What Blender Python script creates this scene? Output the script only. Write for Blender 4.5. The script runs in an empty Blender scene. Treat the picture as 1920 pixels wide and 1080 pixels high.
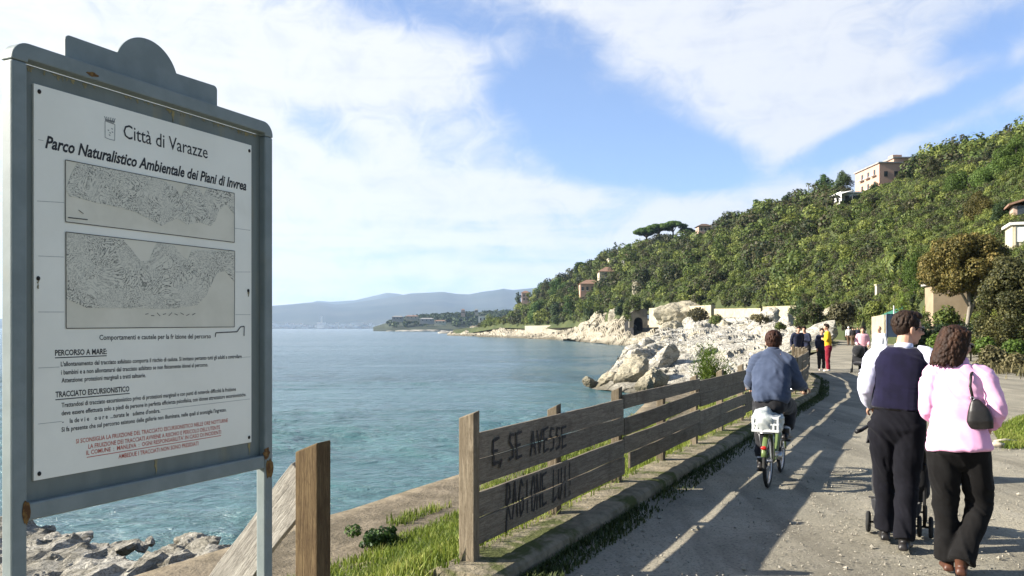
import bpy, math, random
import numpy as np
from mathutils import Vector, Matrix

S = bpy.context.scene
COL = S.collection
rad = math.radians

# ------------------------------------------------------------------ camera, sky, sun, exposure
F, EYE, HOR = 1536.0, 1.63, 615.0            # focal length in photo pixels, eye height, horizon row
cam = bpy.data.cameras.new('camera')
cam_o = bpy.data.objects.new('camera', cam)
COL.objects.link(cam_o)
cam.sensor_width = 36.0
cam.lens = 36.0 * F / 1920.0
cam.shift_y = (HOR - 540.0) / 1920.0
cam.clip_start = 0.05
cam.clip_end = 40000
cam_o.location = (0, 0, EYE)
cam_o.rotation_euler = (rad(90), 0, 0)
S.camera = cam_o

SUN_EL, SUN_AZ = 26.0, -92.0                 # azimuth from +Y, clockwise positive (-90 = from the left)
SUN_DIR = Vector((math.sin(rad(SUN_AZ)) * math.cos(rad(SUN_EL)),
                  math.cos(rad(SUN_AZ)) * math.cos(rad(SUN_EL)), math.sin(rad(SUN_EL))))
sun = bpy.data.lights.new('sun', 'SUN')
sun.energy = 5.0
sun.angle = rad(0.5)
sun.color = (1.0, 0.93, 0.82)
sun_o = bpy.data.objects.new('sun', sun)
COL.objects.link(sun_o)
sun_o.rotation_euler = SUN_DIR.to_track_quat('Z', 'Y').to_euler()
sun_o.location = (-60, 0, 60)

S.view_settings.view_transform = 'Standard'
S.view_settings.look = 'None'
S.view_settings.exposure = 1.6
S.view_settings.gamma = 1.0
S.cycles.use_denoising = True
S.cycles.max_bounces = 6
S.cycles.diffuse_bounces = 2
S.cycles.glossy_bounces = 2
S.cycles.transparent_max_bounces = 8
S.cycles.volume_bounces = 1
S.cycles.caustics_reflective = False
S.cycles.caustics_refractive = False


class NT:
    """small helper for node trees"""
    def __init__(self, tree):
        self.t = tree
        self.n = tree.nodes
        self.l = tree.links

    def node(self, typ, **kw):
        n = self.n.new(typ)
        for k, v in kw.items():
            setattr(n, k, v)
        return n

    def put(self, sock, v):
        if hasattr(v, 'is_output') or isinstance(v, bpy.types.NodeSocket):
            self.l.new(v, sock)
        else:
            sock.default_value = v

    def math(self, op, a, b=0.0, c=0.0, clamp=False):
        n = self.node('ShaderNodeMath', operation=op, use_clamp=clamp)
        self.put(n.inputs[0], a)
        self.put(n.inputs[1], b)
        if len(n.inputs) > 2:
            self.put(n.inputs[2], c)
        return n.outputs[0]

    def mix(self, fac, a, b, blend='MIX'):
        n = self.node('ShaderNodeMix', data_type='RGBA', blend_type=blend)
        self.put(n.inputs['Factor'], fac)
        self.put(n.inputs[6], a if not isinstance(a, tuple) or len(a) == 4 else (*a, 1))
        self.put(n.inputs[7], b if not isinstance(b, tuple) or len(b) == 4 else (*b, 1))
        return n.outputs[2]

    def smooth(self, v, lo, hi, a=0.0, b=1.0):
        n = self.node('ShaderNodeMapRange', interpolation_type='SMOOTHSTEP')
        self.put(n.inputs[0], v)
        n.inputs[1].default_value = lo
        n.inputs[2].default_value = hi
        n.inputs[3].default_value = a
        n.inputs[4].default_value = b
        return n.outputs[0]

    def noise(self, vec, scale, detail=4.0, rough=0.55, dist=0.0):
        n = self.node('ShaderNodeTexNoise')
        if vec is not None:
            self.l.new(vec, n.inputs['Vector'])
        n.inputs['Scale'].default_value = scale
        n.inputs['Detail'].default_value = detail
        n.inputs['Roughness'].default_value = rough
        n.inputs['Distortion'].default_value = dist
        return n.outputs[0]

    def mapping(self, vec, scale=(1, 1, 1), rot=(0, 0, 0), loc=(0, 0, 0)):
        n = self.node('ShaderNodeMapping')
        self.l.new(vec, n.inputs['Vector'])
        n.inputs['Scale'].default_value = scale
        n.inputs['Rotation'].default_value = rot
        n.inputs['Location'].default_value = loc
        return n.outputs[0]


world = bpy.data.worlds.new('World')
S.world = world
world.use_nodes = True


def build_sky():
    w = NT(world.node_tree)
    w.n.clear()
    out = w.node('ShaderNodeOutputWorld')
    bg = w.node('ShaderNodeBackground')
    bg.inputs['Strength'].default_value = 0.05
    w.l.new(bg.outputs[0], out.inputs[0])
    sky = w.node('ShaderNodeTexSky')
    sky.sky_type = 'NISHITA'
    sky.sun_disc = False
    sky.sun_elevation = rad(SUN_EL)
    sky.sun_rotation = rad(SUN_AZ)
    sky.air_density = 1.0
    sky.dust_density = 0.6
    sky.ozone_density = 2.0
    tc = w.node('ShaderNodeTexCoord')
    d = tc.outputs['Generated']
    sp = w.node('ShaderNodeSeparateXYZ')
    w.l.new(d, sp.inputs[0])
    az = w.math('ARCTAN2', sp.outputs[0], sp.outputs[1])         # 0 straight out along the shore, + to the right
    el = w.math('ARCSINE', sp.outputs[2])
    comb = w.node('ShaderNodeCombineXYZ')
    w.l.new(az, comb.inputs[0])
    w.l.new(el, comb.inputs[1])
    ae = comb.outputs[0]

    def blob(a0, e0, ra, re, rot, amp):
        m = w.node('ShaderNodeMapping', vector_type='TEXTURE')
        w.l.new(ae, m.inputs['Vector'])
        m.inputs['Location'].default_value = (a0, e0, 0)
        m.inputs['Rotation'].default_value = (0, 0, rot)
        m.inputs['Scale'].default_value = (ra, re, 1)
        g = w.node('ShaderNodeVectorMath', operation='LENGTH')
        w.l.new(m.outputs[0], g.inputs[0])
        s = w.smooth(g.outputs['Value'], 0.15, 1.25, amp, 0.0)
        return s
    # feathery noise, stretched along the wind, plus flat streaks low over the horizon
    v1 = w.mapping(ae, (2.6, 5.5, 1), (0, 0, rad(-24)))
    wob = w.noise(v1, 1.6, 7, 0.6, 0.6)
    v2 = w.mapping(ae, (3.0, 26.0, 1), (0, 0, rad(-3)), (3, 1, 0))
    streak = w.noise(v2, 1.5, 6, 0.6, 0.3)
    v3 = w.mapping(ae, (12, 16, 1), (0, 0, rad(-30)), (7, 2, 0))
    fine = w.noise(v3, 1.8, 7, 0.65, 0.9)
    low = w.smooth(el, 0.10, 0.20, 1.0, 0.0)
    dens = w.math('ADD', w.math('MULTIPLY', w.math('SUBTRACT', wob, 0.5), 1.7), 0.78)
    dens = w.math('ADD', dens, w.math('MULTIPLY', w.math('SUBTRACT', fine, 0.5), 1.25))
    dens = w.math('ADD', dens, w.math('MULTIPLY', low, w.math('MULTIPLY', w.math('SUBTRACT', streak, 0.5), 2.4)))
    for b in SKY_BLOBS:
        dens = w.math('ADD', dens, blob(*b))
    # cloud only over the sea side in front; the rest of the dome is mostly clear
    front = w.smooth(sp.outputs[1], 0.0, 0.55, 0.0, 1.0)
    high = w.smooth(el, 0.42, 0.75, 1.0, 0.25)
    fac = w.math('MULTIPLY', w.math('MULTIPLY', w.smooth(dens, -0.12, 1.30), front), high)
    glow = w.smooth(az, -0.75, 0.55, 1.0, 0.0)                     # cloud nearer the sun is brighter
    cl = w.mix(glow, (5.6, 5.8, 6.25, 1), (6.7, 6.75, 6.85, 1))
    shade = w.math('ADD', w.math('MULTIPLY', w.math('SUBTRACT', fine, 0.5), 0.55), w.math('ADD', 0.97, w.math('MULTIPLY', w.math('SUBTRACT', streak, 0.5), 0.5)))
    cl = w.mix(w.smooth(shade, 0.72, 1.04), w.mix(1.0, cl, (0.80, 0.84, 0.92, 1), 'MULTIPLY'), cl)
    tint = w.mix(w.smooth(sp.outputs[1], -0.3, 0.5, 0.25, 1.0), sky.outputs[0], w.mix(1.0, sky.outputs[0], (0.84, 1.04, 1.34, 1), 'MULTIPLY'))
    lav = w.math('MULTIPLY', front, 0.16)
    tint = w.mix(lav, tint, (4.8, 5.6, 8.0, 1))                   # thin milky veil
    w.l.new(w.mix(fac, tint, cl), bg.inputs['Color'])


def azel(px, py):
    a = math.atan2(px - 960, F)
    e = math.atan2(HOR - py, math.hypot(F, px - 960))
    return a, e


def sb(px, py, wx, wy, rot, amp):
    a, e = azel(px, py)
    return (a, e, wx / F, wy / F, rad(rot), amp)


SKY_BLOBS = [
    sb(1140, 255, 240, 120, -22, -1.3),    # the big blue opening
    sb(1330, 315, 170, 70, -20, -0.9),
    sb(1010, 140, 150, 70, 15, -0.8),
    sb(900, 30, 330, 50, -8, -0.8),
    sb(1720, 215, 210, 34, 17, -1.3),
    sb(1560, 285, 120, 40, 25, -0.9),
    sb(1850, 70, 150, 40, 20, -0.7),
    sb(1850, 250, 130, 50, 10, -0.8),
    sb(600, 240, 120, 50, -30, -0.8),
    sb(1130, 395, 260, 26, 0, -0.35),
    sb(1480, 110, 380, 150, -25, 0.6),
    sb(300, 200, 480, 260, 0, 0.9),
    sb(760, 130, 260, 70, 0, 0.5),
    sb(760, 420, 420, 120, 0, 0.35),
    sb(900, 368, 480, 44, -2, 0.75),
    sb(1330, 392, 190, 46, 12, 0.9),
    sb(1190, 30, 210, 60, -20, 0.8),
    sb(1500, 250, 90, 140, 0, 0.5),
    sb(820, 475, 380, 22, 0, -0.15),
    sb(940, 505, 340, 16, 0, 0.4),
]
build_sky()


# ------------------------------------------------------------------ helpers
def P(px, py, y):
    """point at depth y (metres ahead) seen at photo pixel (px, py)"""
    return Vector(((px - 960) / F * y, y, EYE - (py - HOR) / F * y))


def G(px, py, lvl=0.0):
    """point on level lvl seen at photo pixel"""
    y = F * (EYE - lvl) / (py - HOR)
    return Vector(((px - 960) / F * y, y, lvl))


def tag(o, label=None, cat=None, group=None, kind=None):
    if label: o['label'] = label
    if cat: o['category'] = cat
    if group: o['group'] = group
    if kind: o['kind'] = kind
    return o


def empty(name, loc=(0, 0, 0), rotz=0.0, label=None, cat=None, group=None):
    o = bpy.data.objects.new(name, None)
    o.empty_display_size = 0.2
    COL.objects.link(o)
    o.location = loc
    o.rotation_euler = (0, 0, rotz)
    return tag(o, label, cat, group)


def copy_tree(o, parent=None):
    c = o.copy()
    COL.objects.link(c)
    c.parent = parent
    for ch in list(o.children):
        copy_tree(ch, c)
    return c


def np_obj(name, V, Fa, mat, parent=None, tint=None, smooth=False):
    """mesh object from numpy arrays; Fa is (n,3) or (n,4); tint is one value per face"""
    V = np.asarray(V, dtype=np.float32)
    Fa = np.asarray(Fa, dtype=np.int32)
    k = Fa.shape[1]
    me = bpy.data.meshes.new(name)
    me.vertices.add(len(V))
    me.vertices.foreach_set('co', V.ravel())
    me.loops.add(Fa.size)
    me.loops.foreach_set('vertex_index', Fa.ravel())
    me.polygons.add(len(Fa))
    me.polygons.foreach_set('loop_start', np.arange(0, Fa.size, k, dtype=np.int32))
    me.polygons.foreach_set('use_smooth', np.full(len(Fa), smooth))
    if tint is not None:
        at = me.attributes.new('tint', 'FLOAT', 'FACE')
        at.data.foreach_set('value', np.asarray(tint, dtype=np.float32))
    me.update(calc_edges=True)
    me.validate()
    if mat: me.materials.append(mat)
    o = bpy.data.objects.new(name, me)
    COL.objects.link(o)
    o.parent = parent
    return o


def frame_from(d):
    d = Vector(d).normalized()
    a = Vector((0, 0, 1)) if abs(d.z) < 0.9 else Vector((0, 1, 0))
    u = a.cross(d).normalized()
    return u, d.cross(u).normalized()


class MB:
    def __init__(self):
        self.V = []
        self.F = []

    def add(self, vs, fs):
        b = len(self.V)
        self.V += [tuple(v) for v in vs]
        self.F += [tuple(i + b for i in f) for f in fs]
        return self

    def box(self, c, s, M=None):
        c = Vector(c)
        vs = []
        for x in (-.5, .5):
            for y in (-.5, .5):
                for z in (-.5, .5):
                    v = Vector((x * s[0], y * s[1], z * s[2]))
                    if M is not None: v = M @ v
                    vs.append(c + v)
        return self.add(vs, [(0, 1, 3, 2), (4, 6, 7, 5), (0, 4, 5, 1), (2, 3, 7, 6), (0, 2, 6, 4), (1, 5, 7, 3)])

    def prism(self, pts, thick, M=None):
        """polygon pts (x,z) extruded along y from 0 to thick; M places it"""
        n = len(pts)
        vs = [Vector((p[0], 0, p[1])) for p in pts] + [Vector((p[0], thick, p[1])) for p in pts]
        if M is not None: vs = [M @ v for v in vs]
        fs = [tuple(range(n)), tuple(range(2 * n - 1, n - 1, -1))]
        fs += [(i, i + n, (i + 1) % n + n, (i + 1) % n) for i in range(n)]
        return self.add(vs, fs)

    def rings(self, rings, cap=True, closed=False):
        n = len(rings[0])
        vs = [v for r in rings for v in r]
        m = len(rings)
        fs = []
        for i in range(m if closed else m - 1):
            for j in range(n):
                a, b = i * n + j, i * n + (j + 1) % n
                c, d = ((i + 1) % m) * n + (j + 1) % n, ((i + 1) % m) * n + j
                fs.append((a, b, c, d))
        if cap and not closed:
            fs.append(tuple(range(n - 1, -1, -1)))
            fs.append(tuple((m - 1) * n + j for j in range(n)))
        return self.add(vs, fs)

    def tube(self, pts, r, n=8, cap=True, closed=False, flat=1.0, side=None):
        pts = [Vector(p) for p in pts]
        if not hasattr(r, '__len__'): r = [r] * len(pts)
        rg = []
        pu = None
        m = len(pts)
        for i, p in enumerate(pts):
            if closed:
                t = pts[(i + 1) % m] - pts[i - 1]
            else:
                t = pts[min(i + 1, m - 1)] - pts[max(i - 1, 0)]
            t.normalize()
            if pu is None:
                u, v = frame_from(t)
                if side is not None:
                    u = (Vector(side) - t * t.dot(Vector(side))).normalized()
                    v = t.cross(u)
            else:
                u = (pu - t * t.dot(pu)).normalized()
                v = t.cross(u)
            pu = u
            rg.append([p + u * (r[i] * math.cos(2 * math.pi * j / n)) + v * (r[i] * flat * math.sin(2 * math.pi * j / n)) for j in range(n)])
        return self.rings(rg, cap, closed)

    def ell(self, c, r, M=None, nu=14, nv=9):
        c = Vector(c)
        rg = []
        for i in range(1, nv):
            th = math.pi * i / nv
            ring = []
            for j in range(nu):
                ph = 2 * math.pi * j / nu
                v = Vector((r[0] * math.sin(th) * math.cos(ph), r[1] * math.sin(th) * math.sin(ph), -r[2] * math.cos(th)))
                ring.append(c + (M @ v if M is not None else v))
            rg.append(ring)
        b = len(self.V)
        self.rings(rg, cap=False)
        lo, hi = Vector((0, 0, -r[2])), Vector((0, 0, r[2]))
        if M is not None: lo, hi = M @ lo, M @ hi
        k = len(self.V)
        self.V += [tuple(c + lo), tuple(c + hi)]
        e = b + (nv - 2) * nu
        for j in range(nu):
            self.F.append((b + (j + 1) % nu, b + j, k))
            self.F.append((e + j, e + (j + 1) % nu, k + 1))
        return self

    def mesh(self, name):
        me = bpy.data.meshes.new(name)
        me.from_pydata(self.V, [], self.F)
        me.update()
        return me

    def build(self, name, mat, parent=None, smooth=False, loc=None, bevel=0.0):
        me = self.mesh(name)
        if smooth: me.polygons.foreach_set('use_smooth', [True] * len(me.polygons))
        if mat: me.materials.append(mat)
        o = bpy.data.objects.new(name, me)
        COL.objects.link(o)
        o.parent = parent
        if loc is not None: o.location = loc
        if bevel:
            m = o.modifiers.new('bevel', 'BEVEL')
            m.width = bevel
            m.segments = 2
            m.limit_method = 'ANGLE'
        return o


def remesh(mb, voxel, smooth_it=2, fac=0.5):
    """one continuous surface from overlapping closed pieces"""
    me = mb.mesh('temp')
    o = bpy.data.objects.new('temp', me)
    COL.objects.link(o)
    m = o.modifiers.new('r', 'REMESH')
    m.mode = 'VOXEL'
    m.voxel_size = voxel
    m.use_smooth_shade = True
    if smooth_it:
        s = o.modifiers.new('s', 'SMOOTH')
        s.iterations = smooth_it
        s.factor = fac
    dg = bpy.context.evaluated_depsgraph_get()
    dg.update()
    res = bpy.data.meshes.new_from_object(o.evaluated_get(dg), depsgraph=dg)
    bpy.data.objects.remove(o)
    bpy.data.meshes.remove(me)
    return res


def mesh_obj(name, me, mat, parent=None, smooth=True):
    me.name = name
    me.polygons.foreach_set('use_smooth', [smooth] * len(me.polygons))
    me.materials.clear()
    me.materials.append(mat)
    o = bpy.data.objects.new(name, me)
    COL.objects.link(o)
    o.parent = parent
    return o


def displace(me, fn):
    n = len(me.vertices)
    co = np.empty(n * 3, dtype=np.float32)
    no = np.empty(n * 3, dtype=np.float32)
    me.vertices.foreach_get('co', co)
    me.vertices.foreach_get('normal', no)
    co, no = co.reshape(-1, 3), no.reshape(-1, 3)
    co = co + no * fn(co)[:, None]
    me.vertices.foreach_set('co', co.ravel())
    me.update()


# ------------------------------------------------------------------ numpy noise
def _h(ix, iy, iz, seed):
    n = (ix.astype(np.int64) * 374761393 + iy.astype(np.int64) * 668265263 + iz.astype(np.int64) * 2147483647 + seed * 974711) & 0xffffffff
    n = ((n ^ (n >> 13)) * 1274126177) & 0xffffffff
    n = (n ^ (n >> 16)) * 2246822519 & 0xffffffff
    return ((n ^ (n >> 15)) & 0xffff) / 65535.0


def vnoise(p, seed=0):
    p = np.asarray(p, dtype=np.float64)
    i = np.floor(p)
    f = p - i
    f = f * f * (3 - 2 * f)
    i = i.astype(np.int64)
    r = 0
    for dx in (0, 1):
        for dy in (0, 1):
            for dz in (0, 1):
                w = (f[:, 0] if dx else 1 - f[:, 0]) * (f[:, 1] if dy else 1 - f[:, 1]) * (f[:, 2] if dz else 1 - f[:, 2])
                r = r + w * _h(i[:, 0] + dx, i[:, 1] + dy, i[:, 2] + dz, seed)
    return r * 2 - 1


def fbm(p, oct=4, seed=0, gain=0.5, ridge=False):
    p = np.asarray(p, dtype=np.float64)
    a, s, t = 1.0, 0, 0
    for k in range(oct):
        n = vnoise(p * 2.03 ** k + 17.3 * k, seed + k)
        if ridge: n = 1 - 2 * np.abs(n)
        s = s + a * n
        t += a
        a *= gain
    return s / t


def lerp_tab(tab, x):
    tab = np.asarray(tab, dtype=float)
    return np.interp(x, tab[:, 0], tab[:, 1])


# ------------------------------------------------------------------ materials
def srgb(r, g, b):
    f = lambda c: (c / 255 / 12.92) if c / 255 <= 0.04045 else ((c / 255 + 0.055) / 1.055) ** 2.4
    return (f(r), f(g), f(b), 1)


def mat(name, c1, c2=None, scale=4.0, rough=0.7, bump=0.0, bscale=None, stretch=(1, 1, 1), spec=0.3, metal=0.0,
        lo=0.35, hi=0.65, detail=6, c3=None, c3scale=1.0, c3lo=0.55, c3hi=0.7, sheen=0.0, bdist=0.02):
    m = bpy.data.materials.new(name)
    m.use_nodes = True
    t = NT(m.node_tree)
    b = t.n['Principled BSDF']
    b.inputs['Roughness'].default_value = rough
    b.inputs['Specular IOR Level'].default_value = spec
    b.inputs['Metallic'].default_value = metal
    if sheen: b.inputs['Sheen Weight'].default_value = sheen
    tc = t.node('ShaderNodeTexCoord')
    v = t.mapping(tc.outputs['Object'], stretch)
    c1 = c1 if len(c1) == 4 else (*c1, 1)
    if c2 is None: c2 = tuple(x * 0.8 for x in c1[:3]) + (1,)
    nz = t.noise(v, scale, detail, 0.6)
    col = t.mix(t.smooth(nz, lo, hi), c1, c2)
    if c3 is not None:
        n3 = t.noise(v, c3scale, 5, 0.6, 0.4)
        col = t.mix(t.smooth(n3, c3lo, c3hi), col, c3)
    t.l.new(col, b.inputs['Base Color'])
    if bump:
        bn = t.node('ShaderNodeBump')
        bn.inputs['Strength'].default_value = bump
        bn.inputs['Distance'].default_value = bdist
        t.l.new(t.noise(v, bscale or scale * 2, 6, 0.65), bn.inputs['Height'])
        t.l.new(bn.outputs[0], b.inputs['Normal'])
    return m


def leaf_mat(name, dark, mid, light, trans=0.25, brown=None):
    m = bpy.data.materials.new(name)
    m.use_nodes = True
    t = NT(m.node_tree)
    t.n.clear()
    out = t.node('ShaderNodeOutputMaterial')
    at = t.node('ShaderNodeAttribute', attribute_name='tint')
    cr = t.node('ShaderNodeValToRGB')
    e = cr.color_ramp.elements
    e[0].position, e[0].color = 0.0, (*dark, 1)
    e[1].position, e[1].color = 1.0, (*light, 1)
    k = cr.color_ramp.elements.new(0.5)
    k.color = (*mid, 1)
    t.l.new(at.outputs['Fac'], cr.inputs[0])
    df = t.node('ShaderNodeBsdfPrincipled')
    df.inputs['Roughness'].default_value = 0.6
    df.inputs['Specular IOR Level'].default_value = 0.25
    if brown:
        e2 = cr.color_ramp.elements.new(0.27)
        e2.color = (*brown, 1)
        e3 = cr.color_ramp.elements.new(0.38)
        e3.color = (*[x * .62 for x in mid], 1)
    tr = t.node('ShaderNodeBsdfTranslucent')
    t.l.new(cr.outputs[0], df.inputs['Base Color'])
    t.l.new(cr.outputs[0], tr.inputs[0])
    mx = t.node('ShaderNodeMixShader')
    mx.inputs[0].default_value = trans
    t.l.new(df.outputs[0], mx.inputs[1])
    t.l.new(tr.outputs[0], mx.inputs[2])
    t.l.new(mx.outputs[0], out.inputs[0])
    return m


# ------------------------------------------------------------------ foliage arrays
RNG = np.random.default_rng(7)


def leaves(C, R, n_per_m2, size, tint, rng=RNG, flat=1.0, inner=0.62, tint_var=0.22, maxn=400):
    """leaf quads over the shells of lobes: C (L,3), R (L,), leaf size per lobe, tint per lobe"""
    C, R = np.asarray(C, float), np.asarray(R, float)
    size = np.broadcast_to(np.asarray(size, float), R.shape)
    n = np.clip((n_per_m2 * 4 * np.pi * R ** 2 / 1.0).astype(int), 10, maxn)
    idx = np.repeat(np.arange(len(R)), n)
    N = len(idx)
    d = rng.normal(size=(N, 3))
    d /= np.linalg.norm(d, axis=1)[:, None]
    rr = rng.uniform(inner, 1.06, N) ** 0.7
    p = C[idx] + d * (R[idx] * rr)[:, None] * np.array([1, 1, flat])
    nr = d * 1.0 + rng.normal(size=(N, 3)) * 0.45 + np.array([0, 0, 0.25])
    nr /= np.linalg.norm(nr, axis=1)[:, None]
    a = np.cross(nr, rng.normal(size=(N, 3)))
    a /= np.linalg.norm(a, axis=1)[:, None]
    b = np.cross(nr, a)
    s = (size[idx] * rng.uniform(0.6, 1.3, N))[:, None]
    V = np.stack([p - a * s * .5, p - b * s * .42 + a * s * .05, p + a * s * .5, p + b * s * .42 - a * s * .05], 1).reshape(-1, 3)
    Fa = np.arange(4 * N).reshape(N, 4)
    tv = np.clip(np.asarray(tint)[idx] + rng.normal(size=N) * tint_var * 0.5, 0, 1)
    return V, Fa, tv


def cat_arrays(parts):
    V, Fs, T = [], [], []
    b = 0
    for v, f, t in parts:
        V.append(v)
        Fs.append(f + b)
        T.append(t)
        b += len(v)
    return np.concatenate(V), np.concatenate(Fs), np.concatenate(T)
# ================================================================== SETTING
SEA = -3.9
FENCE_TAB = [(-20, -13.18), (0, -3.02), (20, 7.10), (25, 9.05), (30, 10.35), (34, 11.4), (45, 16.2), (55, 20.6), (78, 31.0), (100, 40), (140, 54)]


def fence_x(y):
    return np.interp(y, [a[0] for a in FENCE_TAB], [a[1] for a in FENCE_TAB])


# ---- sea
def sea_material():
    m = bpy.data.materials.new('sea_water')
    m.use_nodes = True
    t = NT(m.node_tree)
    b = t.n['Principled BSDF']
    tc = t.node('ShaderNodeTexCoord')
    v = tc.outputs['Object']
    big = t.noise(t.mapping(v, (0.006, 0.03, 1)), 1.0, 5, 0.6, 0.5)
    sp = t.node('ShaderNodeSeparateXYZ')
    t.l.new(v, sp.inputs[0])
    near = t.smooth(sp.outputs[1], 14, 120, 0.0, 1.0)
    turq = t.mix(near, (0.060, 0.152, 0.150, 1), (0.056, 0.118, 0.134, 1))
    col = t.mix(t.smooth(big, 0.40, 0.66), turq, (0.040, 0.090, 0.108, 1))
    t.l.new(col, b.inputs['Base Color'])
    b.inputs['Roughness'].default_value = 0.16
    b.inputs['IOR'].default_value = 1.333
    b.inputs['Specular IOR Level'].default_value = 0.5
    n1 = t.noise(t.mapping(v, (0.75, 1.35, 1), (0, 0, rad(14))), 1.0, 7, 0.66, 0.5)
    n2 = t.noise(t.mapping(v, (0.22, 0.46, 1), (0, 0, rad(-9)), (5, 3, 0)), 1.0, 4, 0.55, 0.3)
    n3 = t.noise(t.mapping(v, (2.3, 3.4, 1), (0, 0, rad(25)), (5, 3, 0)), 1.0, 5, 0.6, 0.2)
    h = t.math('ADD', t.math('MULTIPLY', n1, 0.62), t.math('MULTIPLY', n2, 0.9))
    n4 = t.noise(t.mapping(v, (0.055, 0.13, 1), (0, 0, rad(6)), (1, 8, 0)), 1.0, 5, 0.65, 0.4)
    gust = t.smooth(t.noise(t.mapping(v, (0.008, 0.035, 1), (0, 0, rad(4)), (2, 4, 0)), 1.0, 4, 0.6, 0.5), 0.35, 0.65, 0.7, 1.25)
    h = t.math('ADD', h, t.math('MULTIPLY', n3, 0.34))
    h = t.math('MULTIPLY', t.math('ADD', h, t.math('MULTIPLY', n4, 1.3)), gust)
    bn = t.node('ShaderNodeBump')
    bn.inputs['Strength'].default_value = 1.0
    bn.inputs['Distance'].default_value = 0.55
    t.l.new(h, bn.inputs['Height'])
    t.l.new(bn.outputs[0], b.inputs['Normal'])
    return m


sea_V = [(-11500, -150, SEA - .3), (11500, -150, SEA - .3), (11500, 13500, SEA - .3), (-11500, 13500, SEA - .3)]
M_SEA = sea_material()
# wind waves as real relief out to 500 m, on a grid that gets coarser with distance
k_ = np.linspace(0, 1, 620)
dist_ = 1.0 / (1 / 9.5 + (1 / 520.0 - 1 / 9.5) * k_)
ang_ = np.linspace(rad(-46), rad(26), 640)
AA, DD = np.meshgrid(ang_, dist_)
wx, wy = (DD * np.tan(AA)).ravel(), DD.ravel()
wh = np.zeros(len(wx))
for (lx, ly, a_, rot_, sd) in ((9.0, 5.0, .085, .25, 1), (4.6, 2.6, .075, .5, 2), (2.3, 1.35, .055, .1, 3), (1.2, .75, .036, -.3, 4), (.6, .42, .018, .4, 5)):
    cx_, sx_ = math.cos(rot_), math.sin(rot_)
    q_ = np.stack([(wx * cx_ - wy * sx_) / lx, (wx * sx_ + wy * cx_) / ly, 0 * wx + sd * 7.1], 1)
    n_ = vnoise(q_ * 1.0, 60 + sd)
    n2_ = vnoise(q_ * 0.93 + 11.3, 80 + sd)
    foot = wy ** 2 / (F * 5.5) * 1.4
    fade = np.clip((ly * 1.6 - foot) / (ly * .8), 0, 1)
    wh += 1.9 * a_ * fade * (0.65 * (1 - 2 * np.abs(n_)) + .7 * n2_)
gust_ = .75 + .5 * vnoise(np.stack([wx / 60, wy / 22, 0 * wx], 1), 99)
wh *= gust_
wh -= np.clip((wy - 380) / 130, 0, 1) * .3
wi = (np.arange(619)[:, None] * 640 + np.arange(639)[None, :]).ravel()
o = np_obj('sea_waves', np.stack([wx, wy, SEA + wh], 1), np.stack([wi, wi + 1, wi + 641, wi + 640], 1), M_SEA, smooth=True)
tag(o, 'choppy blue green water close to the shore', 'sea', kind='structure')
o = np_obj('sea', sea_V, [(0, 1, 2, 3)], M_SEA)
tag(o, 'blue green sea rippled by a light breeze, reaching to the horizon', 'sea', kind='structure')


# ---- gravel ground and path
def gravel_material():
    m = bpy.data.materials.new('gravel')
    m.use_nodes = True
    t = NT(m.node_tree)
    b = t.n['Principled BSDF']
    b.inputs['Roughness'].default_value = 0.95
    b.inputs['Specular IOR Level'].default_value = 0.1
    tc = t.node('ShaderNodeTexCoord')
    v = tc.outputs['Object']
    a = t.noise(v, 0.55, 6, 0.6, 0.5)
    col = t.mix(t.smooth(a, 0.36, 0.62), (0.350, 0.315, 0.238, 1), (0.245, 0.225, 0.172, 1))
    bb = t.noise(v, 3.5, 6, 0.7)
    col = t.mix(t.smooth(bb, 0.45, 0.72, 0, .55), col, (0.36, 0.33, 0.265, 1))
    trk = t.noise(t.mapping(v, (1.6, .16, 1), (0, 0, rad(27))), 1.0, 5, 0.65, 0.6)
    col = t.mix(t.smooth(trk, 0.44, 0.64, 0, .65), col, (0.160, 0.145, 0.112, 1))
    n = t.noise(v, 46, 5, 0.75)
    col = t.mix(t.smooth(n, 0.36, 0.5, 0.75, 0.0), col, (0.110, 0.100, 0.080, 1))
    vo = t.node('ShaderNodeTexVoronoi')
    t.l.new(v, vo.inputs['Vector'])
    vo.inputs['Scale'].default_value = 38
    peb = t.smooth(vo.outputs['Distance'], 0.10, 0.24, 1.0, 0.0)
    pick = t.smooth(t.noise(v, 9, 3), 0.55, 0.66)
    col = t.mix(t.math('MULTIPLY', peb, pick), col, (0.46, 0.43, 0.36, 1))
    g = t.noise(v, 0.9, 6, 0.7, 0.6)
    g2 = t.noise(v, 14, 5, 0.75)
    col = t.mix(t.math('MULTIPLY', t.smooth(g, 0.60, 0.70), t.smooth(g2, 0.45, 0.6, 0, .7)), col, (0.11, 0.12, 0.045, 1))
    t.l.new(col, b.inputs['Base Color'])
    bn = t.node('ShaderNodeBump')
    bn.inputs['Strength'].default_value = 0.75
    bn.inputs['Distance'].default_value = 0.022
    hh = t.math('ADD', n, t.math('MULTIPLY', bb, 1.2))
    t.l.new(hh, bn.inputs['Height'])
    t.l.new(bn.outputs[0], b.inputs['Normal'])
    return m


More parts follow.
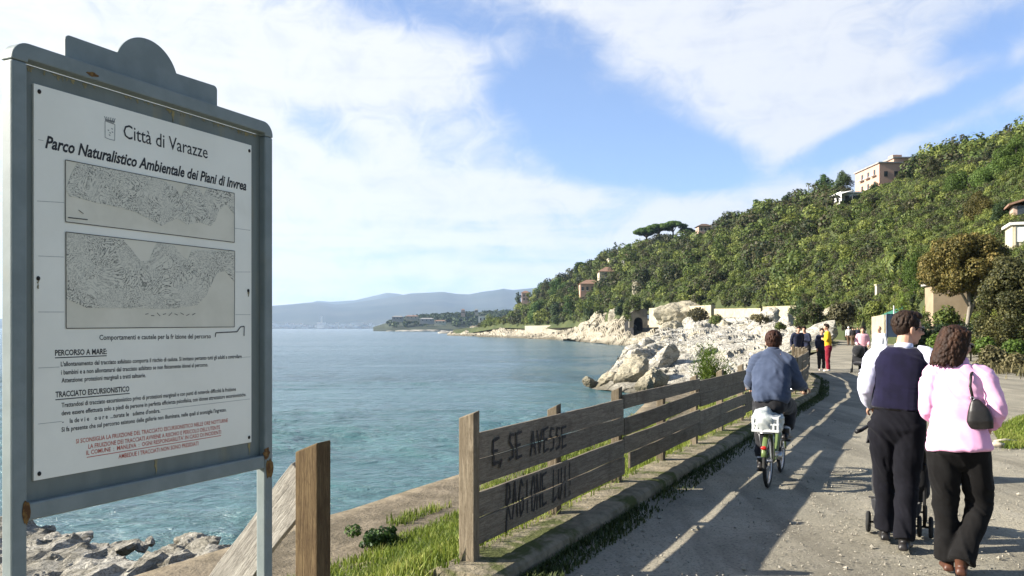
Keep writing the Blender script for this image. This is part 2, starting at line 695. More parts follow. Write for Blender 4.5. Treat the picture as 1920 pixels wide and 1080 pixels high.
ys = np.concatenate([np.linspace(-6, 16, 90), np.linspace(16.4, 40, 60), np.linspace(41, 135, 70)])
ws = np.concatenate([np.linspace(0.0, 14, 70), np.linspace(14.5, 95, 50)])
YY, WW = np.meshgrid(ys, ws, indexing='ij')
XX = fence_x(YY) + WW - 0.05
pp = np.stack([XX.ravel(), YY.ravel(), 0 * XX.ravel()], 1)
und = fbm(pp * 0.8, 4, 3) * 0.022 + fbm(pp * 0.13, 2, 9) * 0.05 * np.clip(WW.ravel() - 4, 0, 6) / 6
ZZ = und + np.clip(WW.ravel() - 16, 0, 60) * 0.035
nx, ny = len(ws), len(ys)
ii = (np.arange(ny - 1)[:, None] * nx + np.arange(nx - 1)[None, :]).ravel()
FF = np.stack([ii, ii + 1, ii + nx + 1, ii + nx], 1)
V = np.stack([XX.ravel(), YY.ravel(), ZZ], 1)
GRAVEL = gravel_material()
o = np_obj('gravel_path', V, FF, GRAVEL, smooth=True)
tag(o, 'wide gravel promenade running along the shore', 'path', kind='structure')

# ---- bank and concrete slab between the fence and the sea
M_BANK = mat('bank_earth', (0.16, 0.14, 0.075), (0.095, 0.10, 0.04), 5, 0.95, 0.6, 20, c3=(0.25, 0.22, 0.14, 1), c3scale=2.0)
M_SLAB = mat('old_concrete', (0.215, 0.178, 0.125), (0.125, 0.104, 0.072), 2.4, 0.95, 0.9, 14, c3=(0.07, 0.062, 0.036, 1), c3scale=1.1, c3lo=0.58, c3hi=0.75, spec=0.1, bdist=0.04)
ys = np.linspace(-6, 38, 200)


def strip(offs, zs, amp, seed):
    YY, K = np.meshgrid(ys, np.arange(len(offs)), indexing='ij')
    X = fence_x(YY) + np.asarray(offs)[K]
    Z = np.asarray(zs, float)[K]
    p = np.stack([X.ravel(), YY.ravel(), Z.ravel()], 1)
    a = np.asarray(amp)[K].ravel()
    p[:, 2] += fbm(p * 1.7, 4, seed) * a
    p[:, 0] += fbm(p * 0.9 + 5, 4, seed + 5) * a * 1.2
    n = len(offs)
    ii = (np.arange(len(ys) - 1)[:, None] * n + np.arange(n - 1)[None, :]).ravel()
    return p, np.stack([ii, ii + 1, ii + n + 1, ii + n], 1)


offs = [-3.9, -3.5, -3.1, -2.7, -2.3, -1.9, -1.5, -1.1, -0.75, -0.5, -0.3, -0.02]
zs = [-1.12, -0.98, -0.92, -0.86, -0.76, -0.62, -0.46, -0.28, -0.12, -0.02, 0.0, 0.0]
V, FF = strip(offs, zs, [.05, .1, .1, .1, .1, .1, .08, .07, .05, .02, .0, .0], 21)
tag(np_obj('grass_bank', V, FF, M_BANK, smooth=True), kind='structure')
offs = [-7.6, -6.4, -5.60, -5.40, -5.37, -5.33, -5.0, -4.6, -4.2, -3.8, -3.4, -3.0, -2.6]
zs = [-5.5, -4.6, -3.4, -2.4, -1.12, -0.985, -0.97, -0.97, -0.97, -0.97, -0.97, -0.97, -1.0]
V, FF = strip(offs, zs, [.5, .4, .2, .06, .035, .02, .012, .03, .03, .03, .03, .03, .03], 33)
tag(np_obj('slab', V, FF, M_SLAB, smooth=True), 'rough brown concrete slab above the water', 'slab', kind='structure')


# ---- sheets laid between rows of (px, py, distance) read off the photograph
def polar_rows(rows, px, nt, ease=True):
    R = []
    for row in rows:
        t = np.asarray(row, float)
        py, d = np.interp(px, t[:, 0], t[:, 1]), np.interp(px, t[:, 0], t[:, 2])
        R.append(np.stack([(px - 960) / F * d, d, EYE - (py - HOR) / F * d], 1))
    out = []
    for k in range(len(R) - 1):
        for i in range(nt[k] + (1 if k == len(R) - 2 else 0)):
            s = i / nt[k]
            out.append(R[k] * (1 - s) + R[k + 1] * s)
    return np.stack(out)              # (rows, cols, 3)


def sheet_obj(name, Gd, m, smooth=True):
    r, c, _ = Gd.shape
    ii = (np.arange(r - 1)[:, None] * c + np.arange(c - 1)[None, :]).ravel()
    return np_obj(name, Gd.reshape(-1, 3), np.stack([ii, ii + 1, ii + c + 1, ii + c], 1), m, smooth=smooth)


# ---- the hillside
HB = [(850, 622, 640), (880, 617, 620), (940, 606, 545), (1000, 607, 475), (1080, 602, 405), (1110, 596, 360), (1140, 588, 330), (1200, 572, 280), (1260, 570, 240),
      (1330, 574, 215), (1420, 577, 185), (1500, 585, 150), (1560, 600, 118), (1620, 606, 98), (1700, 612, 76), (1780, 622, 62), (1850, 636, 52),
      (1920, 641, 46), (2100, 650, 36), (2500, 660, 28)]
HR = [(850, 618, 660), (900, 612, 645), (940, 604, 640), (960, 594, 630), (985, 575, 605), (1010, 556, 590), (1060, 526, 540), (1100, 509, 490), (1140, 490, 460),
      (1180, 472, 430), (1230, 464, 400), (1280, 457, 380), (1330, 436, 350), (1400, 412, 320), (1450, 399, 300), (1500, 390, 285),
      (1560, 374, 265), (1620, 364, 250), (1700, 342, 245), (1740, 318, 240), (1790, 303, 240), (1850, 289, 235), (1900, 274, 225), (1950, 262, 215), (2100, 240, 180), (2500, 190, 140)]
_hb, _hr = np.asarray(HB, float), np.asarray(HR, float)


def hill_point(px, t):
    """point on the bare slope: t = 0 at the foot, 1 on the ridge"""
    px, t = np.asarray(px, float), np.asarray(t, float)
    yb, db = np.interp(px, _hb[:, 0], _hb[:, 1]), np.interp(px, _hb[:, 0], _hb[:, 2])
    yr, dr = np.interp(px, _hr[:, 0], _hr[:, 1]), np.interp(px, _hr[:, 0], _hr[:, 2])
    zb, zr = EYE - (yb - HOR) / F * db, EYE - (yr - HOR) / F * dr
    d = db + (dr - db) * t
    z = zb + (zr - zb) * (t ** 0.82)
    x = (px - 960) / F * d
    bump = fbm(np.stack([x, d, 0 * x], 1) / 26.0, 3, 41)
    z = z + bump * np.sin(np.pi * np.clip(t, 0, 1)) * 0.10 * (zr - zb)
    return np.stack([x, d, z], 1)


hpx = np.linspace(850, 2500, 260)
rows = [hill_point(hpx, np.full_like(hpx, t)) for t in np.linspace(0, 1, 46)]
low0 = rows[0].copy(); low0[:, 2] -= 3.0; low0[:, 1] *= 0.985; low0[:, 0] *= 0.985
back = rows[-1].copy()
b1 = back.copy(); b1[:, :2] *= 1.10; b1[:, 2] -= 3
b2 = back.copy(); b2[:, :2] *= 1.35; b2[:, 2] = b2[:, 2] * 0.35 - 4
Gd = np.stack([low0] + rows + [b1, b2])
M_HILL = mat('hill_soil', (0.034, 0.046, 0.014), (0.060, 0.070, 0.022), 0.08, 0.95, 0, c3=(0.10, 0.085, 0.048, 1), c3scale=0.05, c3lo=0.62, c3hi=0.72)
tag(sheet_obj('hill', Gd, M_HILL), 'steep green hillside above the promenade', 'hill', kind='structure')

LEAF_HILL = leaf_mat('scrub_leaves', (0.018, 0.031, 0.010), (0.074, 0.110, 0.024), (0.205, 0.225, 0.050), 0.3, (0.080, 0.068, 0.032))
LEAF_DARK = leaf_mat('dark_leaves', (0.012, 0.026, 0.010), (0.032, 0.056, 0.018), (0.068, 0.098, 0.028), 0.2)
LEAF_PINE = leaf_mat('pine_needles', (0.018, 0.044, 0.012), (0.055, 0.108, 0.020), (0.115, 0.170, 0.034), 0.25)
LEAF_OCHRE = leaf_mat('ochre_leaves', (0.050, 0.052, 0.014), (0.128, 0.108, 0.028), (0.225, 0.165, 0.048), 0.3)
LEAF_LIGHT = leaf_mat('light_leaves', (0.050, 0.085, 0.014), (0.100, 0.155, 0.024), (0.170, 0.220, 0.040), 0.3)
LEAF_DRY = leaf_mat('dry_leaves', (0.045, 0.042, 0.020), (0.105, 0.095, 0.040), (0.20, 0.165, 0.075), 0.2)

CLEAR = [(1590, 1728, 285, 372, 150, 262), (1556, 1622, 350, 392, 150, 240), (1300, 1342, 405, 440, 250, 365), (972, 998, 540, 568, 450, 615), (1190, 1222, 525, 572, 200, 310), (1170, 1222, 560, 640, 180, 268),
         (1640, 1660, 525, 552, 40, 92), (1880, 1975, 360, 405, 40, 98), (1885, 2000, 400, 475, 20, 66), (1745, 1822, 525, 650, 20, 62), (1660, 1722, 440, 560, 30, 74), (1636, 1724, 560, 660, 20, 76)]
# scrub that covers the slope as one mass
rng = np.random.default_rng(11)
nb = 4600
g_ = np.arange(900, 2000)
wgt = (np.interp(g_, _hb[:, 0], _hb[:, 1]) - np.interp(g_, _hr[:, 0], _hr[:, 1])) + 25.0
px = rng.choice(g_, nb, p=wgt / wgt.sum()) + rng.random(nb)
px = np.concatenate([px, rng.uniform(2000, 2350, 420)])
tt = rng.uniform(0, 1, len(px)) ** 1.0
tt[:420] = rng.uniform(0.93, 1.0, 420)
tt[420:1150] = rng.uniform(0.0, 0.07, 730)
px[420:1150] = rng.uniform(900, 1960, 730)
base = hill_point(px, tt)
dist = np.hypot(base[:, 0], base[:, 1])
rpx = rng.uniform(5.5, 15.0, len(px)) * np.where(rng.random(len(px)) < 0.15, 1.9, 1.0)
rpx[420:1150] = rng.uniform(4.5, 8, 730)
lowz = np.clip((px - 1480) / 300, 0, 1) * (tt < 0.62)
rpx = rpx * (1 - 0.38 * lowz)
rb = np.clip(rpx * dist / F, 0.55, 4.2)
tb = 0.46 + 0.42 * fbm(base / 20.0, 3, 5) + rng.normal(size=len(px)) * 0.21 + 0.12 * lowz
tb = np.where(rng.random(len(px)) < 0.24, tb - 0.36, tb) + .06
# keep clear of the walls, rock faces and houses
py_ = HOR - (base[:, 2] + rb * .8 - EYE) / base[:, 1] * F
keep = np.ones(len(px), bool)
for (c0, c1, e0, e1, dm, dx) in CLEAR:
    keep &= ~((px > c0) & (px < c1) & (py_ > e0) & (py_ < e1) & (base[:, 1] > dm) & (base[:, 1] < dx))
rb = np.where(keep, rb, np.minimum(rb * .5, .8))
tb = np.clip(tb, 0, 1)
LC, LR, LT = [], [], []
for k in range(3):
    off = rng.normal(size=(len(px), 3)) * np.array([.55, .55, .30]) * rb[:, None] * (0 if k == 0 else 1)
    LC.append(base + off + np.array([0, 0, 0.55]) * rb[:, None] * rng.uniform(0.5, 1.3, len(px))[:, None])
    LR.append(rb * rng.uniform(0.5, 0.85, len(px)))
    LT.append(np.clip(tb + rng.normal(size=len(px)) * 0.07, 0, 1))
# low growth between the bushes
gp = np.concatenate([rng.choice(g_, 9000, p=wgt / wgt.sum()) + rng.random(9000), rng.uniform(2000, 2350, 500)])
gb = hill_point(gp, rng.uniform(0, 1, len(gp)))
gd = np.hypot(gb[:, 0], gb[:, 1])
LC.append(gb + np.array([0, 0, .15]))
LR.append(np.clip(rng.uniform(4, 7.5, len(gp)) * gd / F, .4, 1.6))
LT.append(np.clip(.5 + .42 * fbm(gb / 14.0, 3, 6) + rng.normal(size=len(gp)) * .15, 0, 1))
LC, LR, LT = np.concatenate(LC), np.concatenate(LR), np.concatenate(LT)
dl = np.hypot(LC[:, 0], LC[:, 1])
ls = np.clip(LR * 0.29, dl * 0.0013, None)
V, FF, T = leaves(LC, LR, 1.30 / ls ** 2, ls, LT, rng, flat=0.85, maxn=170)
tag(np_obj('hillside_shrubs', V, FF, LEAF_HILL, tint=T), 'dense green scrub covering the hillside', 'scrub', kind='stuff')


# ---- rocks
def rock_material(name, c1, c2, stain, sc=1.0):
    m = bpy.data.materials.new(name)
    m.use_nodes = True
    t = NT(m.node_tree)
    b = t.n['Principled BSDF']
    b.inputs['Roughness'].default_value = 0.95
    b.inputs['Specular IOR Level'].default_value = 0.1
    geo = t.node('ShaderNodeNewGeometry')
    v = geo.outputs['Position']
    n1 = t.noise(v, 0.35 * sc, 7, 0.62, 0.6)
    col = t.mix(t.smooth(n1, 0.36, 0.62), c1, c2)
    st = t.noise(t.mapping(v, (1.0, 1.0, 3.0), (rad(35), rad(-30), 0)), 0.55 * sc, 7, 0.66, 1.0)
    col = t.mix(t.smooth(st, 0.50, 0.66, 0, .85), col, stain)
    cr = t.noise(t.mapping(v, (1, 1, 2.2), (rad(35), rad(-30), 0)), 1.3 * sc, 8, 0.7, 1.4)
    crack = t.smooth(t.math('ABSOLUTE', t.math('SUBTRACT', cr, 0.5)), 0.0, 0.035, 0.8, 0.0)
    col = t.mix(crack, col, (stain[0] * .45, stain[1] * .45, stain[2] * .45, 1))
    sz_ = t.node('ShaderNodeSeparateXYZ')
    t.l.new(v, sz_.inputs[0])
    tide = t.math('ADD', sz_.outputs[2], t.math('MULTIPLY', t.math('SUBTRACT', t.noise(v, 0.22 * sc, 4), 0.5), 3.2))
    col = t.mix(t.smooth(tide, SEA + 0.2, SEA + 1.5, 0.8, 0.0), col, (0.085, 0.075, 0.05, 1))
    t.l.new(col, b.inputs['Base Color'])
    bn = t.node('ShaderNodeBump')
    bn.inputs['Strength'].default_value = 1.0
    bn.inputs['Distance'].default_value = 0.30 / sc
    t.l.new(t.math('ADD', cr, t.math('MULTIPLY', st, 1.0)), bn.inputs['Height'])
    t.l.new(bn.outputs[0], b.inputs['Normal'])
    return m


M_ROCK = rock_material('pale_rock', (0.56, 0.53, 0.455, 1), (0.44, 0.41, 0.345, 1), (0.21, 0.19, 0.14, 1), 1.0)
M_ROCK_FAR = rock_material('far_pale_rock', (0.46, 0.42, 0.33, 1), (0.36, 0.32, 0.245, 1), (0.19, 0.165, 0.115, 1), 0.35)
M_ROCK_TAN = rock_material('tan_rock', (0.50, 0.45, 0.335, 1), (0.42, 0.375, 0.275, 1), (0.24, 0.21, 0.145, 1), 1.2)
M_ROCK_NEAR = rock_material('near_rock', (0.46, 0.435, 0.375, 1), (0.30, 0.278, 0.225, 1), (0.13, 0.118, 0.088, 1), 3.5)


def strata(p, sc, seed):
    """blocky, slanting rock relief"""
    q = np.stack([p[:, 0] * .8 + p[:, 2] * .9, p[:, 1] * .5, p[:, 2] * 1.3 - p[:, 0] * .5], 1) / sc
    a = fbm(q, 5, seed, 0.55, ridge=True)
    b = fbm(q * 0.45 + 3, 3, seed + 9)
    c = np.round((b * 2.2 + a * .8) * 2.0) / 2.0
    return a * 0.55 + b * 0.7 + c * 0.35


# far rocky shore below the wooded headland
W0 = [(840, 628), (868, 629.0), (900, 631), (950, 632.2), (1000, 634.5), (1050, 637.5), (1100, 641.5), (1150, 646.5), (1200, 652), (1250, 658), (1330, 668)]
r0 = [(a, y + 3, F * (EYE - SEA) / (y - HOR) * 0.985) for a, y in W0]
r1 = [(840, 628, 655), (868, 625, 650), (900, 617, 640), (950, 612, 575), (1000, 613, 500), (1080, 611, 425), (1110, 603, 375), (1140, 600, 345), (1180, 604, 300), (1215, 612, 275), (1250, 618, 240), (1330, 625, 210)]
r2 = [(840, 630, 670), (868, 624, 665), (900, 612, 650), (950, 605, 590), (1000, 606, 515), (1080, 602, 440), (1110, 592, 392), (1140, 584, 355), (1165, 585, 335), (1190, 604, 300), (1215, 598, 285), (1250, 596, 255), (1330, 600, 226)]
r3 = [(a, y + 6, d + 45) for a, y, d in r2]
cx = np.linspace(840, 1330, 420)
Gd = polar_rows([r0, r1, r2, r3], cx, [26, 22, 6])
sh = Gd.shape
p = Gd.reshape(-1, 3).copy()
amp = np.concatenate([np.linspace(.5, 1, 26), np.linspace(1, .7, 22), np.linspace(.5, .2, 7)])
d_ = strata(p, 11.0, 3) * np.repeat(amp, sh[1])
p[:, 2] += d_ * 3.0 - 0.5
p[:, 1] -= d_ * 5.0
p[:, 0] -= d_ * 2.0
tag(sheet_obj('rocky_shore', p.reshape(sh), M_ROCK_FAR, smooth=False), 'pale rocks along the far shore', 'rocks', kind='structure')

# nearer white outcrop between the sea and the end of the path
q0 = [(1108, 731, 73.2), (1180, 738, 69), (1300, 746, 65), (1420, 752, 61), (1560, 760, 57)]
q1 = [(1108, 728, 75), (1130, 714, 75.5), (1160, 690, 76), (1200, 674, 79), (1260, 668, 82), (1330, 668, 82), (1420, 668, 78), (1500, 672, 70), (1560, 668, 66)]
q2 = [(1108, 729, 76), (1130, 718, 78), (1160, 687, 80), (1200, 664, 86), (1225, 650, 96), (1260, 640, 104), (1330, 634, 110), (1420, 632, 108), (1500, 645, 90), (1560, 652, 76)]
q3 = [(1108, 731, 77), (1130, 722, 80), (1160, 690, 84), (1200, 664, 94), (1216, 648, 112), (1240, 626, 140), (1280, 611, 160), (1330, 604, 165), (1400, 600, 160), (1450, 602, 140), (1500, 618, 112), (1560, 634, 92)]
q4 = [(1108, 735, 78), (1130, 735, 84), (1160, 730, 90), (1200, 705, 105), (1216, 672, 135), (1240, 650, 175), (1280, 632, 195), (1330, 614, 200), (1400, 606, 195), (1450, 606, 170), (1500, 622, 135), (1560, 640, 110)]
cx = np.linspace(1108, 1560, 420)
Gd = polar_rows([q0, q1, q2, q3, q4], cx, [50, 46, 60, 14])
sh = Gd.shape
p = Gd.reshape(-1, 3).copy()
d_ = strata(p, 6.2, 12)
fine = strata(p, 1.5, 77)
amp = np.repeat(np.concatenate([np.linspace(.3, .9, 50), np.linspace(.9, 1, 46), np.linspace(1, 1.0, 60), np.linspace(1.0, .4, 15)]), sh[1])
ed = np.clip((np.tile(cx, sh[0]) - 1108) / 60, 0.15, 1)
p[:, 2] += (d_ * 1.05 + fine * 0.27) * amp * ed
p[:, 1] -= (d_ * 1.1 + fine * .3) * amp * ed
p[:, 0] -= d_ * 0.7 * amp * ed
tag(sheet_obj('rock_outcrop', p.reshape(sh), M_ROCK, smooth=False), 'white rock outcrop running down from the path into the sea', 'rocks', kind='structure')


def rock_mesh(name, seed, sub=4, planes=22, rough=0.15):
    """angular boulder: a ball cut by random planes, then roughened"""
    r = np.random.default_rng(seed)
    import bmesh
    bm = bmesh.new()
    bmesh.ops.create_icosphere(bm, subdivisions=sub, radius=1.0)
    co = np.array([v.co[:] for v in bm.verts])
    nn = r.normal(size=(planes, 3))
    nn /= np.linalg.norm(nn, axis=1)[:, None]
    dd = r.uniform(0.45, 0.86, planes)
    dot = co @ nn.T
    lim = np.where(dot > 0.05, dd[None] / np.maximum(dot, 0.05), 9).min(1)
    rr = np.minimum(1.0, lim)
    rr = rr + fbm(co * 1.8 + seed, 5, seed, .55, True) * rough + fbm(co * 6 + seed, 3, seed + 3) * rough * .35
    co = co * rr[:, None]
    for v, c in zip(bm.verts, co): v.co = c
    me = bpy.data.meshes.new(name)
    bm.to_mesh(me)
    bm.free()
    return me


ROCKS = [rock_mesh('boulder', s) for s in (1, 2, 5, 8, 13, 21)]


def boulder(loc, size, rot, label, m, group=None, k=0, name='boulder'):
    key = (k, m.name)
    me = ROCK_CACHE.get(key)
    if me is None:
        me = ROCKS[k % len(ROCKS)].copy()
        me.materials.clear()
        me.materials.append(m)
        ROCK_CACHE[key] = me
    o = bpy.data.objects.new(name, me)
    COL.objects.link(o)
    o.location, o.scale, o.rotation_euler = loc, size, rot
    return tag(o, label, 'boulder', group)


ROCK_CACHE = {}
# named boulders of the outcrop
boulder(P(1106, 717, 74), (0.95, 0.7, 0.62), (0, .1, .3), 'small pale rock standing alone in the sea off the outcrop tip', M_ROCK_TAN, k=0)
boulder(P(1143, 712, 73.5), (1.6, 1.2, 1.0), (.2, -.35, .2), 'low brown boulder at the seaward tip of the white outcrop', M_ROCK_TAN, k=1)
boulder(P(1184, 705, 72.5), (2.0, 1.5, 1.75), (.1, -.5, .2), 'big smooth tan boulder at the water edge of the outcrop', M_ROCK_TAN, k=2)
boulder(P(1228, 712, 69), (1.5, 1.2, 1.6), (.3, -.45, .7), 'rounded tan boulder just above the second fence panel', M_ROCK_TAN, k=3)
boulder(P(1208, 722, 67), (.8, .8, 1.1), (.3, -.45, 1.7), 'narrow tan boulder wedged between two big ones by the water', M_ROCK_TAN, k=4)
boulder(P(1236, 682, 77), (2.9, 1.4, 1.3), (.15, -.62, .25), 'long grey slab of rock slanting up to the right', M_ROCK, k=5)
boulder(P(1300, 668, 80), (2.6, 1.4, 1.0), (.1, -.6, .5), 'long white slanting slab in the middle of the outcrop', M_ROCK, k=1)
rng = np.random.default_rng(5)
used = 0
while used < 72:
    a, s, u = rng.uniform(1185, 1520), rng.random(), rng.random()
    row0 = np.array([np.interp(a, [r[0] for r in q1], [r[j] for r in q1]) for j in (1, 2)])
    row1 = np.array([np.interp(a, [r[0] for r in q3], [r[j] for r in q3]) for j in (1, 2)])
    y, d = row0 * (1 - s) + row1 * s
    if used < 16: y, d = y + rng.uniform(5, 40), d - rng.uniform(2, 6)
    sz = rng.uniform(0.35, 1.0) ** 1.6 * 2.4 * (0.8 + 0.5 * s)
    boulder(P(a, y, d), (sz * rng.uniform(1.0, 1.9), sz, sz * rng.uniform(.6, 1.0)), (rng.uniform(-.3, .4), rng.uniform(-.8, -.2), rng.uniform(0, 1.2)),
            'pale boulder lying among many others on the white outcrop', M_ROCK if rng.random() < .75 else M_ROCK_TAN, 'boulders scattered on the white outcrop', k=int(rng.integers(0, 6)))
    used += 1
# yellowish rock knolls in front of the walls, further along
boulder(P(1272, 594, 222), (8.0, 5, 5.2), (0, .05, .1), 'yellowish rock knoll rising in front of the long wall', M_ROCK_TAN, k=2)
boulder(P(1560, 585, 122), (3.4, 2.5, 1.0), (0, -.25, .1), 'pale yellow rock ledge above the bushes where the path bends', M_ROCK_TAN, k=4)
boulder(P(1486, 655, 74), (3.0, 2.6, 1.5), (0, -.5, .2), 'white rock face beside the path behind the leaning men', M_ROCK, k=3)
boulder(P(1535, 626, 80), (3.0, 2.5, 1.2), (0, -.2, .8), 'white rock behind the man in the yellow top', M_ROCK, k=5)
boulder(P(1162, 596, 318), (5.5, 4, 7.5), (.2, .7, .1), 'tall pale rock face leaning left of the tunnel mouth', M_ROCK_FAR, k=3)
boulder(P(1130, 592, 345), (9, 6, 4.5), (.2, -.45, .1), 'rounded pale rock dome left of the tunnel', M_ROCK_FAR, k=1)
boulder(P(1205, 548, 300), (5, 3, 6), (.1, -.3, .3), 'bare tan crag in the scrub above the tunnel', M_ROCK_TAN, k=0)
boulder(P(905, 624, 625), (12, 5, 3), (0, -.05, .1), 'low pale rock at the tip of the headland', M_ROCK_FAR, k=5)

# rough rocks below the notice board
yy = np.linspace(8.5, 21, 150)
xx = np.linspace(-17, -1.0, 170)
YY, XX = np.meshgrid(yy, xx, indexing='ij')
p = np.stack([XX.ravel(), YY.ravel(), 0 * XX.ravel()], 1)
edge = fence_x(p[:, 1]) - 5.2
far_lim = 14.6 + 1.6 * fbm(p * np.array([.45, 0, 0]), 3, 4) + np.clip(-6.3 - p[:, 0], -3, 4) * 0.18
gap = np.exp(-((p[:, 0] + 5.0 + (p[:, 1] - 13) * .1) / 0.9) ** 2) * 2.2
lim = far_lim - gap
h = -2.0 - np.clip(p[:, 1] - (lim - .6), 0, 9) * 1.6 - np.clip(p[:, 1] - lim, 0, 9) * 1.0
h = np.where(p[:, 1] > 30, -6, h)
q = p.copy()
h = h + strata(q + np.stack([0 * h, 0 * h, h], 1), 1.7, 31) * 0.40 + strata(q, 0.8, 55) * 0.2 + fbm(q * 6, 3, 8) * .04
h = np.where(p[:, 0] > edge + 0.3, np.minimum(h, -1.4), h)
ii = (np.arange(len(yy) - 1)[:, None] * len(xx) + np.arange(len(xx) - 1)[None, :]).ravel()
c = len(xx)
tag(np_obj('shore_rocks', np.stack([p[:, 0], p[:, 1], np.clip(h, -5.2, 0)], 1), np.stack([ii, ii + 1, ii + c + 1, ii + c], 1), M_ROCK_NEAR),
    'rough grey rock at the foot of the slab', 'rocks', kind='structure')
rng = np.random.default_rng(3)
NEAR = [((95, 1022), 13.4, .62, 'broken grey boulder under the left side of the notice board', 0),
        ((205, 1032), 13.2, .50, 'pale split boulder at the water edge under the notice board', 1),
        ((355, 1040), 12.6, .46, 'white topped boulder left of the notice board right post', 2),
        ((150, 1050), 12.6, .40, 'flat grey boulder in front of the split one', 3),
        ((300, 1062), 12.2, .42, 'low brown boulder between the two pale ones', 4),
        ((70, 1000), 14.8, .42, 'mossy flat boulder furthest out by the left post', 5),
        ((440, 1040), 12.0, .40, 'slab of grey rock beside the fallen plank', 1)]
for (a, b), d, s, lab, k in NEAR:
    boulder(P(a, b + 8, d), (s * 1.15, s * .8, s * .5), (rng.uniform(-.2, .2), rng.uniform(-.45, 0), rng.uniform(-.6, .6)), lab, M_ROCK_NEAR, k=k)
for i in range(26):
    a = rng.uniform(20, 480)
    d = rng.uniform(10.5, 13.6)
    lv = -1.9
    s = rng.uniform(.12, .34)
    y = HOR + F * (EYE - lv) / d
    boulder(P(a, y, d), (s * 1.4, s, s * .8), (rng.uniform(-.5, .5), rng.uniform(-.6, .3), rng.uniform(0, 3)),
            'small grey stone lying on the rocks under the notice board', M_ROCK_NEAR, 'stones on the rocks under the notice board', k=int(rng.integers(0, 6)), name='stone')

# ---- far mountains, promontory, town
M_MTN = mat('mountain', (0.020, 0.036, 0.034), (0.045, 0.055, 0.046), 0.0016, 0.95)


def ridge(name, prof, dist, depth, amp, m, seed, x0, x1, n=260, label=None):
    cx = np.linspace(x0, x1, n)
    t = np.asarray(prof, float)
    py = np.interp(cx, t[:, 0], t[:, 1])
    top = EYE - (py - HOR) / F * dist
    rows = []
    for s in np.linspace(0, 1, 14):
        d = dist - depth * (1 - s)
        X = (cx - 960) / F * d
        z = SEA - 1 + (top - SEA + 1) * s ** 0.9
        nz = fbm(np.stack([X, np.full_like(X, d * 2), 0 * X], 1) / (depth * .35), 4, seed)
        rows.append(np.stack([X, np.full_like(X, d), z + nz * amp * math.sin(math.pi * s)], 1))
    bk = rows[-1].copy()
    bk[:, 1] += depth
    bk[:, 2] = SEA - 5
    rows.append(bk)
    return tag(sheet_obj(name, np.stack(rows), m), label, 'mountains', kind='structure')


YV, OV = np.meshgrid(np.linspace(60, 135, 120), np.array([-5, -4, -3, -2, -1.0, 0.0]), indexing='ij')
p = np.stack([(fence_x(YV) + OV).ravel(), YV.ravel(), (-0.02 + np.clip(OV, -16, 0) * 0.14).ravel()], 1)
p[:, 2] += fbm(p * .5, 4, 3) * .12 * (OV.ravel() < -.5)
ii = (np.arange(119)[:, None] * 6 + np.arange(5)[None, :]).ravel()
tag(np_obj('verge', p, np.stack([ii, ii + 1, ii + 7, ii + 6], 1), M_BANK, smooth=True), kind='structure')
ridge('mountains', [(-900, 614), (-300, 606), (100, 597), (300, 585), (480, 576), (500, 574), (540, 571), (580, 567), (600, 567), (630, 571), (660, 568), (700, 562), (740, 556), (770, 550), (800, 549), (830, 547),
      (855, 551), (880, 552), (905, 547), (930, 544), (945, 541), (960, 544), (990, 541), (1100, 530), (1500, 500)], 8600, 2600, 90, M_MTN, 3, -900, 1500, label='hazy blue mountain range across the bay')
ridge('mountains', [(-200, 613), (400, 590), (560, 575), (595, 564), (620, 566), (665, 563), (700, 555), (725, 549), (748, 551), (770, 556), (900, 556), (930, 552), (1100, 560)], 11000, 1800, 60, M_MTN, 8, -200, 1200, label='paler mountain ridge behind the first range')
M_PROM = mat('promontory', (0.020, 0.030, 0.015), (0.045, 0.055, 0.03), 0.02, 0.95)
ridge('promontory', [(700, 613), (722, 606), (735, 599), (760, 596), (800, 591), (830, 588), (860, 587), (900, 585), (940, 583), (1000, 580), (1100, 575)], 1750, 260, 3, M_PROM, 6, 700, 1100, label='dark wooded promontory across the bay')
rng = np.random.default_rng(29)
cx = rng.uniform(728, 960, 700)
s = rng.random(700) ** 0.7
top = np.interp(cx, [722, 760, 800, 860, 940, 1000], [606, 597, 592, 588, 584, 581])
py = 609 + (top - 609) * s
dd = 1520 + 230 * s
keep = ~((cx < 800) & (s < .55) & (rng.random(700) < .75)) & ~((cx > 800) & (cx < 850) & (s < 0.35))
cx, py, dd = cx[keep], py[keep], dd[keep]
C = np.stack([(cx - 960) / F * dd, dd, EYE - (py - HOR) / F * dd], 1)
V, FF, T = leaves(C, rng.uniform(3.0, 6.0, len(C)), 0.12, 4.0, rng.uniform(0, .9, len(C)), rng, maxn=40)
tag(np_obj('promontory_wood', V, FF, LEAF_DARK, tint=T), 'dark wood covering the far promontory', 'wood', kind='stuff')
M_FARWALL = mat('far_town_wall', (0.62, 0.60, 0.56), (0.50, 0.45, 0.40), 0.02, 0.9)
b = MB()
for i in range(120):
    a = rng.uniform(490, 740)
    d = rng.uniform(5600, 6400)
    hh = rng.uniform(8, 22)
    ww = rng.uniform(20, 90) if rng.random() < .4 else rng.uniform(12, 30)
    X = (a - 960) / F * d
    b.box((X, d, SEA + hh / 2 + rng.random() * 24), (ww, 20, hh))
X = (603 - 960) / F * 6000
b.box((X, 6000, 45), (9, 9, 90)); b.box((X, 6000, 20), (60, 30, 45)); b.box(((632 - 960) / F * 6000, 6000, 20), (18, 18, 45))
tag(b.build('far_town', M_FARWALL), 'pale seaside town at the foot of the blue mountains', 'town', kind='stuff')
